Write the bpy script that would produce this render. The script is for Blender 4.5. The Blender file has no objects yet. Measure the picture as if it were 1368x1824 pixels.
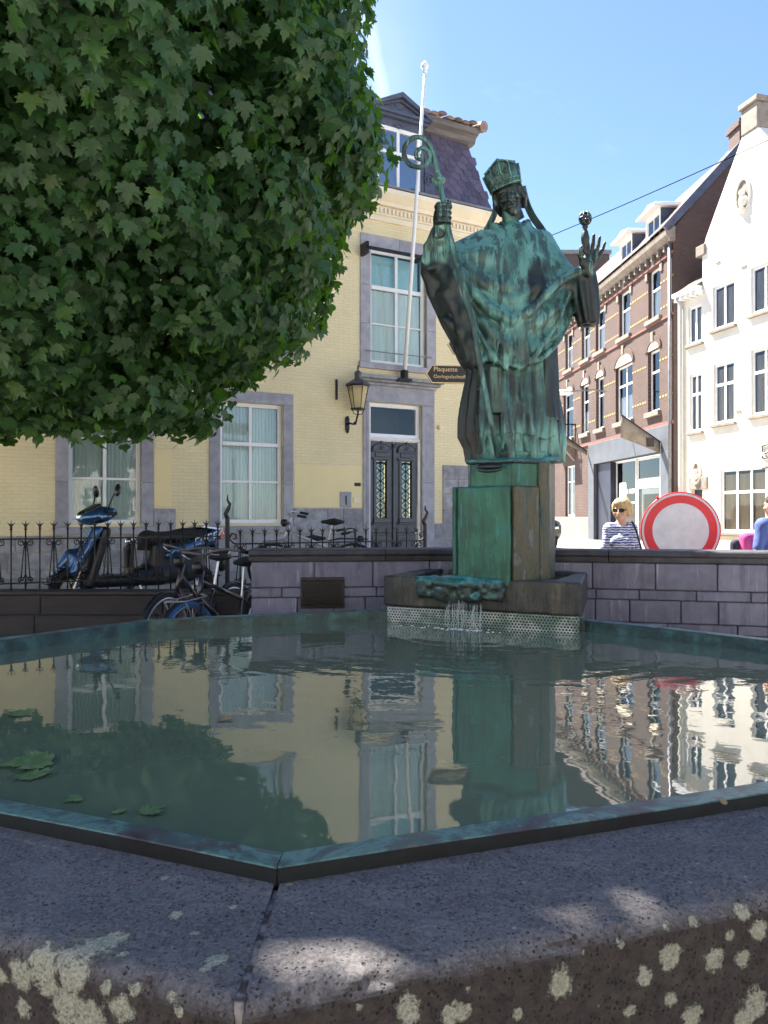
import bpy, math, random
import numpy as np
from mathutils import Vector, Matrix
random.seed(7); rng = np.random.default_rng(7)
R = math.radians
scene = bpy.context.scene
COL = scene.collection

# ------------------------------------------------------------------ camera
F, CX, HY, CAMZ = 1370.0, 684.0, 918.0, 1.5          # focal length / horizon measured in photo pixels
cam_d = bpy.data.cameras.new('camera'); cam = bpy.data.objects.new('camera', cam_d); COL.objects.link(cam)
cam_d.sensor_fit = 'VERTICAL'; cam_d.sensor_height = 24.0; cam_d.lens = 24.0 * F / 1824.0
cam_d.clip_start = 0.05; cam_d.clip_end = 3000
cam.location = (0, 0, CAMZ); cam.rotation_euler = (R(90.25), 0, 0)
scene.camera = cam

# ------------------------------------------------------------------ sky and sun
SUN_EL, SUN_H = R(56), Vector((-0.72, 0.69, 0)).normalized()
TO_SUN = Vector((SUN_H.x * math.cos(SUN_EL), SUN_H.y * math.cos(SUN_EL), math.sin(SUN_EL)))
world = bpy.data.worlds.new('World'); scene.world = world; world.use_nodes = True
wn = world.node_tree; wn.nodes.clear()
w_out = wn.nodes.new('ShaderNodeOutputWorld'); w_bg = wn.nodes.new('ShaderNodeBackground')
w_sky = wn.nodes.new('ShaderNodeTexSky'); w_sky.sky_type = 'NISHITA'; w_sky.sun_disc = False
w_sky.sun_elevation = SUN_EL; w_sky.sun_rotation = math.atan2(SUN_H.x, SUN_H.y)
w_sky.air_density = 0.85; w_sky.dust_density = 0.25; w_sky.ozone_density = 3.5; w_sky.altitude = 60
# thin cirrus streaks over the whole sky
w_tc = wn.nodes.new('ShaderNodeTexCoord'); w_map = wn.nodes.new('ShaderNodeMapping')
w_map.inputs['Rotation'].default_value = (R(20), R(-35), R(30)); w_map.inputs['Scale'].default_value = (1.1, 5.5, 1.6)
w_ns = wn.nodes.new('ShaderNodeTexNoise'); w_ns.inputs['Scale'].default_value = 1.7; w_ns.inputs['Detail'].default_value = 7; w_ns.inputs['Roughness'].default_value = 0.62
w_rmp = wn.nodes.new('ShaderNodeValToRGB'); w_rmp.color_ramp.elements[0].position = 0.58; w_rmp.color_ramp.elements[1].position = 0.95
w_rmp.color_ramp.elements[1].color = (0.4, 0.4, 0.4, 1)
w_mix = wn.nodes.new('ShaderNodeMixRGB'); w_mix.inputs[2].default_value = (5.0, 5.3, 5.8, 1)
wn.links.new(w_tc.outputs['Generated'], w_map.inputs['Vector']); wn.links.new(w_map.outputs[0], w_ns.inputs['Vector'])
wn.links.new(w_ns.outputs['Fac'], w_rmp.inputs[0])
# an old contrail: a great-circle band, sharp core with a wide feathered veil
cA, cB = Vector((-0.028, 1, 0.67)).normalized(), Vector((-0.004, 1, 0.55)).normalized(); cN = cA.cross(cB).normalized()
w_nm = wn.nodes.new('ShaderNodeVectorMath'); w_nm.operation = 'NORMALIZE'; wn.links.new(w_tc.outputs['Generated'], w_nm.inputs[0])
w_dt = wn.nodes.new('ShaderNodeVectorMath'); w_dt.operation = 'DOT_PRODUCT'; wn.links.new(w_nm.outputs[0], w_dt.inputs[0]); w_dt.inputs[1].default_value = cN
w_n2 = wn.nodes.new('ShaderNodeTexNoise'); w_n2.inputs['Scale'].default_value = 9; w_n2.inputs['Detail'].default_value = 6; wn.links.new(w_nm.outputs[0], w_n2.inputs['Vector'])
def w_math(op, a, b):
    m_ = wn.nodes.new('ShaderNodeMath'); m_.operation = op
    for i_, x_ in ((0, a), (1, b)):
        if hasattr(x_, 'links'): wn.links.new(x_, m_.inputs[i_])
        else: m_.inputs[i_].default_value = x_
    return m_.outputs[0]
w_ab = w_math('ABSOLUTE', w_math('ADD', w_dt.outputs['Value'], w_math('MULTIPLY', w_math('SUBTRACT', w_n2.outputs['Fac'], 0.5), 0.012)), 0.0)
w_core = w_math('POWER', w_math('SUBTRACT', 1.0, w_math('MINIMUM', w_math('DIVIDE', w_ab, 0.010), 1.0)), 0.8)
w_veil = w_math('MULTIPLY', w_math('SUBTRACT', 1.0, w_math('MINIMUM', w_math('DIVIDE', w_ab, 0.085), 1.0)), w_math('MULTIPLY', w_n2.outputs['Fac'], 0.26))
w_tot = w_math('MINIMUM', w_math('ADD', w_math('MULTIPLY', w_core, 0.26), w_math('ADD', w_veil, w_rmp.outputs[0])), 0.9)
wn.links.new(w_tot, w_mix.inputs[0])
wn.links.new(w_sky.outputs[0], w_mix.inputs[1]); wn.links.new(w_mix.outputs[0], w_bg.inputs['Color'])
w_bg.inputs['Strength'].default_value = 0.056; wn.links.new(w_bg.outputs[0], w_out.inputs['Surface'])

sun_d = bpy.data.lights.new('sun', 'SUN'); sun = bpy.data.objects.new('sun', sun_d); COL.objects.link(sun)
sun_d.energy = 5.0; sun_d.angle = R(0.55); sun_d.color = (1.0, 0.93, 0.82)
sun.rotation_euler = TO_SUN.to_track_quat('Z', 'Y').to_euler()

vs = scene.view_settings
vs.view_transform = 'Standard'; vs.look = 'None'; vs.exposure = 2.5; vs.gamma = 1.0; vs.use_curve_mapping = False
scene.cycles.max_bounces = 8; scene.cycles.transparent_max_bounces = 12
try: scene.cycles.use_denoising = True
except Exception: pass

# ------------------------------------------------------------------ helpers
def W(px, py, d):
    """photo measurement -> world point at distance d"""
    return Vector(((px - CX) / F * d, d, CAMZ + (HY - py) / F * d))

def tag(o, label=None, cat=None, group=None, kind=None):
    if label: o['label'] = label
    if cat: o['category'] = cat
    if group: o['group'] = group
    if kind: o['kind'] = kind
    return o

def empty(name, loc=(0, 0, 0), rz=0.0, parent=None):
    o = bpy.data.objects.new(name, None); COL.objects.link(o); o.empty_display_size = 0.1
    o.location = loc; o.rotation_euler = (0, 0, rz)
    if parent: o.parent = parent
    return o

def link(name, me, mat=None, parent=None):
    o = bpy.data.objects.new(name, me); COL.objects.link(o)
    if mat is not None and not me.materials: me.materials.append(mat)
    if parent: o.parent = parent
    return o

def np_mesh(name, verts, faces, smooth=False):
    """fast mesh from arrays; faces: (n,3) or (n,4) int array"""
    verts = np.asarray(verts, np.float32); faces = np.asarray(faces, np.int32)
    me = bpy.data.meshes.new(name); k = faces.shape[1]
    me.vertices.add(len(verts)); me.vertices.foreach_set('co', verts.ravel())
    me.loops.add(faces.size); me.loops.foreach_set('vertex_index', faces.ravel())
    me.polygons.add(len(faces)); me.polygons.foreach_set('loop_start', np.arange(0, faces.size, k, dtype=np.int32))
    me.polygons.foreach_set('loop_total', np.full(len(faces), k, np.int32))
    me.update(calc_edges=True); me.validate()
    if smooth: me.polygons.foreach_set('use_smooth', np.ones(len(me.polygons), bool))
    return me

def copy_tree(o, parent=None):
    c = o.copy(); COL.objects.link(c); c.parent = parent
    for ch in [x for x in bpy.data.objects if x.parent == o]: copy_tree(ch, c)
    return c

class MB:
    def __init__(s): s.v = []; s.f = []
    def add(s, vs, fs):
        n = len(s.v); s.v += [tuple(v) for v in vs]; s.f += [tuple(i + n for i in f) for f in fs]; return s
    def box(s, x0, x1, y0, y1, z0, z1):
        x0, x1 = sorted((x0, x1)); y0, y1 = sorted((y0, y1)); z0, z1 = sorted((z0, z1))
        return s.add([(x0, y0, z0), (x1, y0, z0), (x1, y1, z0), (x0, y1, z0), (x0, y0, z1), (x1, y0, z1), (x1, y1, z1), (x0, y1, z1)],
                     [(0, 3, 2, 1), (4, 5, 6, 7), (0, 1, 5, 4), (1, 2, 6, 5), (2, 3, 7, 6), (3, 0, 4, 7)])
    def obox(s, c, half, mat):
        c = Vector(c); hx, hy, hz = half
        vs = [c + mat @ Vector((a * hx, b * hy, d * hz)) for d in (-1, 1) for a, b in ((-1, -1), (1, -1), (1, 1), (-1, 1))]
        return s.add(vs, [(0, 3, 2, 1), (4, 5, 6, 7), (0, 1, 5, 4), (1, 2, 6, 5), (2, 3, 7, 6), (3, 0, 4, 7)])
    def prism_xz(s, poly, y0, y1):
        n = len(poly)
        area = sum(poly[i][0] * poly[(i + 1) % n][1] - poly[(i + 1) % n][0] * poly[i][1] for i in range(n))
        if area < 0: poly = poly[::-1]
        vs = [(x, y0, z) for x, z in poly] + [(x, y1, z) for x, z in poly]
        return s.add(vs, [tuple(range(n)), tuple(range(2 * n - 1, n - 1, -1))] + [(i, i + n, (i + 1) % n + n, (i + 1) % n) for i in range(n)])
    def prism_xy(s, poly, z0, z1):
        n = len(poly)
        area = sum(poly[i][0] * poly[(i + 1) % n][1] - poly[(i + 1) % n][0] * poly[i][1] for i in range(n))
        if area < 0: poly = poly[::-1]
        vs = [(x, y, z0) for x, y in poly] + [(x, y, z1) for x, y in poly]
        return s.add(vs, [tuple(range(n - 1, -1, -1)), tuple(range(n, 2 * n))] + [(i, (i + 1) % n, (i + 1) % n + n, i + n) for i in range(n)])
    def tube(s, pts, r, n=8, closed=False, cap=True):
        pts = [Vector(p) for p in pts]; m = len(pts)
        rr = r if isinstance(r, (list, tuple)) else [r] * m
        vs = []; up = None
        for i in range(m):
            a = pts[(i - 1) % m] if (closed or i > 0) else pts[i]; b = pts[(i + 1) % m] if (closed or i < m - 1) else pts[i]
            t = (b - a).normalized()
            if up is None: up = Vector((0, 0, 1)) if abs(t.z) < 0.9 else Vector((1, 0, 0))
            x = t.cross(up)
            if x.length < 1e-5: x = t.cross(Vector((0.3, 0.9, 0.1)))
            x.normalize(); y = t.cross(x).normalized(); up = -y if False else x.cross(t).normalized()
            for k in range(n):
                an = 2 * math.pi * k / n
                vs.append(pts[i] + x * (math.cos(an) * rr[i]) + y * (math.sin(an) * rr[i]))
        fs = []
        for i in range(m if closed else m - 1):
            j = (i + 1) % m
            for k in range(n):
                l = (k + 1) % n; fs.append((i * n + k, i * n + l, j * n + l, j * n + k))
        if cap and not closed:
            fs.append(tuple(range(n - 1, -1, -1))); fs.append(tuple((m - 1) * n + k for k in range(n)))
        return s.add(vs, fs)
    def lathe(s, prof, c=(0, 0, 0), n=16, sx=1, sy=1):
        c = Vector(c); vs = []; fs = []; m = len(prof)
        for r, z in prof:
            for k in range(n):
                a = 2 * math.pi * k / n; vs.append((c.x + r * math.cos(a) * sx, c.y + r * math.sin(a) * sy, c.z + z))
        for i in range(m - 1):
            for k in range(n):
                l = (k + 1) % n; fs.append((i * n + k, i * n + l, (i + 1) * n + l, (i + 1) * n + k))
        fs.append(tuple(range(n - 1, -1, -1))); fs.append(tuple((m - 1) * n + k for k in range(n)))
        return s.add(vs, fs)
    def loft(s, rings, cap=True):
        n = len(rings[0]); vs = [p for r in rings for p in r]; fs = []
        for i in range(len(rings) - 1):
            for k in range(n):
                l = (k + 1) % n; fs.append((i * n + k, i * n + l, (i + 1) * n + l, (i + 1) * n + k))
        if cap: fs.append(tuple(range(n - 1, -1, -1))); fs.append(tuple((len(rings) - 1) * n + k for k in range(n)))
        return s.add(vs, fs)
    def sphere(s, c, r, n=12, m=8):
        rx, ry, rz = r if isinstance(r, (tuple, list)) else (r, r, r)
        return s.lathe([(max(1e-4, math.sin(math.pi * i / m)), -math.cos(math.pi * i / m) * rz) for i in range(m + 1)], c, n, rx, ry)
    def mesh(s, name, smooth=False):
        me = bpy.data.meshes.new(name); me.from_pydata(s.v, [], s.f); me.update()
        if smooth: me.polygons.foreach_set('use_smooth', np.ones(len(me.polygons), bool))
        return me
    def build(s, name, mat, parent=None, smooth=False, bevel=0, seg=1, auto=None):
        o = link(name, s.mesh(name, smooth), mat, parent)
        if bevel:
            b = o.modifiers.new('bevel', 'BEVEL'); b.width = bevel; b.segments = seg; b.limit_method = 'ANGLE'; b.angle_limit = R(40)
        if auto: smooth_by_angle(o, auto)
        return o

def smooth_by_angle(o, deg=40):
    me = o.data; me.polygons.foreach_set('use_smooth', np.ones(len(me.polygons), bool))
    try: me.set_sharp_from_angle(angle=R(deg))
    except Exception: pass

# ---- numpy value noise
def vnoise(x, y, z):
    x = np.asarray(x, np.float32); y = np.asarray(y, np.float32); z = np.asarray(z, np.float32)
    xi = np.floor(x).astype(np.int64); yi = np.floor(y).astype(np.int64); zi = np.floor(z).astype(np.int64)
    fx = x - xi; fy = y - yi; fz = z - zi
    fx = fx * fx * (3 - 2 * fx); fy = fy * fy * (3 - 2 * fy); fz = fz * fz * (3 - 2 * fz)
    def h(a, b, c):
        n = (a * 374761393 + b * 668265263 + c * 2147483647 * 3) & 0xffffffff
        n = ((n ^ (n >> 13)) * 1274126177) & 0xffffffff
        return ((n ^ (n >> 16)) & 0xffff).astype(np.float32) / 65535.0
    r = 0
    for a in (0, 1):
        for b in (0, 1):
            for c in (0, 1):
                r = r + h(xi + a, yi + b, zi + c) * (fx if a else 1 - fx) * (fy if b else 1 - fy) * (fz if c else 1 - fz)
    return r * 2 - 1
def fbm(x, y, z, o=4):
    r = 0; a = 0.5; f = 1
    for i in range(o):
        r = r + a * vnoise(x * f + i * 17.3, y * f + i * 5.1, z * f - i * 9.7); a *= 0.5; f *= 2.03
    return r

# ---- SDF sculpting on a grid, surface nets
class Vol:
    def __init__(s, lo, hi, h):
        s.lo = np.array(lo, np.float32); s.h = h
        s.n = np.ceil((np.array(hi) - s.lo) / h).astype(int) + 1
        s.d = np.full(tuple(s.n), 0.25, np.float32)
        s.ax = [s.lo[i] + h * np.arange(s.n[i], dtype=np.float32) for i in range(3)]
    def region(s, lo, hi):
        a = [max(0, int((lo[i] - s.lo[i]) / s.h)) for i in range(3)]
        b = [min(int(s.n[i]), int((hi[i] - s.lo[i]) / s.h) + 2) for i in range(3)]
        sl = tuple(slice(a[i], max(a[i], b[i])) for i in range(3))
        X, Y, Z = np.meshgrid(s.ax[0][sl[0]], s.ax[1][sl[1]], s.ax[2][sl[2]], indexing='ij')
        return sl, X, Y, Z
    def op(s, sl, v, k=0.0, mode='u'):
        o = s.d[sl]
        if o.size == 0: return
        if mode == 's':
            v = -v
            if k > 0:
                h = np.clip(0.5 - 0.5 * (v - o) / k, 0, 1); s.d[sl] = o * h + v * (1 - h) + k * h * (1 - h)
            else: s.d[sl] = np.maximum(o, v)
        else:
            if k > 0:
                h = np.clip(0.5 + 0.5 * (o - v) / k, 0, 1); s.d[sl] = o * (1 - h) + v * h - k * h * (1 - h)
            else: s.d[sl] = np.minimum(o, v)
    def cap(s, a, b, ra, rb=None, k=0.02, mode='u', flat=None):
        rb = ra if rb is None else rb; a = np.array(a, float); b = np.array(b, float); m = max(ra, rb) + k + 0.03
        sl, X, Y, Z = s.region(np.minimum(a, b) - m, np.maximum(a, b) + m)
        ab = b - a; L = max(1e-9, ab @ ab)
        t = np.clip(((X - a[0]) * ab[0] + (Y - a[1]) * ab[1] + (Z - a[2]) * ab[2]) / L, 0, 1)
        v = np.sqrt((X - a[0] - t * ab[0]) ** 2 + (Y - a[1] - t * ab[1]) ** 2 + (Z - a[2] - t * ab[2]) ** 2) - (ra + (rb - ra) * t)
        s.op(sl, v, k, mode); return s
    def chain(s, pts, rs, k=0.02, mode='u'):
        for i in range(len(pts) - 1): s.cap(pts[i], pts[i + 1], rs[i], rs[i + 1], k, mode)
        return s
    def ell(s, c, r, rot=None, k=0.02, mode='u'):
        m = max(r) + k + 0.03; c = np.array(c, float)
        sl, X, Y, Z = s.region(c - m, c + m); X = X - c[0]; Y = Y - c[1]; Z = Z - c[2]
        if rot is not None:
            q = np.array(rot.to_3x3()); X, Y, Z = (q[0, i] * X + q[1, i] * Y + q[2, i] * Z for i in range(3))
        k0 = np.sqrt((X / r[0]) ** 2 + (Y / r[1]) ** 2 + (Z / r[2]) ** 2)
        k1 = np.sqrt((X / r[0] ** 2) ** 2 + (Y / r[1] ** 2) ** 2 + (Z / r[2] ** 2) ** 2) + 1e-6
        s.op(sl, k0 * (k0 - 1) / k1, k, mode); return s
    def rbox(s, c, b, r=0.01, rot=None, k=0.02, mode='u'):
        m = math.sqrt(sum(x * x for x in b)) + k + 0.03; c = np.array(c, float)
        sl, X, Y, Z = s.region(c - m, c + m); X = X - c[0]; Y = Y - c[1]; Z = Z - c[2]
        if rot is not None:
            q = np.array(rot.to_3x3()); X, Y, Z = (q[0, i] * X + q[1, i] * Y + q[2, i] * Z for i in range(3))
        qx, qy, qz = np.abs(X) - b[0] + r, np.abs(Y) - b[1] + r, np.abs(Z) - b[2] + r
        v = np.sqrt(np.maximum(qx, 0) ** 2 + np.maximum(qy, 0) ** 2 + np.maximum(qz, 0) ** 2) + np.minimum(np.maximum(qx, np.maximum(qy, qz)), 0) - r
        s.op(sl, v, k, mode); return s
    def stack(s, tab, k=0.02, p=2.0, fold=None, clip=None, mode='u', ck=0.01):
        """tab rows: z, cx, a, cy, b   (ascending z): elliptic cross-sections"""
        t = np.array(sorted(tab)); z0, z1 = t[0, 0], t[-1, 0]
        lo = (min(t[:, 1] - t[:, 2]) - 0.1, min(t[:, 3] - t[:, 4]) - 0.1, z0 - 0.06); hi = (max(t[:, 1] + t[:, 2]) + 0.1, max(t[:, 3] + t[:, 4]) + 0.1, z1 + 0.06)
        sl, X, Y, Z = s.region(lo, hi)
        zz = s.ax[2][sl[2]]; g = [np.interp(zz, t[:, 0], t[:, i])[None, None, :] for i in range(1, 5)]
        x = (X - g[0]) / g[1]; y = (Y - g[2]) / g[3]
        rad = (np.abs(x) ** p + np.abs(y) ** p) ** (1 / p)
        v = (rad - 1) * np.minimum(g[1], g[3])
        v = np.where(np.abs(x) > 0.6, np.minimum(np.abs(v), np.abs((rad - 1) * g[1])) * np.sign(v) if False else v, v)
        if fold is not None: v = v - fold(X, Y, Z, x, y)
        v = np.maximum(v, np.maximum(z0 - Z, Z - z1))
        if clip is not None:
            c = clip(X, Y, Z); h = np.clip(0.5 - 0.5 * (v - c) / ck, 0, 1); v = c * (1 - h) * 1 + v * h + ck * h * (1 - h) if False else np.maximum(v, c)
        s.op(sl, v, k, mode); return s
    def mesh(s, name, smooth_it=1):
        v, f = surface_nets(s.d, s.lo, s.h)
        if smooth_it: v = lap_smooth(v, f, smooth_it)
        return v, f

def surface_nets(d, lo, h):
    ins = d < 0
    c = [(a, b, e) for a in (0, 1) for b in (0, 1) for e in (0, 1)]
    def sh(A, o): return A[o[0]:A.shape[0] - 1 + o[0], o[1]:A.shape[1] - 1 + o[1], o[2]:A.shape[2] - 1 + o[2]]
    cnt = sum(sh(ins, o).astype(np.int8) for o in c)
    act = (cnt > 0) & (cnt < 8); idx = np.full(act.shape, -1, np.int64); ijk = np.argwhere(act); idx[act] = np.arange(len(ijk))
    val = [sh(d, o)[act] for o in c]
    acc = np.zeros((len(ijk), 3), np.float32); num = np.zeros(len(ijk), np.float32)
    for i in range(8):
        for j in range(i + 1, 8):
            if sum(abs(c[i][q] - c[j][q]) for q in range(3)) != 1: continue
            va, vb = val[i], val[j]; cr = (va < 0) != (vb < 0)
            t = np.where(cr, va / np.where(cr, va - vb, 1), 0)
            for q in range(3): acc[:, q] += np.where(cr, c[i][q] + t * (c[j][q] - c[i][q]), 0)
            num += cr
    verts = lo + h * (ijk + acc / num[:, None])
    faces = []
    for ax in range(3):
        a0 = [slice(None)] * 3; a1 = [slice(None)] * 3; a0[ax] = slice(0, -1); a1[ax] = slice(1, None)
        s0, s1 = ins[tuple(a0)], ins[tuple(a1)]; e = np.argwhere(s0 != s1)
        b, g = [(1, 2), (2, 0), (0, 1)][ax]
        ok = (e[:, b] > 0) & (e[:, g] > 0) & (e[:, b] < d.shape[b] - 1) & (e[:, g] < d.shape[g] - 1); e = e[ok]
        fl = s0[tuple(e.T)]
        def cell(db, dg):
            q = e.copy(); q[:, b] += db; q[:, g] += dg; return idx[tuple(q.T)]
        q = np.stack([cell(-1, -1), cell(0, -1), cell(0, 0), cell(-1, 0)], 1)
        q[~fl] = q[~fl][:, ::-1]; faces.append(q)
    return verts, np.concatenate(faces)

def lap_smooth(v, f, it=1, lam=0.5):
    e = np.concatenate([f[:, [0, 1]], f[:, [1, 2]], f[:, [2, 3]], f[:, [3, 0]]]); e = np.concatenate([e, e[:, ::-1]])
    deg = np.bincount(e[:, 0], minlength=len(v)).astype(np.float32)[:, None]
    for _ in range(it):
        s = np.stack([np.bincount(e[:, 0], weights=v[e[:, 1], i], minlength=len(v)) for i in range(3)], 1)
        v = v * (1 - lam) + lam * s / np.maximum(deg, 1)
    return v

def vol_obj(vol, name, mat, parent=None, smooth_it=1, xform=None):
    v, f = vol.mesh(name, smooth_it)
    if xform is not None:
        m = np.array(xform); v = v @ m[:3, :3].T + m[:3, 3]
    return link(name, np_mesh(name, v, f, True), mat, parent)

# ------------------------------------------------------------------ materials
def new_mat(name):
    m = bpy.data.materials.new(name); m.use_nodes = True
    nt = m.node_tree; b = nt.nodes['Principled BSDF']; return m, nt, b
def N(nt, typ, **kw):
    n = nt.nodes.new(typ)
    for k, v in kw.items():
        if k in n.inputs: n.inputs[k].default_value = v
        else: setattr(n, k, v)
    return n
def coords(nt, scale=(1, 1, 1), rot=(0, 0, 0), rnd=True, kind='Object'):
    tc = N(nt, 'ShaderNodeTexCoord'); mp = N(nt, 'ShaderNodeMapping'); mp.inputs['Scale'].default_value = scale; mp.inputs['Rotation'].default_value = rot
    nt.links.new(tc.outputs[kind], mp.inputs['Vector'])
    if rnd:
        oi = N(nt, 'ShaderNodeObjectInfo'); ml = N(nt, 'ShaderNodeMath', operation='MULTIPLY'); ml.inputs[1].default_value = 37.0
        nt.links.new(oi.outputs['Random'], ml.inputs[0]); nt.links.new(ml.outputs[0], mp.inputs['Location'])
    return mp.outputs[0]
def ramp(nt, fac, stops):
    r = N(nt, 'ShaderNodeValToRGB'); cr = r.color_ramp
    while len(cr.elements) > 1: cr.elements.remove(cr.elements[-1])
    cr.elements[0].position = stops[0][0]; cr.elements[0].color = (*stops[0][1], 1) if len(stops[0][1]) == 3 else stops[0][1]
    for p, c in stops[1:]:
        e = cr.elements.new(p); e.color = (*c, 1)
    nt.links.new(fac, r.inputs[0]); return r.outputs[0]
def mixc(nt, fac, a, b, mode='MIX'):
    m = N(nt, 'ShaderNodeMixRGB', blend_type=mode)
    for i, x in ((0, fac), (1, a), (2, b)):
        if hasattr(x, 'links'): nt.links.new(x, m.inputs[i])
        elif i == 0: m.inputs[0].default_value = x
        else: m.inputs[i].default_value = (*x, 1)
    return m.outputs[0]
def noise(nt, vec, scale, detail=4, rough=0.55, out='Fac', dist=0.0):
    n = N(nt, 'ShaderNodeTexNoise', Scale=scale, Detail=detail, Roughness=rough, Distortion=dist)
    if vec is not None: nt.links.new(vec, n.inputs['Vector'])
    return n.outputs[out]
def math_(nt, op, a, b=0.0, clamp=False):
    m = N(nt, 'ShaderNodeMath', operation=op); m.use_clamp = clamp
    for i, x in ((0, a), (1, b)):
        if hasattr(x, 'links'): nt.links.new(x, m.inputs[i])
        else: m.inputs[i].default_value = x
    return m.outputs[0]
def bump(nt, b, h, strength=0.3, dist=0.01, prev=None):
    n = N(nt, 'ShaderNodeBump', Strength=strength, Distance=dist); nt.links.new(h, n.inputs['Height'])
    if prev is not None: nt.links.new(prev, n.inputs['Normal'])
    if b is not None: nt.links.new(n.outputs[0], b.inputs['Normal'])
    return n.outputs[0]
def obj_var(nt, col, amt=0.25):
    oi = N(nt, 'ShaderNodeObjectInfo'); hs = N(nt, 'ShaderNodeHueSaturation')
    v = math_(nt, 'ADD', math_(nt, 'MULTIPLY', oi.outputs['Random'], amt * 2), 1 - amt)
    nt.links.new(v, hs.inputs['Value']); nt.links.new(col, hs.inputs['Color']); return hs.outputs[0]
def M_noise(name, c1, c2, scale=6, rough=0.7, bs=0.2, bscale=60, bdist=0.004, metal=0.0, stretch=(1, 1, 1), var=0.0, detail=6, lo=0.35, hi=0.65, rnd=True, spec=0.5, streak=0.0):
    m, nt, b = new_mat(name); v = coords(nt, stretch, rnd=rnd)
    col = ramp(nt, noise(nt, v, scale, detail, 0.6), [(lo, c1), (hi, c2)])
    if streak:
        v2 = coords(nt, (9, 9, 0.8)); col = mixc(nt, math_(nt, 'MULTIPLY', ramp(nt, noise(nt, v2, 1.6, 4), [(0.52, (0, 0, 0)), (0.7, (1, 1, 1))]), streak), col, tuple(x * 0.35 for x in c1))
    if var: col = obj_var(nt, col, var)
    nt.links.new(col, b.inputs['Base Color']); b.inputs['Roughness'].default_value = rough; b.inputs['Metallic'].default_value = metal
    b.inputs['Specular IOR Level'].default_value = spec
    if bs: bump(nt, b, noise(nt, v, bscale, 5), bs, bdist)
    return m
def M_plain(name, c, rough=0.5, metal=0.0, coat=0.0, var=0.06):
    m, nt, b = new_mat(name); v = coords(nt)
    col = ramp(nt, noise(nt, v, 14, 4), [(0.3, tuple(x * (1 - var) for x in c)), (0.7, tuple(min(1, x * (1 + var)) for x in c))])
    nt.links.new(col, b.inputs['Base Color']); b.inputs['Roughness'].default_value = rough; b.inputs['Metallic'].default_value = metal
    b.inputs['Coat Weight'].default_value = coat
    return m
def M_brick(name, c1, c2, mortar, bw=0.22, bh=0.065, ax='x', rough=0.85, bs=0.6, bd=0.008, msize=0.012, mix=0.6, dirt=0.25):
    m, nt, b = new_mat(name)
    tc = N(nt, 'ShaderNodeTexCoord'); sp = N(nt, 'ShaderNodeSeparateXYZ'); cb = N(nt, 'ShaderNodeCombineXYZ')
    nt.links.new(tc.outputs['Object'], sp.inputs[0])
    wob = noise(nt, tc.outputs['Object'], 3.0, 3)
    nt.links.new(sp.outputs['X' if ax == 'x' else 'Y'], cb.inputs[0])
    nt.links.new(math_(nt, 'ADD', sp.outputs['Z'], math_(nt, 'MULTIPLY', wob, 0.02)), cb.inputs[1])
    br = N(nt, 'ShaderNodeTexBrick'); br.inputs['Scale'].default_value = 1.0; br.inputs['Brick Width'].default_value = bw; br.inputs['Row Height'].default_value = bh
    br.inputs['Mortar Size'].default_value = msize; br.inputs['Mortar Smooth'].default_value = 0.3; br.inputs['Bias'].default_value = 0.0
    br.inputs['Color1'].default_value = (*c1, 1); br.inputs['Color2'].default_value = (*c2, 1); br.inputs['Mortar'].default_value = (*mortar, 1)
    nt.links.new(cb.outputs[0], br.inputs['Vector'])
    big = ramp(nt, noise(nt, tc.outputs['Object'], 0.9, 6, 0.65), [(0.3, (1 - dirt,) * 3), (0.7, (1, 1, 1))])
    col = mixc(nt, 1.0, br.outputs['Color'], big, 'MULTIPLY')
    nt.links.new(col, b.inputs['Base Color']); b.inputs['Roughness'].default_value = rough
    h = math_(nt, 'ADD', math_(nt, 'MULTIPLY', math_(nt, 'SUBTRACT', 1.0, br.outputs['Fac']), mix), math_(nt, 'MULTIPLY', noise(nt, tc.outputs['Object'], 35, 5), 1 - mix))
    h = math_(nt, 'ADD', h, math_(nt, 'MULTIPLY', noise(nt, tc.outputs['Object'], 6, 3), 0.8))
    bump(nt, b, h, bs, bd)
    return m

def M_glass(name, tint=(0.9, 0.95, 0.95), refl=0.12, wav=0.02):
    m, nt, b = new_mat(name); nt.nodes.remove(b); out = nt.nodes['Material Output']
    tr = N(nt, 'ShaderNodeBsdfTransparent'); tr.inputs[0].default_value = (*tint, 1)
    gl = N(nt, 'ShaderNodeBsdfGlossy'); gl.inputs['Roughness'].default_value = 0.01; gl.inputs['Color'].default_value = (0.95, 0.98, 1, 1)
    fr = N(nt, 'ShaderNodeFresnel'); fr.inputs[0].default_value = 1.52
    bp = bump(nt, None, noise(nt, coords(nt), 2.2, 2), wav, 0.1); nt.links.new(bp, gl.inputs['Normal'])
    mx = N(nt, 'ShaderNodeMixShader'); nt.links.new(math_(nt, 'ADD', fr.outputs[0], refl, True), mx.inputs[0])
    nt.links.new(tr.outputs[0], mx.inputs[1]); nt.links.new(gl.outputs[0], mx.inputs[2]); nt.links.new(mx.outputs[0], out.inputs['Surface'])
    return m

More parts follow.
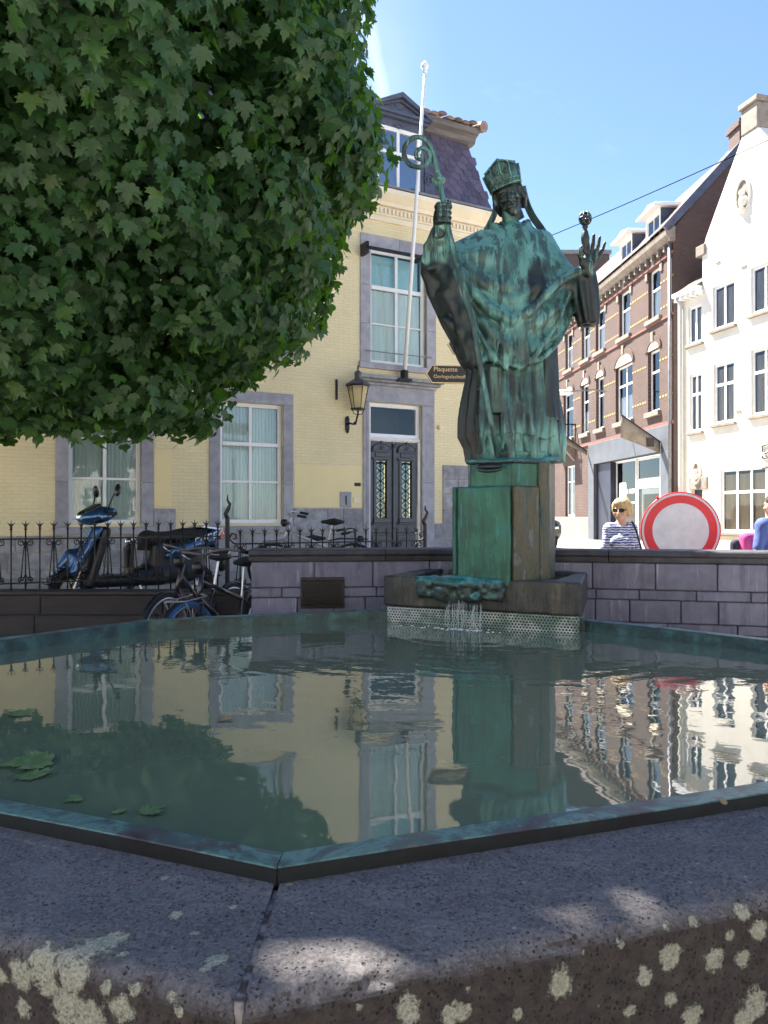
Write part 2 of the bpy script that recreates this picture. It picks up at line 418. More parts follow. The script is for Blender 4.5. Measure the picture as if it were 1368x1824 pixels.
MAT = {}
MAT['yellow'] = M_brick('yellow_painted_brick', (0.81, 0.69, 0.42), (0.84, 0.73, 0.455), (0.79, 0.67, 0.40), 0.21, 0.062, bs=0.8, bd=0.014, dirt=0.14, mix=0.38)
MAT['brick'] = M_brick('red_brown_brick', (0.098, 0.050, 0.040), (0.066, 0.034, 0.029), (0.125, 0.098, 0.085), 0.22, 0.07, dirt=0.3)
MAT['brick_side'] = M_brick('dark_brown_brick', (0.12, 0.075, 0.065), (0.09, 0.055, 0.05), (0.10, 0.075, 0.07), 0.22, 0.07, ax='y')
MAT['bluestone'] = M_noise('blue_grey_limestone', (0.27, 0.265, 0.295), (0.37, 0.365, 0.395), 5, 0.75, 0.25, 70, var=0.08)
MAT['basestone'] = M_noise('grey_plinth_stone', (0.21, 0.205, 0.22), (0.34, 0.335, 0.35), 7, 0.85, 0.4, 45, var=0.18)
MAT['cream'] = M_noise('cream_paint', (0.74, 0.64, 0.47), (0.80, 0.71, 0.54), 3, 0.6, 0.05, 30)
MAT['white_paint'] = M_noise('white_window_paint', (0.76, 0.76, 0.75), (0.82, 0.82, 0.81), 6, 0.4, 0.04, 40)
MAT['white_wall'] = M_noise('white_render', (0.66, 0.63, 0.56), (0.74, 0.715, 0.65), 1.6, 0.85, 0.2, 20)
MAT['glass'] = M_glass('window_glass', (0.88, 0.97, 0.95), 0.015)
MAT['glass_dark'] = M_glass('window_glass_reflecting', (0.95, 0.95, 0.94), 0.0)
MAT['glass_blue'] = M_glass('window_glass_sky', (0.4, 0.5, 0.7), 0.30, 0.0)
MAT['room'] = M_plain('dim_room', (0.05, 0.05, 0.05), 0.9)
MAT['iron'] = M_noise('black_iron', (0.006, 0.006, 0.008), (0.014, 0.0135, 0.015), 20, 0.45, 0.2, 90, metal=0.3)
MAT['slate'] = M_noise('purple_slate', (0.070, 0.055, 0.085), (0.125, 0.10, 0.14), 5, 0.55, 0.25, 50, var=0.22)
MAT['zinc'] = M_noise('grey_zinc', (0.16, 0.16, 0.18), (0.24, 0.24, 0.26), 6, 0.5, 0.1, 40, metal=0.2)
MAT['dormer'] = M_noise('dark_blue_grey_paint', (0.055, 0.065, 0.105), (0.085, 0.095, 0.14), 5, 0.45, 0.1, 40)
MAT['tile'] = M_noise('weathered_roof_tile', (0.16, 0.105, 0.085), (0.30, 0.22, 0.18), 6, 0.8, 0.3, 40, var=0.25)
MAT['doorpaint'] = M_noise('dark_grey_door_paint', (0.042, 0.045, 0.06), (0.06, 0.064, 0.08), 6, 0.35, 0.05, 30)
MAT['curtain'] = M_noise('white_net_curtain', (0.56, 0.60, 0.60), (0.70, 0.74, 0.73), 4, 0.95, 0.1, 200, stretch=(1, 1, 0.1))
MAT['black'] = M_plain('black_plastic', (0.007, 0.007, 0.009), 0.42)
MAT['rubber'] = M_noise('tyre_rubber', (0.006, 0.006, 0.006), (0.012, 0.012, 0.012), 20, 0.8, 0.3, 120)
MAT['chrome'] = M_plain('polished_steel', (0.72, 0.72, 0.74), 0.18, 1.0)
MAT['alu'] = M_plain('brushed_aluminium', (0.5, 0.5, 0.52), 0.35, 1.0)
MAT['blue_paint'] = M_plain('metallic_blue_paint', (0.025, 0.085, 0.20), 0.22, 0.5, 0.8)
MAT['blue_tyre'] = M_plain('blue_tyre', (0.03, 0.12, 0.30), 0.6)
MAT['bike_black'] = M_plain('dark_brown_bike_paint', (0.025, 0.018, 0.022), 0.3, 0.2, 0.4)
MAT['bike_blue'] = M_plain('blue_frame_paint', (0.03, 0.07, 0.2), 0.3, 0.2, 0.4)
MAT['bike_silver'] = M_plain('silver_frame_paint', (0.45, 0.46, 0.48), 0.3, 0.6)
MAT['red_lens'] = M_plain('red_lamp_lens', (0.55, 0.015, 0.02), 0.15, 0, 0.5)
MAT['orange_lens'] = M_plain('orange_lamp_lens', (0.6, 0.2, 0.02), 0.15, 0, 0.5)
MAT['gold'] = M_plain('gilt_lettering', (0.62, 0.46, 0.24), 0.45, 0.3)
MAT['sign_red'] = M_plain('red_sign_film', (0.60, 0.012, 0.03), 0.35)
MAT['sign_white'] = M_noise('white_sign_film', (0.54, 0.535, 0.57), (0.64, 0.635, 0.665), 9, 0.45, 0.1, 40, detail=9)
MAT['sky_blind'] = M_plain('pale_blue_blind', (0.42, 0.62, 0.68), 0.9)
MAT['zinc_wood'] = M_noise('weathered_grey_wood', (0.09, 0.08, 0.078), (0.17, 0.155, 0.145), 5, 0.8, 0.3, 40, stretch=(0.3, 3, 3))
MAT['zinc_dark'] = M_noise('dull_grey_lantern_metal', (0.06, 0.055, 0.065), (0.10, 0.095, 0.105), 6, 0.45, 0.1, 40, metal=0.3)
MAT['drape'] = M_noise('beige_drape', (0.36, 0.32, 0.27), (0.55, 0.49, 0.42), 4, 0.95, 0.1, 200, stretch=(1, 1, 0.1))
MAT['sandstone'] = M_noise('pale_sandstone', (0.48, 0.40, 0.29), (0.58, 0.50, 0.38), 3, 0.85, 0.2, 40)
MAT['zinc_light'] = M_plain('pale_grey_pipe', (0.5, 0.51, 0.5), 0.5)
MAT['brick_dark'] = M_noise('dark_brick_course', (0.16, 0.07, 0.055), (0.22, 0.10, 0.08), 8, 0.85, 0.3, 60)

# ------------------------------------------------------------------ ground
def sstep(a, b, x): t = np.clip((x - a) / (b - a), 0, 1); return t * t * (3 - 2 * t)
def ground_z(X, Y):
    X = np.asarray(X, float); Y = np.asarray(Y, float)
    wdt = 0.25 + 9.0 * sstep(-1.6, 0.6, X)
    return 0.44 * sstep(7.75, 7.75 + wdt, Y)
def gz(x, y): return float(ground_z(x, y))
def axis(c, fine, far):
    a = [c]; s = fine
    out = []
    x = 0
    while x < far:
        out.append(x); x += fine if x < 9 else (fine * 4 if x < 30 else x * 0.35)
    out = np.array(out); return np.unique(np.concatenate([c - out, c + out]))
xs = axis(0.0, 0.25, 600); ys = axis(9.0, 0.125, 600)
GX, GY = np.meshgrid(xs, ys, indexing='ij'); GZ = ground_z(GX, GY)
gi = np.arange(GX.size).reshape(GX.shape)
gf = np.stack([gi[:-1, :-1].ravel(), gi[1:, :-1].ravel(), gi[1:, 1:].ravel(), gi[:-1, 1:].ravel()], 1)
m, nt, b = new_mat('street_setts')
tc = N(nt, 'ShaderNodeTexCoord'); mp = N(nt, 'ShaderNodeMapping'); mp.inputs['Rotation'].default_value = (0, 0, R(28)); nt.links.new(tc.outputs['Object'], mp.inputs[0])
br = N(nt, 'ShaderNodeTexBrick'); br.inputs['Scale'].default_value = 1.0; br.inputs['Brick Width'].default_value = 0.2; br.inputs['Row Height'].default_value = 0.1; br.inputs['Mortar Size'].default_value = 0.008
br.inputs['Color1'].default_value = (0.36, 0.335, 0.305, 1); br.inputs['Color2'].default_value = (0.45, 0.42, 0.385, 1); br.inputs['Mortar'].default_value = (0.09, 0.08, 0.07, 1)
nt.links.new(mp.outputs[0], br.inputs['Vector'])
nt.links.new(mixc(nt, 1.0, br.outputs['Color'], ramp(nt, noise(nt, tc.outputs['Object'], 0.7, 6), [(0.3, (0.7, 0.7, 0.7)), (0.7, (1.1, 1.08, 1.05))]), 'MULTIPLY'), b.inputs['Base Color'])
b.inputs['Roughness'].default_value = 0.8
bump(nt, b, math_(nt, 'ADD', math_(nt, 'SUBTRACT', 1.0, br.outputs['Fac']), noise(nt, tc.outputs['Object'], 40, 3)), 0.5, 0.01)
g = link('ground', np_mesh('ground', np.stack([GX.ravel(), GY.ravel(), GZ.ravel()], 1), gf, True), m); tag(g, 'paved street ground of small grey setts', None, kind='structure')

# ------------------------------------------------------------------ fountain basin
H = 0.75                                   # camera height above the copper rim
RIMZ, WATZ, STONEZ = 0.75, 0.672, 0.712
OCT = [np.array(p) * H for p in [(-0.304, 2.19), (1.88, 2.95), (3.30, 6.10), (1.975, 7.45), (-0.15, 8.23), (-2.31, 7.40), (-3.40, 5.90), (-2.445, 3.07)]]   # counter-clockwise from the near corner
NOC = len(OCT)
def off_poly(off):
    """octagon offset outwards by off, mitred corners"""
    out = []
    for i in range(NOC):
        p0, p1, p2 = OCT[i - 1], OCT[i], OCT[(i + 1) % NOC]
        d1 = (p1 - p0) / np.linalg.norm(p1 - p0); d2 = (p2 - p1) / np.linalg.norm(p2 - p1)
        n1 = np.array((d1[1], -d1[0])); n2 = np.array((d2[1], -d2[0])); nn = n1 + n2; nn /= nn @ n1
        out.append(p1 + nn * off)
    return out

fountain = empty('fountain_basin', (0, 0, 0)); tag(fountain, 'octagonal dark stone fountain basin with green copper rim, filled with water', 'fountain')

# materials of the basin
m, nt, b = new_mat('basalt_lava_stone')
v = coords(nt, rnd=False)
n1 = noise(nt, v, 9, 8, 0.7); n2 = noise(nt, v, 120, 4, 0.7)
base = ramp(nt, n1, [(0.25, (0.062, 0.056, 0.058)), (0.5, (0.098, 0.091, 0.095)), (0.75, (0.145, 0.136, 0.138))])
base = mixc(nt, math_(nt, 'MULTIPLY', ramp(nt, n2, [(0.42, (0, 0, 0)), (0.66, (1, 1, 1))]), 0.7), base, (0.21, 0.195, 0.19))
base = mixc(nt, math_(nt, 'MULTIPLY', ramp(nt, noise(nt, v, 55, 5, 0.8), [(0.50, (0, 0, 0)), (0.62, (1, 1, 1))]), 0.45), base, (0.035, 0.031, 0.033))
# brown weathering on the vertical face, darkened further to paint its shade
geo = N(nt, 'ShaderNodeNewGeometry'); sepn = N(nt, 'ShaderNodeSeparateXYZ'); nt.links.new(geo.outputs['True Normal'], sepn.inputs[0])
vert = ramp(nt, sepn.outputs['Z'], [(0.25, (1, 1, 1)), (0.75, (0, 0, 0))])
base = mixc(nt, math_(nt, 'MULTIPLY', vert, 0.92), base, mixc(nt, ramp(nt, noise(nt, v, 38, 6, 0.75), [(0.35, (0, 0, 0)), (0.7, (1, 1, 1))]), (0.014, 0.010, 0.009), (0.060, 0.046, 0.038)))
# pores
vo = N(nt, 'ShaderNodeTexVoronoi', Scale=95.0); nt.links.new(v, vo.inputs['Vector'])
pm = ramp(nt, noise(nt, v, 30, 3), [(0.35, (0, 0, 0)), (0.6, (1, 1, 1))])
pore = math_(nt, 'MULTIPLY', ramp(nt, vo.outputs['Distance'], [(0.14, (1, 1, 1)), (0.30, (0, 0, 0))]), pm)
vo2 = N(nt, 'ShaderNodeTexVoronoi', Scale=26.0); nt.links.new(v, vo2.inputs['Vector'])
pore2 = ramp(nt, vo2.outputs['Distance'], [(0.07, (1, 1, 1)), (0.13, (0, 0, 0))])
pore = math_(nt, 'MAXIMUM', pore, math_(nt, 'MULTIPLY', pore2, 0.9))
base = mixc(nt, math_(nt, 'MULTIPLY', pore, 0.8), base, (0.012, 0.010, 0.010))
# small pale specks
vo3 = N(nt, 'ShaderNodeTexVoronoi', Scale=13.0); nt.links.new(v, vo3.inputs['Vector'])
spk = ramp(nt, math_(nt, 'ADD', vo3.outputs['Distance'], math_(nt, 'MULTIPLY', noise(nt, v, 60, 3), 0.10)), [(0.085, (1, 1, 1)), (0.115, (0, 0, 0))])
base = mixc(nt, math_(nt, 'MULTIPLY', spk, 0.5), base, (0.36, 0.35, 0.34))
# lichen (own shape, attribute carries the distance to each thallus)
at = N(nt, 'ShaderNodeAttribute'); at.attribute_name = 'lichen'
ln = math_(nt, 'ADD', at.outputs['Fac'], math_(nt, 'MULTIPLY', math_(nt, 'SUBTRACT', noise(nt, v, 60, 7, 0.8), 0.5), 1.9))
lm = ramp(nt, ln, [(0.40, (0, 0, 0)), (0.60, (1, 1, 1))])
lc = ramp(nt, noise(nt, v, 160, 5, 0.75), [(0.30, (0.10, 0.095, 0.07)), (0.45, (0.27, 0.265, 0.20)), (0.62, (0.42, 0.42, 0.33)), (0.75, (0.52, 0.52, 0.42))])
base = mixc(nt, math_(nt, 'MULTIPLY', lm, 0.93), base, lc)
nt.links.new(base, b.inputs['Base Color']); b.inputs['Roughness'].default_value = 0.88; b.inputs['Specular IOR Level'].default_value = 0.35
hh = math_(nt, 'ADD', math_(nt, 'MULTIPLY', n2, 0.9), math_(nt, 'MULTIPLY', pore, -1.6))
hh = math_(nt, 'ADD', hh, math_(nt, 'MULTIPLY', lm, math_(nt, 'ADD', 0.35, noise(nt, v, 220, 4, 0.8))))
bump(nt, b, hh, 0.9, 0.0035)
MAT['lava'] = m

m, nt, b = new_mat('patinated_copper')
v = coords(nt, rnd=True)
n1 = noise(nt, v, 5, 8, 0.7, dist=0.8); n2 = noise(nt, v, 24, 6, 0.75)
col = ramp(nt, n1, [(0.30, (0.035, 0.026, 0.028)), (0.40, (0.085, 0.068, 0.072)), (0.46, (0.055, 0.10, 0.095)), (0.54, (0.13, 0.235, 0.205)), (0.60, (0.06, 0.095, 0.09)), (0.68, (0.16, 0.125, 0.105)), (0.78, (0.10, 0.19, 0.17))])
col = mixc(nt, ramp(nt, n2, [(0.55, (0, 0, 0)), (0.75, (0.8, 0.8, 0.8))]), col, (0.12, 0.20, 0.18))
vo = N(nt, 'ShaderNodeTexVoronoi', Scale=34.0); nt.links.new(v, vo.inputs['Vector'])
sp = ramp(nt, vo.outputs['Distance'], [(0.15, (1, 1, 1)), (0.22, (0, 0, 0))])
col = mixc(nt, math_(nt, 'MULTIPLY', math_(nt, 'MULTIPLY', sp, ramp(nt, noise(nt, v, 6, 2), [(0.5, (0, 0, 0)), (0.6, (1, 1, 1))])), 0.45), col, (0.20, 0.33, 0.30))
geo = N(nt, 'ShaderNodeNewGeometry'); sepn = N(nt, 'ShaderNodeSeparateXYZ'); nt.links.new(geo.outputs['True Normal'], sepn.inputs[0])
col = mixc(nt, ramp(nt, sepn.outputs['Z'], [(0.3, (0.95, 0.95, 0.95)), (0.8, (0, 0, 0))]), col, (0.009, 0.008, 0.010))  # outer face near black, painting its shade into the colour
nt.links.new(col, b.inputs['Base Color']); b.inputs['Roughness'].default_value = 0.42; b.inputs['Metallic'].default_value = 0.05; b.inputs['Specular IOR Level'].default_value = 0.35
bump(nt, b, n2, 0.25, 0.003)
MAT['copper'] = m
m, nt, b = new_mat('algae_copper_inside')
v = coords(nt); n1 = noise(nt, v, 7, 7, 0.7)
nt.links.new(ramp(nt, n1, [(0.35, (0.008, 0.012, 0.012)), (0.5, (0.02, 0.05, 0.045)), (0.68, (0.06, 0.15, 0.135))]), b.inputs['Base Color']); b.inputs['Roughness'].default_value = 0.45
bump(nt, b, n1, 0.5, 0.01); MAT['copper_in'] = m

# stones of the basin
LICHEN = []      # (world point, radius)
def lichen_front(px, py, r, block):
    a = np.array(off_poly(0.365)[block]); c = np.array(off_poly(0.365)[(block + 1) % NOC])
    d = c - a; n = np.array((d[1], -d[0])); ray = np.array(((px - CX) / F, 1.0)); t = (a @ n) / (ray @ n)
    LICHEN.append((np.array((ray[0] * t, t, CAMZ + (HY - py) / F * t)), r))
def lichen_top(px, py, r):
    t = (CAMZ - STONEZ) / ((py - HY) / F); LICHEN.append((np.array(((px - CX) / F * t, t, STONEZ)), r))
for px, py, r in ((1000, 1750, .024), (728, 1800, .022), (800, 1806, .020), (825, 1802, .014), (1105, 1683, .012), (1190, 1648, .013), (1237, 1638, .013), (1192, 1705, .022), (1148, 1738, .016), (1270, 1710, .021), (1322, 1705, .018), (1298, 1665, .010),
                  (1194, 1777, .012), (1232, 1805, .020), (1345, 1780, .028), (1322, 1812, .02), (1040, 1697, .008), (925, 1808, .010), (836, 1763, .006), (1350, 1655, .018), (1325, 1620, .016), (1120, 1800, .012), (640, 1790, .007)):
    lichen_front(px, py, r * 1.12, 0)
for px, py, r in ((40, 1730, .028), (75, 1715, .03), (130, 1735, .03), (120, 1790, .035), (95, 1760, .02), (215, 1790, .026), (240, 1760, .014), (45, 1795, .018), (190, 1760, .012), (300, 1770, .012), (5, 1735, .014), (160, 1812, .03), (320, 1800, .010)):
    lichen_front(px, py, r * 1.05, NOC - 1)
for px, py, r in ((120, 1690, .034), (160, 1678, .034), (195, 1668, .028), (92, 1700, .024), (312, 1625, .015), (215, 1690, .016), (385, 1705, .018), (365, 1720, .012), (18, 1606, .007), (295, 1562, .009), (345, 1654, .012), (385, 1658, .006), (325, 1700, .007), (515, 1576, .008), (415, 1610, .008), (1345, 1600, .03), (1310, 1607, .022), (1320, 1575, .008)):
    lichen_top(px, py, r * 1.05)

def basin_stone(i, fine):
    prof = []
    step = 0.004 if fine else 0.03
    for o in np.arange(-0.06, 0.318, step): prof.append((o, STONEZ + 0.002 - 0.012 * (o / 0.36)))
    zt = STONEZ - 0.010
    for a in np.linspace(0, 90, 12 if fine else 5): prof.append((0.318 + 0.046 * math.sin(R(a)), zt - 0.046 + 0.046 * math.cos(R(a))))
    for z in np.arange(zt - 0.05, 0.36, -step): prof.append((0.3640 + (zt - 0.046 - z) * 0.012, z))
    for z in np.arange(0.33, -0.06, -0.06): prof.append((0.3685, z))
    prof = np.array(prof); A = np.array([off_poly(o)[i] for o in prof[:, 0]]); B = np.array([off_poly(o)[(i + 1) % NOC] for o in prof[:, 0]])
    L = np.linalg.norm(B[0] - A[0]); nt_ = int(L / (0.005 if fine else 0.06)) + 2
    e = 0.006 / L; t = np.linspace(e, 1 - e, nt_)
    P = A[None] * (1 - t[:, None, None]) + B[None] * t[:, None, None]
    V = np.concatenate([P, np.broadcast_to(prof[None, :, 1:2], (nt_, len(prof), 1))], 2)
    x, y, z = V[..., 0], V[..., 1], V[..., 2]
    # outward normals per profile point
    dp = np.gradient(prof, axis=0); nl = np.stack([-dp[:, 1], dp[:, 0]], 1); nl /= np.linalg.norm(nl, axis=1)[:, None]
    dd = (B[0] - A[0]) / L; on = np.array((dd[1], -dd[0]))
    nrm = np.stack([nl[:, 0] * on[0], nl[:, 0] * on[1], nl[:, 1]], 1); nrm *= np.where((nl[:, 0] + nl[:, 1]) < 0, -1, 1)[:, None]
    arc = np.concatenate([[0], np.cumsum(np.linalg.norm(np.diff(prof, axis=0), axis=1))]); ie = int(np.argmin(np.abs(prof[:, 0] - 0.353) + np.abs(prof[:, 1] - zt + 0.01))); edge = np.exp(-((arc - arc[ie]) / 0.05) ** 2)[None]
    disp = fbm(x * 14, y * 14, z * 14, 4) * 0.006 + fbm(x * 5, y * 5, z * 5, 3) * (0.006 + 0.011 * edge) + -np.maximum(0, fbm(x * 22, y * 22, z * 22, 2) - 0.08) * 0.022 * edge
    dist_end = np.minimum(t, 1 - t)[:, None] * L
    disp -= 0.008 * np.exp(-dist_end / 0.008)
    keep = prof[:, 0][None] < 0.04
    disp = np.where(keep, disp * 0.2, disp)
    V = V + nrm[None] * disp[..., None]
    li = np.zeros(V.shape[:2], np.float32)
    if fine:
        for c, r in LICHEN:
            q = np.linalg.norm(V - c, axis=2) / r; li = np.maximum(li, np.clip(1.15 - 0.62 * q, 0, 1))
        bo = fbm(V[..., 0] * 30, V[..., 1] * 30, V[..., 2] * 30, 3)
        li = np.clip(li + bo * 0.35 * (li > 0.05), 0, 1)
    idx = np.arange(V.shape[0] * V.shape[1]).reshape(V.shape[:2])
    f = np.stack([idx[:-1, :-1].ravel(), idx[:-1, 1:].ravel(), idx[1:, 1:].ravel(), idx[1:, :-1].ravel()], 1)
    # end faces folded down into the joint
    vv = V.reshape(-1, 3); me = np_mesh('stone', vv, f, True)
    at = me.attributes.new('lichen', 'FLOAT', 'POINT'); at.data.foreach_set('value', li.ravel())
    o = link('stone', me, MAT['lava'], fountain)
    sol = o.modifiers.new('thick', 'SOLIDIFY'); sol.thickness = 0.05; sol.offset = -1.0 
    return o
for i in range(NOC):
    if i == 3: continue
    basin_stone(i, i in (0, NOC - 1))
MAT['mortar'] = M_noise('joint_mortar', (0.06, 0.04, 0.035), (0.24, 0.22, 0.22), 22, 0.9, 0.8, 60, lo=0.42, hi=0.56)
for i in (0, 1, 7):
    mb = MB(); pin, pout = np.array(off_poly(0.0)[i]), np.array(off_poly(0.352)[i]); pd = pout - pin; pn = np.array((-pd[1], pd[0])) / np.linalg.norm(pd) * 0.0075
    mb.prism_xy([tuple(pin - pn), tuple(pin + pn), tuple(pout + pn), tuple(pout - pn)], 0.0, STONEZ - 0.011); mb.build('mortar', MAT['mortar'], fountain)

# copper rim, one strip per side
for i in range(NOC):
    j = (i + 1) % NOC
    pts = [(0.0, 0.706), (0.0, RIMZ - 0.003), (-0.003, RIMZ), (-0.072, RIMZ - 0.002), (-0.075, RIMZ - 0.006)]
    inner = [(-0.0752, RIMZ - 0.006), (-0.078, 0.55)]
    mb = MB(); n = 14
    def strip(pp, mb, thick=0.004):
        A = [off_poly(o)[i] for o, z in pp]; B = [off_poly(o)[j] for o, z in pp]; L = np.linalg.norm(B[0] - A[0]); e = 0.0012 / L
        rows = []
        for k in range(n + 1):
            t = e + (1 - 2 * e) * k / n
            rows.append([(*(A[q] * (1 - t) + B[q] * t), pp[q][1] + 0.0016 * math.sin(5 * t * L + i * 2) * (1 if q not in (0,) else 0)) for q in range(len(pp))])
        for k in range(n):
            for q in range(len(pp) - 1): mb.add([rows[k][q], rows[k + 1][q], rows[k + 1][q + 1], rows[k][q + 1]], [(0, 1, 2, 3)])
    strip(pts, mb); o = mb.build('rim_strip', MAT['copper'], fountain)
    mb2 = MB(); strip(inner, mb2); mb2.build('rim_inside', MAT['copper_in'], o)

# water with real ripples near the spout
SPOUT = np.array((0.62, 5.40))
m, nt, b = new_mat('pond_water')
tc = N(nt, 'ShaderNodeTexCoord')
vd = N(nt, 'ShaderNodeVectorMath', operation='DISTANCE'); nt.links.new(tc.outputs['Object'], vd.inputs[0]); vd.inputs[1].default_value = (SPOUT[0], SPOUT[1], WATZ)
fall = math_(nt, 'DIVIDE', 1.0, math_(nt, 'ADD', 1.0, math_(nt, 'POWER', math_(nt, 'MULTIPLY', vd.outputs['Value'], 0.62), 3.0)))
wob = math_(nt, 'MULTIPLY', noise(nt, tc.outputs['Object'], 1.6, 3), 1.2)
rings = math_(nt, 'SINE', math_(nt, 'MULTIPLY', math_(nt, 'ADD', vd.outputs['Value'], math_(nt, 'MULTIPLY', wob, 0.25)), 38.0))
chop = noise(nt, tc.outputs['Object'], 9.0, 3, 0.5)
calm = noise(nt, tc.outputs['Object'], 3.2, 2, 0.4)
hh = math_(nt, 'MULTIPLY', math_(nt, 'ADD', math_(nt, 'MULTIPLY', rings, 0.16), math_(nt, 'MULTIPLY', chop, 0.9)), fall)
hh = math_(nt, 'ADD', hh, math_(nt, 'MULTIPLY', calm, 0.28))
bump(nt, b, hh, 0.085, 0.03)
col = ramp(nt, noise(nt, tc.outputs['Object'], 1.5, 3), [(0.3, (0.120, 0.152, 0.096)), (0.7, (0.134, 0.168, 0.108))])
nt.links.new(col, b.inputs['Base Color']); b.inputs['Roughness'].default_value = 0.02; b.inputs['IOR'].default_value = 2.1
MAT['water'] = m
mb = MB(); inn = off_poly(-0.07); mb.add([(p[0], p[1], WATZ) for p in inn], [tuple(range(NOC))])
wt = mb.build('water', MAT['water']); tag(wt, 'still green water in the octagonal basin', None, kind='structure')

# ------------------------------------------------------------------ pedestal
BA = math.atan2(-0.412, 0.911)
ped = empty('statue_pedestal', (0.686, 5.67, 0.60), BA); tag(ped, 'stained stone pedestal with octagonal green column and overflowing trough under the statue', 'pedestal')
m, nt, b = new_mat('wet_mossy_stone')
v = coords(nt); vs_ = coords(nt, (7, 7, 0.9)); n1 = noise(nt, vs_, 2.0, 6, 0.7); n2 = noise(nt, v, 16, 7, 0.75)
col = ramp(nt, n1, [(0.3, (0.012, 0.013, 0.011)), (0.46, (0.026, 0.026, 0.021)), (0.58, (0.060, 0.056, 0.042)), (0.70, (0.13, 0.105, 0.05))])
col = mixc(nt, ramp(nt, n2, [(0.5, (0, 0, 0)), (0.65, (0.7, 0.7, 0.7))]), col, (0.016, 0.018, 0.014))
nt.links.new(col, b.inputs['Base Color']); b.inputs['Roughness'].default_value = 0.55; bump(nt, b, n2, 0.7, 0.012); MAT['wetstone'] = m

def M_patina(name, stops, streak_amt=0.6, bright=(0.13, 0.36, 0.31), dark=(0.020, 0.024, 0.024), up=0.5, attr=None, rough=0.5, hammered=0.13):
    m, nt, b = new_mat(name)
    v = coords(nt, rnd=False); vs_ = coords(nt, (9, 9, 0.9), rnd=False)
    n1 = noise(nt, v, 3.2, 5, 0.55, dist=0.4); n2 = noise(nt, vs_, 1.7, 5, 0.62); n3 = noise(nt, v, 40, 5, 0.7)
    col = ramp(nt, n1, stops)
    geo = N(nt, 'ShaderNodeNewGeometry'); sepn = N(nt, 'ShaderNodeSeparateXYZ'); nt.links.new(geo.outputs['Normal'], sepn.inputs[0])
    upm = math_(nt, 'MULTIPLY', ramp(nt, math_(nt, 'ADD', sepn.outputs['Z'], math_(nt, 'MULTIPLY', math_(nt, 'SUBTRACT', n2, 0.5), 1.2)), [(0.10, (0, 0, 0)), (0.62, (1, 1, 1))]), up)
    col = mixc(nt, upm, col, bright)
    dn = ramp(nt, math_(nt, 'ADD', sepn.outputs['Z'], math_(nt, 'MULTIPLY', math_(nt, 'SUBTRACT', n2, 0.5), 0.8)), [(0.0, (0.0, 0.0, 0.0)), (1.0, (0, 0, 0))])
    st = ramp(nt, n2, [(0.49, (0, 0, 0)), (0.56, (1, 1, 1))]); col = mixc(nt, math_(nt, 'MULTIPLY', st, streak_amt), col, dark)
    st2 = ramp(nt, noise(nt, vs_, 3.1, 5, 0.7), [(0.57, (0, 0, 0)), (0.62, (1, 1, 1))]); col = mixc(nt, math_(nt, 'MULTIPLY', st2, 0.5), col, bright)
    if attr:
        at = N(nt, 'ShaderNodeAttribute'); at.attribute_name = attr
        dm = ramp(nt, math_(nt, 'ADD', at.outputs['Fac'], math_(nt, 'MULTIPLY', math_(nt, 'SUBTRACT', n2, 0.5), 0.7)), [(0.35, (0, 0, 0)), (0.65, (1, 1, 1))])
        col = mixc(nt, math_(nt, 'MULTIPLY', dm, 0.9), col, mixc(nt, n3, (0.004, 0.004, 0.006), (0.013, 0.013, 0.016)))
    nt.links.new(col, b.inputs['Base Color']); b.inputs['Roughness'].default_value = rough; b.inputs['Metallic'].default_value = 0.25
    bump(nt, b, math_(nt, 'ADD', n3, math_(nt, 'MULTIPLY', n2, 0.6)), hammered, 0.006)
    return m
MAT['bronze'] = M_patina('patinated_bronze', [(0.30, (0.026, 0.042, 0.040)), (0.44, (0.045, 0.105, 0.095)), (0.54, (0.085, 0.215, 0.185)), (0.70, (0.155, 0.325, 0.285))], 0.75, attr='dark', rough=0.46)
MAT['bronze_dark'] = M_patina('dark_bronze', [(0.35, (0.008, 0.009, 0.010)), (0.55, (0.014, 0.019, 0.019)), (0.75, (0.026, 0.055, 0.052))], 0.5, up=0.25, rough=0.42)
MAT['column_green'] = M_patina('green_hammered_bronze', [(0.32, (0.010, 0.045, 0.034)), (0.46, (0.014, 0.085, 0.055)), (0.56, (0.022, 0.115, 0.070)), (0.72, (0.028, 0.13, 0.13))], 0.35, bright=(0.035, 0.20, 0.18), hammered=0.7, rough=0.45)
m, nt, b = new_mat('limescale_streaks')
v = coords(nt, (9, 9, 0.9)); n1 = math_(nt, 'ADD', math_(nt, 'MULTIPLY', noise(nt, v, 1.3, 7, 0.75, dist=0.6), 0.7), math_(nt, 'MULTIPLY', noise(nt, coords(nt), 9, 6, 0.7), 0.3)); n3 = noise(nt, coords(nt), 45, 5)
nt.links.new(ramp(nt, n1, [(0.36, (0.008, 0.045, 0.042)), (0.43, (0.022, 0.050, 0.040)), (0.49, (0.085, 0.068, 0.026)), (0.54, (0.040, 0.044, 0.034)), (0.60, (0.135, 0.145, 0.13)), (0.66, (0.03, 0.05, 0.045))]), b.inputs['Base Color']); b.inputs['Roughness'].default_value = 0.5
bump(nt, b, math_(nt, 'ADD', n3, math_(nt, 'MULTIPLY', n1, 1.5)), 0.7, 0.012); MAT['limestreak'] = m
m, nt, b = new_mat('turquoise_algae')
v = coords(nt); n1 = noise(nt, v, 11, 7, 0.72)
geo = N(nt, 'ShaderNodeNewGeometry'); sepn = N(nt, 'ShaderNodeSeparateXYZ'); nt.links.new(geo.outputs['Normal'], sepn.inputs[0])
upf = ramp(nt, math_(nt, 'ADD', sepn.outputs['Z'], math_(nt, 'MULTIPLY', math_(nt, 'SUBTRACT', noise(nt, v, 7, 5), 0.5), 1.6)), [(-0.0, (0, 0, 0)), (0.30, (1, 1, 1))])
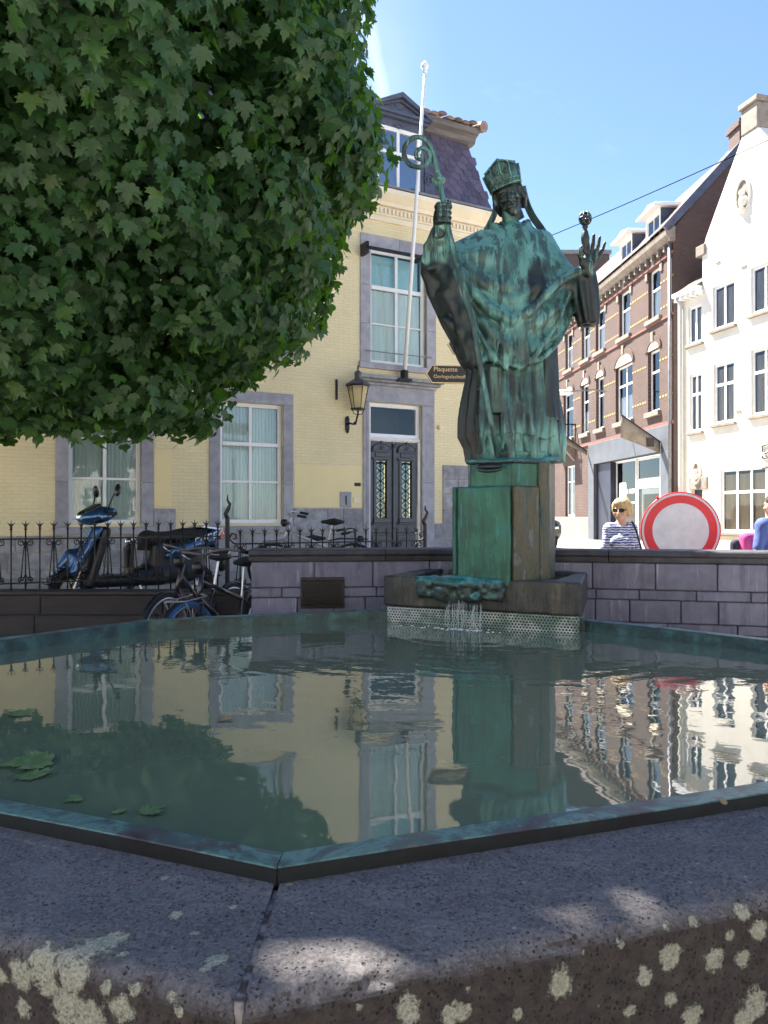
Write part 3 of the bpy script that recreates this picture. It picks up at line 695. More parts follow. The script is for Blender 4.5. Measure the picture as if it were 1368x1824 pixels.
nt.links.new(mixc(nt, upf, ramp(nt, n1, [(0.35, (0.012, 0.018, 0.015)), (0.6, (0.035, 0.055, 0.045)), (0.75, (0.02, 0.10, 0.085))]), ramp(nt, n1, [(0.30, (0.015, 0.05, 0.045)), (0.46, (0.025, 0.12, 0.11)), (0.58, (0.05, 0.23, 0.25)), (0.75, (0.20, 0.40, 0.46))])), b.inputs['Base Color']); b.inputs['Roughness'].default_value = 0.3
bump(nt, b, n1, 0.8, 0.02); MAT['turq'] = m

# trough: block with a recess (z is relative to 0.60)
zb, zt = 0.195, 0.43
def rough_block(name, x0, x1, y0, y1, z0, z1, mat, parent, amp=0.008, h=0.03):
    nx, ny, nz = (max(2, int(abs(q1 - q0) / h)) for q0, q1 in ((x0, x1), (y0, y1), (z0, z1)))
    vol = Vol((x0 - .05, y0 - .05, z0 - .05), (x1 + .05, y1 + .05, z1 + .05), 0.012)
    sl, X, Y, Z = vol.region((x0 - .05, y0 - .05, z0 - .05), (x1 + .05, y1 + .05, z1 + .05))
    c = ((x0 + x1) / 2, (y0 + y1) / 2, (z0 + z1) / 2); b_ = ((x1 - x0) / 2, (y1 - y0) / 2, (z1 - z0) / 2)
    vol.rbox(c, b_, 0.012, k=0); vol.d += fbm(X * 9, Y * 9, Z * 9, 3) * amp
    return vol
vol = rough_block('b', -0.76, 0.76, 0.0, 1.05, zb, zt, None, None, 0.010)
sl, X, Y, Z = vol.region((-9, -9, -9), (9, 9, 9)); vol.d = np.maximum(vol.d, ((X - 0.76) * 1.05 + Y * 0.14) / 1.06)
vol.rbox((-0.03, 0.545, zt), (0.57, 0.40, 0.09), 0.02, k=0.01, mode='s')
trough = vol_obj(vol, 'trough', MAT['wetstone'], ped, 1)
# rounded lip with turquoise crust hanging over the front
vol = Vol((-0.55, -0.25, 0.1), (0.30, 0.35, 0.55), 0.009)
vol.rbox((-0.13, 0.03, 0.355), (0.34, 0.085, 0.078), 0.03, k=0).ell((-0.16, -0.025, 0.395), (0.25, 0.085, 0.042), k=0.05).ell((-0.15, -0.03, 0.31), (0.17, 0.055, 0.06), k=0.05)
sl, X, Y, Z = vol.region((-9, -9, -9), (9, 9, 9)); vol.d += fbm(X * 18, Y * 18, Z * 18, 4) * 0.026
vol_obj(vol, 'lip', MAT['turq'], ped, 1)
mb = MB(); mb.add([(-0.62, 0.13, zt - 0.035), (0.56, 0.13, zt - 0.035), (0.56, 0.96, zt - 0.035), (-0.62, 0.96, zt - 0.035)], [(0, 1, 2, 3)]); mb.build('trough_water', MAT['water'], ped)
# perforated sheet
m, nt, b = new_mat('perforated_steel'); out = nt.nodes['Material Output']
tc = N(nt, 'ShaderNodeTexCoord'); mp = N(nt, 'ShaderNodeMapping'); mp.inputs['Scale'].default_value = (1, 1, 1); nt.links.new(tc.outputs['Object'], mp.inputs[0])
sp = N(nt, 'ShaderNodeSeparateXYZ'); nt.links.new(mp.outputs[0], sp.inputs[0])
P_ = 0.0235
row = math_(nt, 'FLOOR', math_(nt, 'DIVIDE', sp.outputs['Z'], P_ * 0.866)); odd = math_(nt, 'MULTIPLY', math_(nt, 'MODULO', math_(nt, 'ADD', row, 100), 2.0), 0.5)
xx = math_(nt, 'ADD', math_(nt, 'DIVIDE', math_(nt, 'ADD', sp.outputs['X'], sp.outputs['Y']), P_), odd)
fx = math_(nt, 'SUBTRACT', math_(nt, 'FRACT', math_(nt, 'ADD', xx, 200)), 0.5); fz = math_(nt, 'MULTIPLY', math_(nt, 'SUBTRACT', math_(nt, 'FRACT', math_(nt, 'DIVIDE', sp.outputs['Z'], P_ * 0.866)), 0.5), 0.866)
dd = math_(nt, 'SQRT', math_(nt, 'ADD', math_(nt, 'POWER', math_(nt, 'ABSOLUTE', fx), 2.0), math_(nt, 'POWER', math_(nt, 'ABSOLUTE', fz), 2.0)))
hole = math_(nt, 'LESS_THAN', dd, 0.33)
al = ramp(nt, noise(nt, coords(nt), 9, 5), [(0.42, (0.42, 0.45, 0.43)), (0.6, (0.13, 0.20, 0.17))])
nt.links.new(al, b.inputs['Base Color']); b.inputs['Metallic'].default_value = 0.4; b.inputs['Roughness'].default_value = 0.45
trn = N(nt, 'ShaderNodeBsdfTransparent'); mx = N(nt, 'ShaderNodeMixShader'); nt.links.new(hole, mx.inputs[0]); nt.links.new(b.outputs[0], mx.inputs[1]); nt.links.new(trn.outputs[0], mx.inputs[2]); nt.links.new(mx.outputs[0], out.inputs['Surface'])
mb = MB(); x0, x1, y0, y1, z0, z1 = -0.735, 0.735, 0.022, 1.0, -0.02, zb - 0.004
mb.add([(x0, y0, z0), (x1, y0, z0), (x1 - 0.13, y1, z0), (x0, y1, z0), (x0, y0, z1), (x1, y0, z1), (x1 - 0.13, y1, z1), (x0, y1, z1)], [(0, 1, 5, 4), (1, 2, 6, 5), (3, 0, 4, 7)])
mb.build('perforated_sheet', m, ped)
MAT['dark_stone'] = M_noise('dark_wet_concrete', (0.012, 0.016, 0.015), (0.03, 0.035, 0.03), 8, 0.6, 0.3, 40)
MB().box(-0.60, 0.54, 0.10, 0.95, -0.1, zb - 0.005).build('core', MAT['dark_stone'], ped)
# octagonal column: local centre
cl = Matrix.Rotation(-BA, 2) @ Vector((0.94 - 0.686, 6.16 - 5.67))
ccx, ccy = cl.x, cl.y; RO = 0.465 / math.cos(R(22.5))
octv = [(.253, .02), (.475, .242), (.43, .66), (.30, .92), (0.0, .92), (-.2, .75), (-.19, .055), (-.157, .02)]   # edge 7-0 faces the front
ccx, ccy = 0.17, 0.47
def wobble(o, amp, sc):
    me = o.data; n = len(me.vertices); co = np.empty(n * 3, np.float32); me.vertices.foreach_get('co', co); co = co.reshape(-1, 3)
    co[:, 0] += fbm(co[:, 0] * sc, co[:, 1] * sc, co[:, 2] * sc, 3) * amp; co[:, 1] += fbm(co[:, 0] * sc + 9, co[:, 1] * sc, co[:, 2] * sc, 3) * amp
    me.vertices.foreach_set('co', co.ravel()); me.update()
def face_slab(a, b_, z0, z1, thick, name, mat, amp=0.012, inset=0.004, h=0.011):
    a = Vector(a); b_ = Vector(b_); d = (b_ - a); L = d.length; d.normalize(); nrm = Vector((d.y, -d.x))
    vol = Vol((-0.05, -0.08, z0 - 0.05), (L + 0.05, 0.12, z1 + 0.05), h)
    vol.rbox((L / 2, 0.02 - thick / 2, (z0 + z1) / 2), (L / 2 - inset, 0.02 + thick / 2, (z1 - z0) / 2), 0.012, k=0)
    sl, X, Y, Z = vol.region((-9, -9, -9), (9, 9, 9)); vol.d += fbm(X * 11, Y * 11, Z * 5, 4) * amp
    xf = Matrix(((d.x, -nrm.x, 0, a.x), (d.y, -nrm.y, 0, a.y), (0, 0, 1, 0), (0, 0, 0, 1)))
    return vol_obj(vol, name, mat, ped, 1, xf)
zc0, zc1, zc2 = zt - 0.05, 1.115, 1.30
mb = MB(); inn8 = [(ccx + (x - ccx) * 0.94, ccy + (y - ccy) * 0.94) for x, y in octv]; mb.prism_xy(inn8, zc0, zc1 - 0.012); mb.build('column_core', MAT['limestreak'], ped)
face_slab(octv[7], octv[0], zc0, zc1, 0.03, 'column_panel', MAT['column_green'], 0.010)
face_slab(octv[6], octv[7], zc0, zc1, 0.03, 'column_panel', MAT['column_green'], 0.010)
_f = [octv[0], octv[1]]; mid = (octv[0][0] * 0.28 + octv[1][0] * 0.72, octv[0][1] * 0.28 + octv[1][1] * 0.72)
face_slab(octv[0], mid, zc0, zc1 + 0.005, 0.03, 'column_panel', MAT['limestreak'], 0.014)
face_slab(mid, octv[1], zc0, zc2, 0.008, 'column_panel', MAT['limestreak'], 0.008)
face_slab(octv[1], octv[2], zc0, zc2, 0.006, 'column_panel', MAT['limestreak'], 0.008)
mb = MB(); octu = octv[:5] + [(-.11, .75), (-.115, .065), (-.085, .03)]; up8 = [(ccx + (x - ccx) * 0.965, ccy + (y - ccy) * 0.965) for x, y in octu]
mb.prism_xy([(ccx + (x - ccx) * 0.93, ccy + (y - ccy) * 0.93) for x, y in octu], zc1 - 0.02, zc2 - 0.012); mb.build('column_core', MAT['bronze_dark'], ped)
face_slab(up8[7], up8[0], zc1 - 0.02, zc2 - 0.02, 0.0, 'column_collar', MAT['column_green'], 0.02)
face_slab(up8[6], up8[7], zc1 - 0.02, zc2 - 0.01, 0.0, 'column_collar', MAT['bronze_dark'], 0.02)
face_slab(up8[0], up8[1], zc1 - 0.02, zc2 - 0.005, 0.0, 'column_collar', MAT['column_green'], 0.016)
# spout mouth: a lip, with a black ellipsoid painting the opening's shade, water film runs below
fm = ((up8[7][0] + up8[0][0]) / 2, (up8[7][1] + up8[0][1]) / 2)
vol = Vol((-0.2, -0.16, -0.12), (0.2, 0.16, 0.12), 0.008)
vol.ell((0, 0.03, 0), (0.15, 0.055, 0.050), k=0).ell((0, -0.02, 0.008), (0.105, 0.06, 0.026), k=0.01, mode='s')
vol_obj(vol, 'spout', MAT['turq'], ped, 1, Matrix.Translation((fm[0], fm[1] + 0.01, zc2 - 0.045)))
MB().sphere((fm[0], fm[1] - 0.032, zc2 - 0.042), (0.095, 0.018, 0.022), 16, 8).build('spout_mouth', MAT['black'], ped, smooth=True)
mb = MB(); mb.loft([[(ccx + (x - ccx) * s, ccy + (y - ccy) * s, zc2 - 0.02 + z) for x, y in octu] for s, z in ((0.97, 0), (1.0, 0.012), (0.99, 0.03), (0.9, 0.042))]); cap = mb.build('column_cap', MAT['turq'], ped, bevel=0.01, seg=2)
wobble(cap, 0.02, 9)
# water falling from the lip
m, nt, b = new_mat('falling_water'); b.inputs['Base Color'].default_value = (0.9, 0.95, 0.95, 1); b.inputs['Roughness'].default_value = 0.05
b.inputs['Transmission Weight'].default_value = 0.9; b.inputs['IOR'].default_value = 1.33
bump(nt, b, noise(nt, coords(nt, (1, 1, 0.3)), 60, 3), 0.5, 0.01); MAT['fallwater'] = m
for k in range(19):
    x = -0.20 + 0.015 * k + random.uniform(-.01, .01); mb = MB(); z1 = 0.27 + random.uniform(-.03, .01); r0 = random.uniform(.0025, .006)
    pts = []; n = 9
    for q in range(n): t = q / (n - 1); pts.append((x + 0.004 * math.sin(9 * t + k), -0.095 - 0.035 * math.sqrt(t) + 0.004 * math.sin(5 * t + 2 * k), z1 + (0.075 - z1) * t))
    mb.tube(pts, [r0 * (1.1 - 0.4 * q / n) * random.uniform(0.6, 1.3) for q in range(n)], 6); mb.build('water_jet', MAT['fallwater'], ped, smooth=True)
m = M_noise('white_foam', (0.45, 0.5, 0.52), (0.7, 0.75, 0.76), 30, 0.4, 0.3, 90); MAT['foam'] = m
mb = MB()
for k in range(90):
    a = random.gauss(0, 1); rr = abs(random.gauss(0, 0.09)); an = random.uniform(0, 6.28)
    x, y = -0.09 + rr * 1.9 * math.cos(an), -0.135 + rr * 0.5 * math.sin(an); s = random.uniform(.003, .009)
    mb.sphere((x, y, WATZ - 0.60 + 0.001), (s * 1.6, s, s * 0.45), 7, 4)
fo = mb.build('foam', MAT['foam'], ped, smooth=True); fo['kind'] = 'stuff'

# ------------------------------------------------------------------ parapet wall behind the basin
wallA, wallB, wallC, wallD = W(447, 978, 6.6), W(832, 978, 6.78), W(1368, 985, 6.22), W(1900, 985, 5.6)
WT = 1.205
par = empty('parapet_wall', (wallA.x, wallA.y, 0)); tag(par, 'low blue-grey ashlar stone wall with dark moulded coping behind the fountain', 'wall')
m, nt, b = new_mat('blue_grey_ashlar')
v = coords(nt); n1 = noise(nt, v, 6, 7, 0.65); vs_ = coords(nt, (8, 8, 0.9)); n2 = noise(nt, vs_, 1.4, 5, 0.7)
col = ramp(nt, n1, [(0.3, (0.115, 0.115, 0.165)), (0.7, (0.185, 0.185, 0.24))])
col = mixc(nt, math_(nt, 'MULTIPLY', ramp(nt, n2, [(0.52, (0, 0, 0)), (0.68, (1, 1, 1))]), 0.55), col, (0.055, 0.05, 0.065))
col = mixc(nt, math_(nt, 'MULTIPLY', ramp(nt, noise(nt, vs_, 2.6, 4), [(0.60, (0, 0, 0)), (0.70, (1, 1, 1))]), 0.6), col, (0.36, 0.36, 0.41))
nt.links.new(obj_var(nt, col, 0.16), b.inputs['Base Color']); b.inputs['Roughness'].default_value = 0.82; bump(nt, b, noise(nt, v, 45, 6, 0.7), 0.5, 0.006); MAT['ashlar'] = m
MAT['coping'] = M_noise('dark_coping_stone', (0.026, 0.026, 0.034), (0.058, 0.058, 0.072), 6, 0.6, 0.4, 50, var=0.12, streak=0.4)
MAT['joint'] = M_noise('dark_joint', (0.045, 0.042, 0.05), (0.075, 0.07, 0.08), 12, 0.95, 0.5, 50)
def wall_run(p, q, start, first_long, lead_end=False):
    d = Vector((q.x - p.x, q.y - p.y, 0)); L = d.length; an = math.atan2(d.y, d.x); o0 = Vector((p.x - wallA.x, p.y - wallA.y, 0)); rot = Matrix.Rotation(an, 4, 'Z')
    def put(o): o.matrix_local = Matrix.Translation(o0) @ rot
    put(MB().box(0.012, L, 0.02, 0.30, -0.1, WT - 0.09).build('joint_core', MAT['joint'], par))
    courses = [(WT - 0.105 - 0.225, 0.225, 0.52), (WT - 0.105 - 0.225 - 0.085, 0.085, 0.45), (WT - 0.105 - 0.31 - 0.19, 0.19, 0.33), (WT - 0.105 - 0.50 - 0.085, 0.085, 0.5), (WT - 0.105 - 0.585 - 0.2, 0.2, 0.42), (WT - 0.105 - 0.785 - 0.1, 0.1, 0.5), (-0.1, 0.30, 0.5)]
    for ci, (z0, hgt, ln) in enumerate(courses):
        x = 0.0; g_ = 0.008
        while x < L - 0.02:
            w = ln * random.uniform(0.72, 1.25) if ci else ln * random.uniform(0.92, 1.05)
            if x == 0 and ci % 2: w *= 0.55
            x1 = min(L, x + w)
            if L - x1 < 0.12: x1 = L
            pr = random.uniform(0.0, 0.006)
            mb = MB(); mb.box(x + g_ / 2, x1 - g_ / 2, -pr, 0.31, z0 + g_ / 2, z0 + hgt - g_ / 2); put(mb.build('stone', MAT['ashlar'], par, bevel=0.007))
            x = x1
    x = -0.02
    while x < L:
        x1 = min(L + 0.0, x + random.uniform(1.05, 1.3))
        if L - x1 < 0.4: x1 = L
        mb = MB(); prof = [(-0.045, WT - 0.045), (-0.05, WT - 0.015), (-0.035, WT), (0.36, WT), (0.36, WT - 0.045), (0.335, WT - 0.10), (-0.012, WT - 0.10), (-0.022, WT - 0.055)]
        mb.loft([[(xx, y, z) for y, z in prof] for xx in (x + 0.002, x1 - 0.002)]); put(mb.build('coping_stone', MAT['coping'], par, bevel=0.004))
        x = x1
    return put
put = wall_run(wallA, wallB, 0, 0.5)
# louvred vent in the left run
mb = MB(); vx0 = 0.425; vx1 = 0.80; vz0, vz1 = 0.70, 0.965
mb.box(vx0, vx1, -0.022, 0.0, vz0, vz0 + 0.025).box(vx0, vx1, -0.022, 0.0, vz1 - 0.03, vz1).box(vx0, vx0 + 0.025, -0.022, 0, vz0 + 0.025, vz1 - 0.03).box(vx1 - 0.025, vx1, -0.022, 0, vz0 + 0.025, vz1 - 0.03)
vent = mb.build('vent_grille', MAT['iron'], par, bevel=0.003); put(vent)
MB().box(vx0 + 0.02, vx1 - 0.02, -0.009, -0.008, vz0 + 0.02, vz1 - 0.02).build('vent_back', MAT['black'], vent)
mb = MB()
for r in range(13):
    for c in range(15):
        x = vx0 + 0.034 + c * 0.022 + (0.011 if r % 2 else 0); z = vz0 + 0.034 + r * 0.0165
        if x < vx1 - 0.03: mb.obox((x, -0.013, z), (0.008, 0.003, 0.004), Matrix.Rotation(R(30), 3, 'X'))
mb.build('louvre', MAT['iron'], vent)
wall_run(wallB, wallC, 0, 0.5); wall_run(wallC, wallD, 0, 0.5)
# ------------------------------------------------------------------ facade helpers
def wall_panel(openings, u0, u1, z0, z1, rev=0.18, v=0.0):
    """front wall sheet with real openings and reveals; local x = along, y = into the house"""
    us = sorted({u0, u1, *[o[0] for o in openings], *[o[1] for o in openings]}); zs = sorted({z0, z1, *[o[2] for o in openings], *[o[3] for o in openings]})
    us = [u for u in us if u0 <= u <= u1]; zs = [z for z in zs if z0 <= z <= z1]
    mb = MB()
    for i in range(len(us) - 1):
        for j in range(len(zs) - 1):
            cu, cz = (us[i] + us[i + 1]) / 2, (zs[j] + zs[j + 1]) / 2
            if any(o[0] < cu < o[1] and o[2] < cz < o[3] for o in openings): continue
            mb.add([(us[i], v, zs[j]), (us[i + 1], v, zs[j]), (us[i + 1], v, zs[j + 1]), (us[i], v, zs[j + 1])], [(0, 1, 2, 3)])
    for a, b_, c, d in openings:
        w = v + rev
        mb.add([(a, v, c), (a, w, c), (a, w, d), (a, v, d)], [(0, 1, 2, 3)]); mb.add([(b_, v, c), (b_, v, d), (b_, w, d), (b_, w, c)], [(0, 1, 2, 3)])
        mb.add([(a, v, d), (a, w, d), (b_, w, d), (b_, v, d)], [(0, 1, 2, 3)]); mb.add([(a, v, c), (b_, v, c), (b_, w, c), (a, w, c)], [(0, 1, 2, 3)])
    return mb

def curtain_mesh(u0, u1, z0, z1, y, pleats, amp=0.02, rnd=None):
    n = pleats * 6; vs = []; fs = []
    rnd = rnd or random
    ph = [rnd.uniform(-1.2, 1.2) for _ in range(n + 1)]
    for k in range(n + 1):
        t = k / n; dy = amp * math.sin(2 * math.pi * pleats * t + 0.8 * ph[k // 9]) + amp * 0.4 * math.sin(2 * math.pi * pleats * 2.3 * t)
        vs += [(u0 + (u1 - u0) * t, y + dy, z0), (u0 + (u1 - u0) * t, y + dy * 0.8, z1)]
    for k in range(n): fs.append((2 * k, 2 * k + 2, 2 * k + 3, 2 * k + 1))
    mb = MB(); mb.add(vs, fs); return mb

def make_window(parent, u0, u1, z0, z1, y, cols, rows, fr=0.06, bar=0.035, mat=None, glass=None, curtain=0.0, pleats=14, room=True, depth=0.05, bar_rows=None, ccol=None):
    """frame mesh with each pane a child; rows = fractions of the clear height from the bottom"""
    mat = mat or MAT['white_paint']; glass = glass or MAT['glass']
    mb = MB(); mb.box(u0, u1, y, y + depth, z0, z0 + fr).box(u0, u1, y, y + depth, z1 - fr, z1).box(u0, u0 + fr, y, y + depth, z0 + fr, z1 - fr).box(u1 - fr, u1, y, y + depth, z0 + fr, z1 - fr)
    iu0, iu1, iz0, iz1 = u0 + fr, u1 - fr, z0 + fr, z1 - fr
    cu = [iu0 + (iu1 - iu0) * c for c in cols]; rz = [iz0 + (iz1 - iz0) * r_ for r_ in rows]
    bt = bar_rows or [bar] * len(rows)
    for c in cu: mb.box(c - bar / 2, c + bar / 2, y + 0.006, y + depth - 0.006, iz0, iz1)
    for r_, tk in zip(rz, bt): mb.box(iu0, iu1, y + (0.003 if tk <= bar else -0.012), y + depth - 0.003, r_ - tk / 2, r_ + tk / 2)
    w = mb.build('window', mat, parent, bevel=0.005)
    ue = [iu0] + cu + [iu1]; ze = [iz0] + rz + [iz1]
    for i in range(len(ue) - 1):
        for j in range(len(ze) - 1):
            yy = y + depth * 0.5; MB().add([(ue[i] + 0.002, yy, ze[j] + 0.002), (ue[i + 1] - 0.002, yy, ze[j] + 0.002), (ue[i + 1] - 0.002, yy, ze[j + 1] - 0.002), (ue[i] + 0.002, yy, ze[j + 1] - 0.002)], [(0, 1, 2, 3)]).build('pane', glass, w)
    if curtain > 0:
        curtain_mesh(iu0, iu1, iz0, iz0 + (iz1 - iz0) * curtain, y + depth + 0.03, pleats, 0.014).build('curtain', ccol or MAT['curtain'], w, smooth=True)
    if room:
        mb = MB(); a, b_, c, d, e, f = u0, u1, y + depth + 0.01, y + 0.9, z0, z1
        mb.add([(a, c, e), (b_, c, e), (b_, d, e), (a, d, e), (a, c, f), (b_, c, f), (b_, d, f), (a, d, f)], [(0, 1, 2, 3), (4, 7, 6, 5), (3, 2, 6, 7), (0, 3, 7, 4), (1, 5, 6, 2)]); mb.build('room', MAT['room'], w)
    return w

# ------------------------------------------------------------------ yellow house
YA = math.atan(0.5402); YC = math.cos(YA)
house = empty('yellow_house', (0, 16.148, 0), YA); tag(house, 'pale yellow painted brick town house with grey stone trim and purple slate mansard roof', 'house')
def yD(x): return 40950.0 / (3220.0 - x)
def yu(x): return (x - CX) / F * yD(x) / YC
def yz(x, y): return CAMZ + (HY - y) / F * yD(x)
GZY = 0.40
uR = yu(874); uL = yu(-420)
# windows (outer stone surround, clear opening)
wz0, wz1 = yz(447, 935), yz(447, 697)
W2 = (yu(372), yu(522)); W1 = (yu(98), yu(273)); sj = 0.21
UPz0, UPz1 = yz(708, 664), yz(708, 426); UPu = (yu(641), yu(776)); sj2 = 0.24
DRu = (yu(646), yu(773)); dz_top = yz(708, 690); tr0, tr1 = yz(702, 780), yz(702, 722); d_top = yz(702, 790)
wins = []
ops = []
def opening(o): ops.append(o); return o
lower = [opening((a + sj, b_ - sj, wz0 + 0.03, wz1 - 0.22)) for a, b_ in (W1, W2, (W1[0] - 3.0, W1[1] - 3.0))]
upper = [opening((a + sj2, b_ - sj2, UPz0 + 0.17, UPz1 - 0.26)) for a, b_ in ((W1[0], W1[1]), (W2[0], W2[1]), UPu, (W1[0] - 3.0, W1[1] - 3.0))]
door_o = opening((yu(657), yu(750) , GZY, tr1 + 0.04))
CORN = 7.72
wall_panel(ops, uL, uR, 0.0, CORN + 0.35, 0.22).build('wall', MAT['yellow'], house)
HD = 9.0
mb = MB(); mb.add([(uR, 0, 0), (uR, HD, 0), (uR, HD, CORN + 0.35), (uR, 0, CORN + 0.35)], [(0, 1, 2, 3)]); mb.add([(uL, HD, 0), (uL, 0, 0), (uL, 0, CORN + 0.35), (uL, HD, CORN + 0.35)], [(0, 1, 2, 3)]); mb.add([(uR, HD, 0), (uL, HD, 0), (uL, HD, CORN + .35), (uR, HD, CORN + .35)], [(0, 1, 2, 3)])
mb.build('side_wall', MAT['yellow'], house)
def surround(a, b_, z0, z1, o, sill=True, pr=0.025, lint=2):
    """stone jambs, lintel and sill around the clear opening o"""
    def st(x0, x1, q0, q1, p=pr): MB().box(x0, x1, -p, 0.10, q0, q1).build('stone_surround', MAT['bluestone'], house, bevel=0.006)
    hgt = o[3] - z0; n = 3
    for x0, x1 in ((a, o[0]), (o[1], b_)):
        for k in range(n): st(x0, x1 - 0.0, z0 + hgt * k / n + 0.002, z0 + hgt * (k + 1) / n - 0.002, pr + 0.001 * (k % 2))
    for k in range(lint): st(a + (b_ - a) * k / lint + 0.001, a + (b_ - a) * (k + 1) / lint - 0.001, o[3] + 0.001, z1)
    if sill: MB().box(a - 0.03, b_ + 0.03, -0.07, 0.12, z0 - 0.13, z0 - 0.002).build('sill', MAT['bluestone'], house, bevel=0.008)
for (a, b_), o in zip((W1, W2, (W1[0] - 3.0, W1[1] - 3.0)), lower):
    surround(a, b_, wz0 - 0.02, wz1, o, lint=1)
    make_window(house, o[0], o[1], o[2], o[3], 0.10, [0.5], [0.335, 0.67], 0.075, 0.06, curtain=1.0, pleats=17, bar_rows=[0.045, 0.075])
for (a, b_), o in zip((W1, W2, UPu, (W1[0] - 3.0, W1[1] - 3.0)), upper):
    surround(a, b_, UPz0 + 0.16, UPz1, o, lint=2)
    w = make_window(house, o[0], o[1], o[2], o[3], 0.10, [0.5], [0.34, 0.68], 0.075, 0.07, curtain=0.66, pleats=8, bar_rows=[0.03, 0.085])
    MB().box(o[0] + 0.08, o[1] - 0.08, 0.24, 0.245, o[2] + (o[3] - o[2]) * 0.68, o[3] - 0.08).build('blind', MAT['sky_blind'] if 'sky_blind' in MAT else MAT['curtain'], w)  # pale blue sheet stands in for sky reflected in the top panes
    mb = MB(); mb.tube([(a + 0.12, -0.05, o[2] + 0.22), (b_ - 0.12, -0.05, o[2] + 0.22)], 0.012, 6); mb.build('safety_bar', MAT['zinc'], house)
# door case
o = door_o
def dst(x0, x1, q0, q1, p=0.03, name='stone_surround'): MB().box(x0, x1, -p, 0.12, q0, q1).build(name, MAT['bluestone'], house, bevel=0.008)
for x0, x1 in ((DRu[0], o[0]), (o[1], DRu[1])):
    xm = (x0 + x1) / 2; wd = (x1 - x0)
    zz = [GZY, 1.35, 2.2, tr1 + 0.04]
    for k in range(3): dst(x0, x1, zz[k] + 0.002, zz[k + 1] - 0.002, 0.03 + 0.001 * k)
    inner = (x1 - 0.07, x1) if x0 < o[0] else (x0, x0 + 0.07)
    MB().box(inner[0], inner[1], -0.045, -0.02, GZY, tr1 + 0.03).build('moulding', MAT['bluestone'], house, bevel=0.01)
fz0 = tr1 + 0.042; fz1 = dz_top
dst(DRu[0], DRu[1], fz0, fz1, 0.034, 'frieze'); 
for k, (zz0, zz1, p) in enumerate(((fz1 + 0.001, fz1 + 0.06, 0.07), (fz1 + 0.061, fz1 + 0.12, 0.13), (fz1 + 0.121, fz1 + 0.19, 0.20))):
    e = 0.04 + 0.06 * k; MB().box(DRu[0] - e, DRu[1] + e, -p, 0.05, zz0, zz1).build('door_cornice', MAT['basestone'], house, bevel=0.012)
make_window(house, o[0], o[1], tr0, tr1 + 0.038, 0.08, [], [], 0.085, 0.05, glass=MAT['glass_dark'], curtain=0, depth=0.07)
MB().box(o[0] + 0.002, o[1] - 0.002, 0.03, 0.16, d_top + 0.05, tr0 - 0.002).build('transom_beam', MAT['white_paint'], house, bevel=0.01)
mb = MB()
for k in range(26): mb.box(o[0] + 0.02 + k * (o[1] - o[0] - 0.04) / 26, o[0] + 0.02 + (k + 0.6) * (o[1] - o[0] - 0.04) / 26, 0.015, 0.03, d_top + 0.06, d_top + 0.10)
mb.build('dentil_strip', MAT['white_paint'], house)
for sgn, ea, eb in ((0, o[0], o[0] + 0.055), (1, o[1] - 0.055, o[1])): MB().box(ea, eb, 0.03, 0.14, GZY, d_top + 0.05).build('door_frame', MAT['white_paint'], house, bevel=0.008)
da, db = o[0] + 0.056, o[1] - 0.056; dm = (da + db) / 2; dh = d_top + 0.045
mb = MB(); mb.box(dm - 0.035, dm + 0.035, 0.03, 0.075, GZY + 0.05, dh - 0.12).lathe([(0.03, 0), (0.055, 0.03), (0.04, 0.06), (0.06, 0.09)], (dm, 0.05, dh - 0.13), 10); mb.build('door_post', MAT['doorpaint'], house, bevel=0.008)
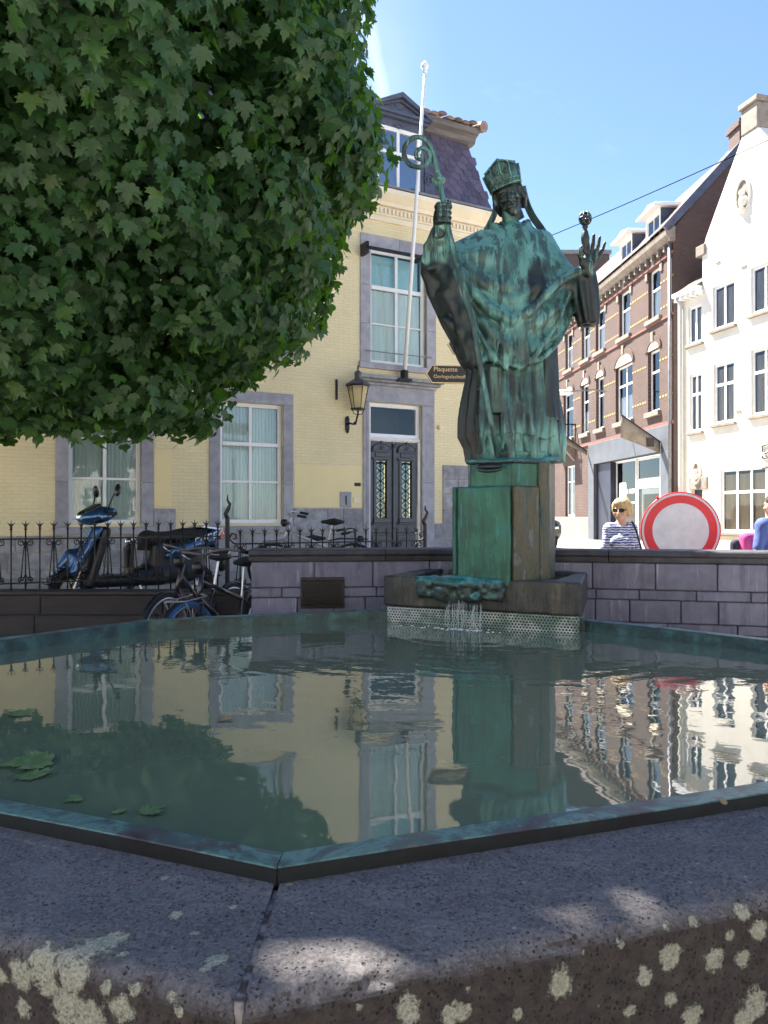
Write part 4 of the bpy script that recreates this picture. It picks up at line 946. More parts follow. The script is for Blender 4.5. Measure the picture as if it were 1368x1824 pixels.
for side in (0, 1):
    a, b_ = (da, dm - 0.004) if side == 0 else (dm + 0.004, db)
    if side == 0: c0, c1 = a, b_ - 0.03
    else: c0, c1 = a + 0.03, b_
    gx0, gx1 = c0 + 0.15, c1 - 0.15; gz0, gz1 = GZY + 1.0, dh - 0.42; mid = (c0 + c1) / 2; hw = (gx1 - gx0) / 2
    # leaf with a glazed opening
    dmesh = wall_panel([(gx0, gx1, gz0, gz1)], a, b_, GZY + 0.02, dh, 0.05, 0.075)
    door = dmesh.build('door', MAT['doorpaint'], house)
    mb = MB(); mb.box(gx0 - 0.06, gx0 - 0.005, 0.045, 0.075, gz0 - 0.02, gz1 + 0.02).box(gx1 + 0.005, gx1 + 0.06, 0.045, 0.075, gz0 - 0.02, gz1 + 0.02).box(gx0 - 0.09, gx1 + 0.09, 0.02, 0.075, gz1 + 0.03, gz1 + 0.07)
    mb.box(gx0 - 0.02, gx1 + 0.02, 0.05, 0.075, gz1 + 0.09, gz1 + 0.17).box(gx0 - 0.11, gx1 + 0.11, 0.01, 0.075, gz1 + 0.19, gz1 + 0.225)
    arc = [(mid + (hw + 0.09) * math.cos(R(t)), gz1 + 0.23 + 0.125 * math.sin(R(t))) for t in range(0, 181, 15)]; mb.prism_xz(arc, 0.035, 0.075)
    arc = [(mid + (hw + 0.09) * math.cos(R(t)), 0.03, gz1 + 0.235 + 0.13 * math.sin(R(t))) for t in range(0, 181, 12)]; mb.tube(arc, 0.014, 6)
    for t in range(20, 161, 20): mb.tube([(mid, 0.033, gz1 + 0.24), (mid + hw * 0.95 * math.cos(R(t)), 0.033, gz1 + 0.24 + 0.105 * math.sin(R(t)))], 0.006, 5)
    mb.sphere((mid, 0.05, gz1 + 0.385), (0.03, 0.03, 0.045), 8, 6)
    mb.build('door_ornament', MAT['doorpaint'], door, bevel=0.004)
    mb = MB(); mb.box(gx0 - 0.1, gx1 + 0.1, 0.0, 0.075, gz0 - 0.10, gz0 - 0.06).box(gx0 - 0.07, gx1 + 0.07, 0.02, 0.075, gz0 - 0.058, gz0 + 0.04).box(gx0 - 0.1, gx1 + 0.1, 0.045, 0.075, gz0 - 0.28, gz0 - 0.25).box(gx0 - 0.09, gx1 + 0.09, 0.05, 0.075, GZY + 0.12, gz0 - 0.32)
    mb.box(gx0 - 0.04, gx1 + 0.04, 0.035, 0.052, GZY + 0.2, gz0 - 0.40); mb.build('door_panel', MAT['doorpaint'], door, bevel=0.01)
    MB().box(gx0, gx1, 0.105, 0.11, gz0, gz1).build('pane', MAT['glass'], door)
    MB().box(gx0, gx1, 0.16, 0.165, gz0, gz1).build('curtain', MAT['basestone'], door)
    mb = MB(); n = 6; hh = (gz1 - gz0) / n
    for k in range(n):
        z = gz0 + hh * (k + 0.5)
        for s2 in (-1, 1):
            pts = [(mid + s2 * hw * 0.92 * (1 - abs(math.cos(R(t)))) , 0.09, z - hh / 2 + hh * t / 180) for t in range(0, 181, 20)]
            pts = [(mid + s2 * hw * 0.9 * math.sin(R(t)), 0.09, z - hh / 2 + hh * t / 180) for t in range(0, 181, 20)]
            mb.tube(pts, 0.0075, 5)
        mb.sphere((mid, 0.088, z - hh / 2), 0.02, 7, 5); mb.tube([(mid + 0.03 * math.cos(R(t)), 0.088, z + 0.03 * math.sin(R(t))) for t in range(0, 360, 45)], 0.006, 5, closed=True)
    mb.tube([(mid, 0.092, gz0), (mid, 0.092, gz1)], 0.007, 5); mb.tube([(gx0 + .012, 0.092, gz0), (gx0 + .012, 0.092, gz1)], 0.009, 5); mb.tube([(gx1 - .012, 0.092, gz0), (gx1 - .012, 0.092, gz1)], 0.009, 5)
    for k in range(4): mb.sphere((gx0 + (k + 0.5) * 2 * hw / 4, 0.085, gz1 - 0.04), 0.022, 7, 5)
    mb.build('iron_grille', MAT['iron'], door, smooth=True)
MB().box(o[0] - 0.05, o[1] + 0.05, -0.12, 0.3, GZY - 0.05, GZY + 0.02).build('threshold', MAT['basestone'], house, bevel=0.01)

# grey stone plinth, stone by stone
rects = []
def plinth(u0, u1, z0, z1, rows, ln):
    zs = np.linspace(z0, z1, rows + 1)
    for r_ in range(rows):
        x = u0
        while x < u1 - 0.01:
            w = ln * random.uniform(0.6, 1.35); x1 = min(u1, x + w)
            if u1 - x1 < 0.15: x1 = u1
            MB().box(x + 0.004, x1 - 0.004, -0.022 - random.uniform(0, 0.008), 0.05, zs[r_] + 0.004, zs[r_ + 1] - 0.004).build('plinth_stone', MAT['basestone'], house, bevel=0.007)
            x = x1
zpl = wz0 - 0.16
plinth(uL, DRu[0], GZY - 0.1, zpl, 3, 0.75)
zq = yz(580, 905)
plinth(W2[1] + 0.004, DRu[0], zpl, zq, 1, 0.55)
plinth(W1[1] + 0.004, yu(313), zpl, zq - 0.02, 1, 0.55)
plinth(DRu[1], uR, GZY - 0.1, yz(800, 932), 3, 0.45)
plinth(yu(788), uR, yz(800, 932), yz(810, 829), 4, 0.36)
plinth(DRu[1] - 0.0, yu(788), GZY - 0.1, yz(800, 932), 0, 0.4) if False else None
# smooth-rendered yellow patches
MAT['yellow_smooth'] = M_noise('smooth_yellow_paint', (0.78, 0.645, 0.345), (0.82, 0.69, 0.38), 1.5, 0.8, 0.08, 20)
for xa, xb, ya, yb in ((524, 644, 830, 904), (274, 306, 800, 902)):
    MB().box(yu(xa), yu(xb), -0.008, 0.01, yz((xa + xb) / 2, yb), yz((xa + xb) / 2, ya)).build('plaster_patch', MAT['yellow_smooth'], house, bevel=0.004)
# letter slot, bell plate, house number plate, iron tie, wall knob
MB().box(yu(605), yu(625), -0.03, 0.02, yz(615, 904), yz(615, 876)).build('letter_plate', MAT['bluestone'], house, bevel=0.006)
MB().box(yu(614), yu(616.5), -0.036, -0.01, yz(615, 899), yz(615, 883)).build('letter_slot', MAT['black'], house)
MB().box(yu(629), yu(640), -0.025, 0.02, yz(635, 896), yz(635, 886)).build('door_bell', MAT['cream'], house, bevel=0.004)
MB().box(yu(631), yu(642), -0.016, 0.02, yz(636, 866), yz(636, 860)).build('number_plate', MAT['iron'], house)
MB().box(yu(597.2), yu(600.4), -0.035, 0.02, yz(599, 712), yz(599, 676)).build('iron_tie', MAT['iron'], house)
MB().sphere((yu(782), -0.03, yz(782, 762)), 0.05, 10, 7).build('wall_knob', MAT['cream'], house, smooth=True)
# main cornice
def corn(z0, z1, p, mat, name='cornice'): MB().box(uL, uR + p, -p, 0.2, z0, z1).build(name, mat, house, bevel=0.01)
corn(CORN - 0.06, CORN + 0.06, 0.05, MAT['cream']); 
corn(CORN + 0.061, CORN + 0.25, 0.07, MAT['cream'])
mb = MB(); k = 0; x = uL
while x < uR: mb.box(x, x + 0.05, -0.11, -0.06, CORN + 0.10, CORN + 0.20); x += 0.095
dn = mb.build('dentil_course', MAT['cream'], house); dn['kind'] = 'stuff'
prof = [(0.0, CORN + 0.251), (-0.13, CORN + 0.251), (-0.16, CORN + 0.31), (-0.26, CORN + 0.39), (-0.32, CORN + 0.44), (-0.33, CORN + 0.53), (-0.2, CORN + 0.56), (0.3, CORN + 0.56)]
mb = MB(); mb.loft([[(xx, y, z) for y, z in prof] for xx in (uL, uR + 0.28)]); mb.build('cornice', MAT['cream'], house)
MB().box(uL, uR + 0.30, -0.31, 0.3, CORN + 0.565, CORN + 0.61).build('gutter', MAT['zinc'], house)
# mansard: slates one by one on the stretch in view
rz0, rz1 = CORN + 0.61, 10.15; ry0, ry1 = -0.02, 0.62
ur0, ur1 = uR + 0.10, uR - 0.18           # hipped end
mb = MB(); mb.add([(uL, ry0 + 0.03, rz0), (ur0, ry0 + 0.03, rz0), (ur1, ry1 + 0.03, rz1), (uL, ry1 + 0.03, rz1)], [(0, 1, 2, 3)]); mb.add([(ur0, ry0 + .03, rz0), (ur0, HD, rz0), (ur1, HD - .6, rz1), (ur1, ry1 + .03, rz1)], [(0, 1, 2, 3)])
roof = mb.build('roof', MAT['slate'], house)
slope = Vector((0, ry1 - ry0, rz1 - rz0)); sl_len = slope.length; sdir = slope.normalized(); snrm = Vector((0, -sdir.z, sdir.y))
sw, shh = 0.235, 0.185
pts = [(-sw / 2 + 0.003, shh * 1.45), (-sw / 2 + 0.003, sw * 0.42)] + [(sw * 0.485 * math.cos(R(a)), sw * 0.42 + sw * 0.42 * math.sin(R(a))) for a in range(200, 341, 28)] + [(sw / 2 - 0.003, sw * 0.42), (sw / 2 - 0.003, shh * 1.45)]
def slate_mesh():
    mb = MB(); n = len(pts); vs = []
    for tk in (0.004, 0.016):
        for x, s in pts:
            q = sdir * s + snrm * (tk + 0.010 * (1 - s / (shh * 1.45))); vs.append((x, q.y, q.z))
    mb.add(vs, [tuple(range(n, 2 * n)), ] + [(i, (i + 1) % n, (i + 1) % n + n, i + n) for i in range(n)]); return mb.mesh('slate')
sme = slate_mesh(); sme.materials.append(MAT['slate'])
u_vis = yu(742); rows = int(sl_len / shh)
for r_ in range(rows):
    s = r_ * shh; x = u_vis + (sw / 2 if r_ % 2 else 0); lim = ur0 + (ur1 - ur0) * s / sl_len - sw * 0.4
    while x < lim:
        o_ = link('slate', sme, None, roof); q = sdir * s; o_.location = (x, ry0 + q.y, rz0 + q.z); o_.rotation_euler = (random.uniform(-.02, .02), random.uniform(-.03, .03), random.uniform(-.02, .02)); x += sw
# slates left of the dormer, hidden in foliage: material only. top moulding and ridge tiles
prof = [(ry1 - 0.02, rz1 - 0.02), (ry1 - 0.10, rz1 + 0.0), (ry1 - 0.14, rz1 + 0.10), (ry1 - 0.26, rz1 + 0.16), (ry1 - 0.30, rz1 + 0.26), (ry1 + 0.3, rz1 + 0.26), (ry1 + 0.3, rz1 - 0.02)]
mb = MB(); mb.loft([[(xx, y, z) for y, z in prof] for xx in (uL, ur1 + 0.12)]); mb.build('roof_moulding', MAT['zinc_wood'] if 'zinc_wood' in MAT else MAT['basestone'], house)
mb = MB(); mb.add([(uL, ry1 - 0.28, rz1 + 0.27), (ur1 + 0.2, ry1 - 0.28, rz1 + 0.27), (ur1 - 1.2, HD / 2, rz1 + 1.5), (uL, HD / 2, rz1 + 1.5)], [(0, 1, 2, 3)]); mb.add([(ur1 + .2, ry1 - .28, rz1 + .27), (ur1 + .2, HD, rz1 + .27), (ur1 - 1.2, HD / 2, rz1 + 1.5)], [(0, 1, 2)]); mb.build('upper_roof', MAT['tile'], house)
tm = MB(); prof = [(0.115 * math.cos(R(a)), 0.055 * math.sin(R(a))) for a in range(0, 181, 30)]
tm.loft([[(x, y, z + 0.018) for x, z in prof] for y in (0.0, 0.35)]); tme = tm.mesh('roof_tile', True); tme.materials.append(MAT['tile'])
x = yu(742); kk = 0
while x < ur1 + 0.2:
    o_ = link('roof_tile', tme, None, house); o_.location = (x, ry1 - 0.36 + random.uniform(-.02, .02), rz1 + 0.265 + (0.045 if kk % 4 == 0 else 0)); o_.rotation_euler = (R(14), 0, random.uniform(-.03, .03)); x += 0.21; kk += 1
mb = MB(); mb.tube([(ur1 + 0.18, ry1 - 0.38, rz1 + 0.30), (ur1 - 0.3, HD / 3, rz1 + 0.9)], 0.13, 8); mb.build('ridge_tile', MAT['tile'], house)
# dormer
du0, du1 = yu(659), yu(757); dz0 = rz0 + 0.02; dzh = yz(705, 215); dza = yz(708, 170)
dc = (du0 + du1) / 2; fy = -0.02
dorm_o = (yu(669), yu(749), yz(705, 352), yz(705, 226))
mb = wall_panel([dorm_o], du0 + 0.04, du1 - 0.04, dz0, dzh + 0.02, 0.1, fy); dorm = mb.build('dormer', MAT['dormer'], house)
mb = MB()
for x in (du0 + 0.04, du1 - 0.04): mb.add([(x, fy, dz0), (x, 1.2, dz0), (x, 1.2, dzh), (x, fy, dzh)], [(0, 1, 2, 3)])
mb.build('dormer_cheek', MAT['slate'], dorm)
mb = MB(); ez = dzh + 0.02
mb.box(du0 - 0.02, du1 + 0.02, fy - 0.10, 0.5, ez, ez + 0.06).box(du0 - 0.06, du1 + 0.06, fy - 0.16, 0.6, ez + 0.061, ez + 0.12)
mb.prism_xz([(du0 - 0.02, ez + 0.12), (du1 + 0.02, ez + 0.12), (dc, dza - 0.06)], fy - 0.05, 0.6)
for s2 in (-1, 1):
    a = Vector((dc + s2 * (du1 - du0 + 0.2) / 2, 0, ez + 0.13)); c = Vector((dc, 0, dza)); d = (c - a).normalized(); n_ = Vector((-d.z, 0, d.x)) * (1 if s2 < 0 else -1)
    n_ = Vector((d.z, 0, -d.x)); n_ = n_ if n_.z < 0 else -n_
    mb.prism_xz([(a.x, a.z), (c.x, c.z), (c.x + n_.x * 0.0, c.z - 0.10), (a.x + n_.x * 0.07, a.z + n_.z * 0.07)], fy - 0.20, 0.9)
    mb.prism_xz([(a.x - s2 * .12, a.z - 0.0), (c.x, c.z - 0.12), (c.x, c.z - 0.16), (a.x - s2 * .2, a.z - 0.0)], fy - 0.12, 0.2)
mb.tube([(dc + 0.13 * math.cos(R(t)), fy - 0.055, ez + 0.32 + 0.10 * math.sin(R(t))) for t in range(0, 360, 24)], 0.014, 5, closed=True)
mb.prism_xz([(dc - 0.14, ez - 0.13), (dc, ez - 0.06), (dc + 0.14, ez - 0.13), (dc, ez - 0.2)], fy - 0.03, fy) if False else mb.tube([(dc - 0.13, fy - .012, dzh - 0.10), (dc, fy - .012, dzh - 0.045), (dc + 0.13, fy - .012, dzh - 0.10), (dc, fy - .012, dzh - 0.155)], 0.012, 5, closed=True)
mb.build('pediment', MAT['dormer'], dorm, bevel=0.008)
make_window(house, dorm_o[0], dorm_o[1], dorm_o[2], dorm_o[3], fy + 0.02, [0.5], [0.66], 0.085, 0.07, glass=MAT['glass_blue'], curtain=0, depth=0.06, room=True)
MB().box(dorm_o[0] - 0.06, dorm_o[1] + 0.06, fy - 0.10, fy + 0.02, dorm_o[2] - 0.07, dorm_o[2] - 0.003).build('sill', MAT['white_paint'], dorm, bevel=0.006)
# carved scroll brackets beside the dormer window
for s2, ux in ((-1, du0 + 0.02), (1, du1 - 0.02)):
    mb = MB(); pts2 = []
    for t in range(0, 700, 30): rr = 0.16 * (1 - t / 760); pts2.append((ux + s2 * (0.10 + rr * math.cos(R(t)) * 0.9), fy - 0.02, dz0 + 0.42 + rr * math.sin(R(t))))
    mb.tube(pts2, 0.018, 6); mb.prism_xz([(ux, dz0 + 0.05), (ux + s2 * 0.26, dz0 + 0.05), (ux + s2 * 0.27, dz0 + 0.45), (ux + s2 * 0.1, dz0 + 0.72), (ux, dz0 + 0.95)], fy, fy + 0.08); mb.build('scroll_bracket', MAT['dormer'], dorm, bevel=0.004)
# lightning of the flagpole: pole, bracket foot
pole = empty('flagpole', house.matrix_basis @ Vector((yu(712), -0.2, yz(712, 672))), YA); tag(pole, 'slim white flagpole rising at a slant in front of the yellow facade', 'flagpole')
_k = (757 - CX) / F; _d = (-1.1 + YC * 16.148) / (YC - _k * math.sin(YA)); ptop = (pole.matrix_basis.inverted() @ W(757, 128, _d))
mb = MB(); mb.tube([(0, 0, 0), tuple(ptop * 0.5), tuple(ptop)], [0.045, 0.040, 0.028], 10); mb.build('pole', MAT['white_paint'], pole, smooth=True)
mb = MB(); mb.lathe([(0.03, 0), (0.05, 0.02), (0.035, 0.06), (0.085, 0.12), (0.075, 0.17), (0.01, 0.24)], ptop, 10); mb.build('finial', MAT['white_paint'], pole, smooth=True)
mb = MB(); mb.lathe([(0.085, -0.06), (0.085, 0.10), (0.06, 0.12)], (0, 0, 0), 10).box(-0.16, 0.16, -0.05, 0.2, -0.12, -0.06); mb.build('foot', MAT['iron'], pole)
# iron hold-back bar across the upper window head
bz = yz(700, 457); mb = MB(); mb.box(yu(641), yu(742), -0.30, -0.25, bz - 0.03, bz + 0.03).box(yu(641), yu(641) + 0.06, -0.30, 0.0, bz - 0.12, bz + 0.12).box(yu(742) - 0.04, yu(742), -0.30, 0.02, bz - 0.05, bz + 0.05); mb.build('holding_bar', MAT['iron'], house)

# wall lantern
lan = empty('wall_lantern', house.matrix_basis @ Vector((yu(619), 0, yz(619, 756))), YA); lan.scale = (0.80,) * 3; tag(lan, 'black street lantern with yellowish glass on a scrolled wall bracket beside the door', 'lantern')
LB = Vector((0.09, -0.42, 0.34))       # bottom of the lantern cage
mb = MB(); mb.box(-0.075, 0.045, -0.035, 0.0, -0.16, 0.16).sphere((-0.015, -0.03, 0.17), (0.05, 0.03, 0.04), 8, 6).sphere((-0.015, -0.03, -0.18), (0.045, 0.03, 0.05), 8, 6); mb.build('wall_plate', MAT['iron'], lan, bevel=0.012)
mb = MB(); mb.tube([(-0.015, -0.03, 0.0), (0.0, -0.14, 0.02), (0.03, -0.26, -0.02), (0.06, -0.36, 0.02), (LB.x, LB.y, LB.z - 0.12), (LB.x, LB.y, LB.z)], [0.03, 0.025, 0.022, 0.022, 0.025, 0.02], 8).sphere((0.05, -0.33, 0.0), 0.045, 8, 6)
for s2 in (-1, 1): mb.tube([(LB.x, LB.y, LB.z - 0.14), (LB.x + s2 * 0.11, LB.y, LB.z - 0.11), (LB.x + s2 * 0.16, LB.y, LB.z - 0.02), (LB.x + s2 * 0.13, LB.y, LB.z)], 0.011, 6)
mb.build('bracket', MAT['iron'], lan, smooth=True)
lh = 0.58; rb, rt = 0.155, 0.265
def sq(r, z): return [(LB.x + r * math.cos(R(30 + 60 * k)), LB.y + r * math.sin(R(30 + 60 * k)), LB.z + z) for k in range(6)]
m, nt, b = new_mat('amber_lantern_glass'); b.inputs['Base Color'].default_value = (0.75, 0.62, 0.32, 1); b.inputs['Roughness'].default_value = 0.2; b.inputs['Transmission Weight'].default_value = 0.55; b.inputs['Alpha'].default_value = 0.8
bump(nt, b, noise(nt, coords(nt), 6, 2), 0.1, 0.02)
for k in range(6):
    a, c = sq(rb * 0.97, 0.03)[k], sq(rb * 0.97, 0.03)[(k + 1) % 6]; a2, c2 = sq(rt * 0.97, lh)[k], sq(rt * 0.97, lh)[(k + 1) % 6]
    MB().add([a, c, c2, a2], [(0, 1, 2, 3)]).build('pane', m, lan)
mb = MB()
for k in range(6): mb.tube([sq(rb, 0.02)[k], sq(rt, lh)[k]], 0.011, 5)
mb.loft([sq(rb + 0.03, -0.01), sq(rb + 0.03, 0.03)]).loft([sq(rt + 0.03, lh - 0.01), sq(rt + 0.035, lh + 0.03)]); mb.build('cage', MAT['iron'], lan)
mb = MB(); mb.loft([sq(rt + 0.06, lh + 0.03), sq(rt + 0.05, lh + 0.06), sq(0.14, lh + 0.17), sq(0.085, lh + 0.20), sq(0.085, lh + 0.32), sq(0.105, lh + 0.33), sq(0.06, lh + 0.38), sq(0.02, lh + 0.42), sq(0.03, lh + 0.46), sq(0.006, lh + 0.54)]); mb.build('roof', MAT['zinc_dark'] if 'zinc_dark' in MAT else MAT['iron'], lan)
mb = MB(); mb.lathe([(0.03, 0.03), (0.03, 0.2), (0.018, 0.22)], LB, 8); mb.build('burner', MAT['iron'], lan)

# ------------------------------------------------------------------ brick house row
BX, BY, BDX = 9.8, 26.0, -0.076
bang = math.atan2(-1, 0.076); brick = empty('brick_house', (BX, BY, 0), bang); tag(brick, 'sunlit red-brown brick row house with pale tympanums, dormers and a grey shop front', 'house')
def bt(x): k = (x - CX) / F; return (BX - BY * k) / (k - BDX)
def bu(x): return -bt(x) * math.hypot(1, BDX)
def bz_(x, y): return CAMZ + (HY - y) / F * (BY + bt(x))
bL, bR = -19.0, 0.0; BTOP = bz_(1199, 400) - 0.45
flo = []; tops = []
for x0, x1 in ((1155.5, 1177), (1103.5, 1123), (1061.5, 1078), (1036.5, 1051), (1007.5, 1020)): tops.append((bu(x0), bu(x1)))
z2a, z2b = 8.55, 10.35; z1a, z1b = 5.22, 7.45
ops = []; 
for (a, b_) in tops: ops.append((b_ if b_ < a else a, a if b_ < a else b_, z2a, z2b))
tops = [tuple(sorted(t)) for t in tops]; ops = [(t[0], t[1], z2a, z2b) for t in tops]
firsts = [tuple(sorted((bu(x0), bu(x1)))) for x0, x1 in ((1154.5, 1175), (1097, 1127), (1062, 1076), (1036, 1049), (1004, 1021))]
ops += [(t[0], t[1], z1a, z1b) for t in firsts]
sh_o = (bu(1063), bu(1183), 0.40, 3.72); sh_o = (min(sh_o[:2]), max(sh_o[:2]), 0.40, 3.72); ops.append(sh_o)
gw = tuple(sorted((bu(1007), bu(1024)))); ops.append((gw[0], gw[1], 1.45, 3.9))
wall_panel(ops, bL, bR, 0.0, BTOP, 0.28).build('wall', MAT['brick'], brick)
MAT['tymp'] = MAT['cream']; MAT['yband'] = M_noise('yellow_brick_band', (0.40, 0.25, 0.09), (0.50, 0.34, 0.14), 8, 0.8, 0.3, 60)
MAT['pale_stone'] = M_noise('pale_stone', (0.18, 0.15, 0.125), (0.26, 0.225, 0.19), 5, 0.8, 0.2, 50, var=0.1)
def arch(a, b_, z, rise, name, mat, p0, p1, full=True):
    n = 10; c = (a + b_) / 2; w = (b_ - a) / 2
    poly = [(c + w * math.cos(R(180 * k / n)), z + rise * math.sin(R(180 * k / n))) for k in range(n + 1)]
    MB().prism_xz(poly, p0, p1).build(name, mat, brick)
def arch_ring(a, b_, z, rise, th, name, mat, p):
    n = 12; c = (a + b_) / 2; w = (b_ - a) / 2; mb = MB()
    for k in range(n):
        q = [(c + (w + e) * math.cos(R(180 * j / n)), z + (rise + e) * math.sin(R(180 * j / n))) for j, e in ((k, 0), (k + 1, 0), (k + 1, th), (k, th))]
        mb.prism_xz(q, -p, 0.02)
    mb.build(name, mat, brick)
for i, t in enumerate(tops):
    make_window(brick, t[0], t[1], z2a, z2b, 0.12, [] , [0.60], 0.09, 0.08, glass=MAT['glass_dark'], curtain=0.6, pleats=5)
    MB().box(t[0] - 0.12, t[1] + 0.12, -0.12, 0.1, z2a - 0.16, z2a - 0.002).build('sill', MAT['pale_stone'], brick, bevel=0.01)
    arch_ring(t[0] - 0.02, t[1] + 0.02, z2b - 0.10, 0.24, 0.22, 'brick_arch', MAT['brick_arch'] if 'brick_arch' in MAT else MAT['brick'], 0.035)
    c = (t[0] + t[1]) / 2; MB().box(c - 0.10, c + 0.10, -0.07, 0.0, z2b + 0.06, z2b + 0.45).build('keystone', MAT['pale_stone'], brick, bevel=0.01)
    for x in (t[0] - 0.2, t[1] + 0.02): MB().box(x, x + 0.18, -0.05, 0.0, z2b - 0.28, z2b - 0.03).build('springer', MAT['pale_stone'], brick)
for i, t in enumerate(firsts):
    make_window(brick, t[0], t[1], z1a, z1b, 0.12, [0.5] if i == 1 else [], [0.66], 0.09, 0.08, glass=MAT['glass_dark'], curtain=0.45 if i % 2 else 0, pleats=5)
    MB().box(t[0] - 0.12, t[1] + 0.12, -0.12, 0.1, z1a - 0.18, z1a - 0.002).build('sill', MAT['pale_stone'], brick, bevel=0.01)
    hgt = 0.30 if t[1] - t[0] < 1.6 else 0.42
    arch(t[0] + 0.02, t[1] - 0.02, z1b + 0.002, hgt, 'tympanum', MAT['tymp'], -0.02, 0.1)
    arch_ring(t[0], t[1], z1b, hgt, 0.2, 'brick_arch', MAT['brick'], 0.05)
    c = (t[0] + t[1]) / 2; MB().box(c - 0.10, c + 0.10, -0.08, 0.0, z1b + hgt - 0.02, z1b + hgt + 0.34).build('keystone', MAT['pale_stone'], brick, bevel=0.01)
for z in (9.62, 8.72, 6.92, 5.62):
    edges = [bL]; wl = sorted(tops if z > 8 else firsts)
    segs = []; x = bL
    for t in wl: segs.append((x, t[0] - 0.02)); x = t[1] + 0.02
    segs.append((x, bR))
    for a, b_ in segs:
        if b_ - a < 0.1: continue
        mb = MB(); k = 0; y = a
        while y < b_ - 0.05: mb.box(y, min(b_, y + 0.13), -0.012, 0.005, z, z + 0.065); y += 0.225; k += 1
        mb.build('brick_band', MAT['yband'], brick)['kind'] = 'stuff'
for z, p, h in ((4.62, 0.06, 0.12), (8.30, 0.05, 0.08), (BTOP - 0.52, 0.06, 0.10)): MB().box(bL, bR, -p, 0.0, z, z + h).build('string_course', MAT['brick_dark'] if 'brick_dark' in MAT else MAT['brick'], brick)
prof = [(0.0, BTOP - 0.12), (-0.16, BTOP - 0.10), (-0.18, BTOP - 0.02), (-0.30, BTOP + 0.06), (-0.33, BTOP + 0.20), (-0.24, BTOP + 0.24), (-0.2, BTOP + 0.36), (0.02, BTOP + 0.36), (0.02, BTOP - 0.12)]
mb = MB(); mb.loft([[(xx, y, z) for y, z in prof] for xx in (bL, bR + 0.10)]); mb.build('cornice', MAT['pale_stone'], brick)
mb = MB(); x = bL
cbm = MB().box(0, 0.11, -0.15, -0.0, BTOP - 0.34, BTOP - 0.12).mesh('cornice_bracket'); cbm.materials.append(MAT['pale_stone'])
while x < bR: link('cornice_bracket', cbm, None, brick).location = (x, 0, 0); x += 0.5
# roof and gable
RV, RZ = 2.6, 14.45; rb0 = BTOP + 0.37
MAT['roof_dark'] = M_noise('dark_pantiles', (0.07, 0.052, 0.05), (0.14, 0.105, 0.095), 9, 0.85, 0.9, 14, bdist=0.06)
mb = MB(); mb.add([(bL, -0.30, rb0), (0.06, -0.30, rb0), (0.06, RV, RZ), (bL, RV, RZ)], [(0, 1, 2, 3)]); mb.add([(bL, RV, RZ), (0.06, RV, RZ), (0.06, 2 * RV + 0.4, rb0), (bL, 2 * RV + .4, rb0)], [(0, 1, 2, 3)]); mb.build('roof', MAT['roof_dark'], brick)
gm = MB(); gm.add([(0.0, 0.0, 0.0), (0.0, 2 * RV + .2, 0.0), (0.0, 2 * RV + 0.2, rb0), (0.0, RV, RZ - 0.12), (0.0, 0.0, rb0 - 0.05)], [(0, 1, 2, 3, 4)]); gm.build('gable_wall', MAT['brick_side'], brick)
mb = MB(); mb.obox((0.05, (RV - 0.3) / 2, (RZ + rb0) / 2 - 0.10), (0.05, math.hypot(RV + .3, RZ - rb0) / 2, 0.13), Matrix.Rotation(math.atan2(RZ - rb0, RV + 0.3), 3, 'X')); mb.build('verge_board', MAT['dormer'], brick)
mb = MB(); mb.box(-0.75, -0.02, RV - 0.25, RV + 0.45, RZ - 0.9, RZ + 0.35).box(-0.82, 0.05, RV - 0.32, RV + 0.52, RZ + 0.35, RZ + 0.5).box(-0.78, 0.02, RV - 0.28, RV + 0.48, RZ + 0.5, RZ + 0.62); mb.build('chimney', MAT['brick_side'], brick, bevel=0.01)
# row of roof tiles in relief on the near strip
tmesh = MB().box(-0.12, 0.12, -0.16, 0.18, 0.0, 0.03).mesh('roof_tile'); tmesh.materials.append(MAT['roof_dark'])
ra = math.atan2(RZ - rb0, RV + 0.30); rl = math.hypot(RZ - rb0, RV + .3)
for i in range(int(rl / 0.30)):
    for j in range(5):
        o_ = link('roof_tile', tmesh, None, brick); s = 0.16 + i * 0.30; o_.location = (-0.10 - j * 0.245, -0.30 + s * math.cos(ra), rb0 + s * math.sin(ra) + 0.02); o_.rotation_euler = (ra + R(4), random.uniform(-.04, .04), 0)
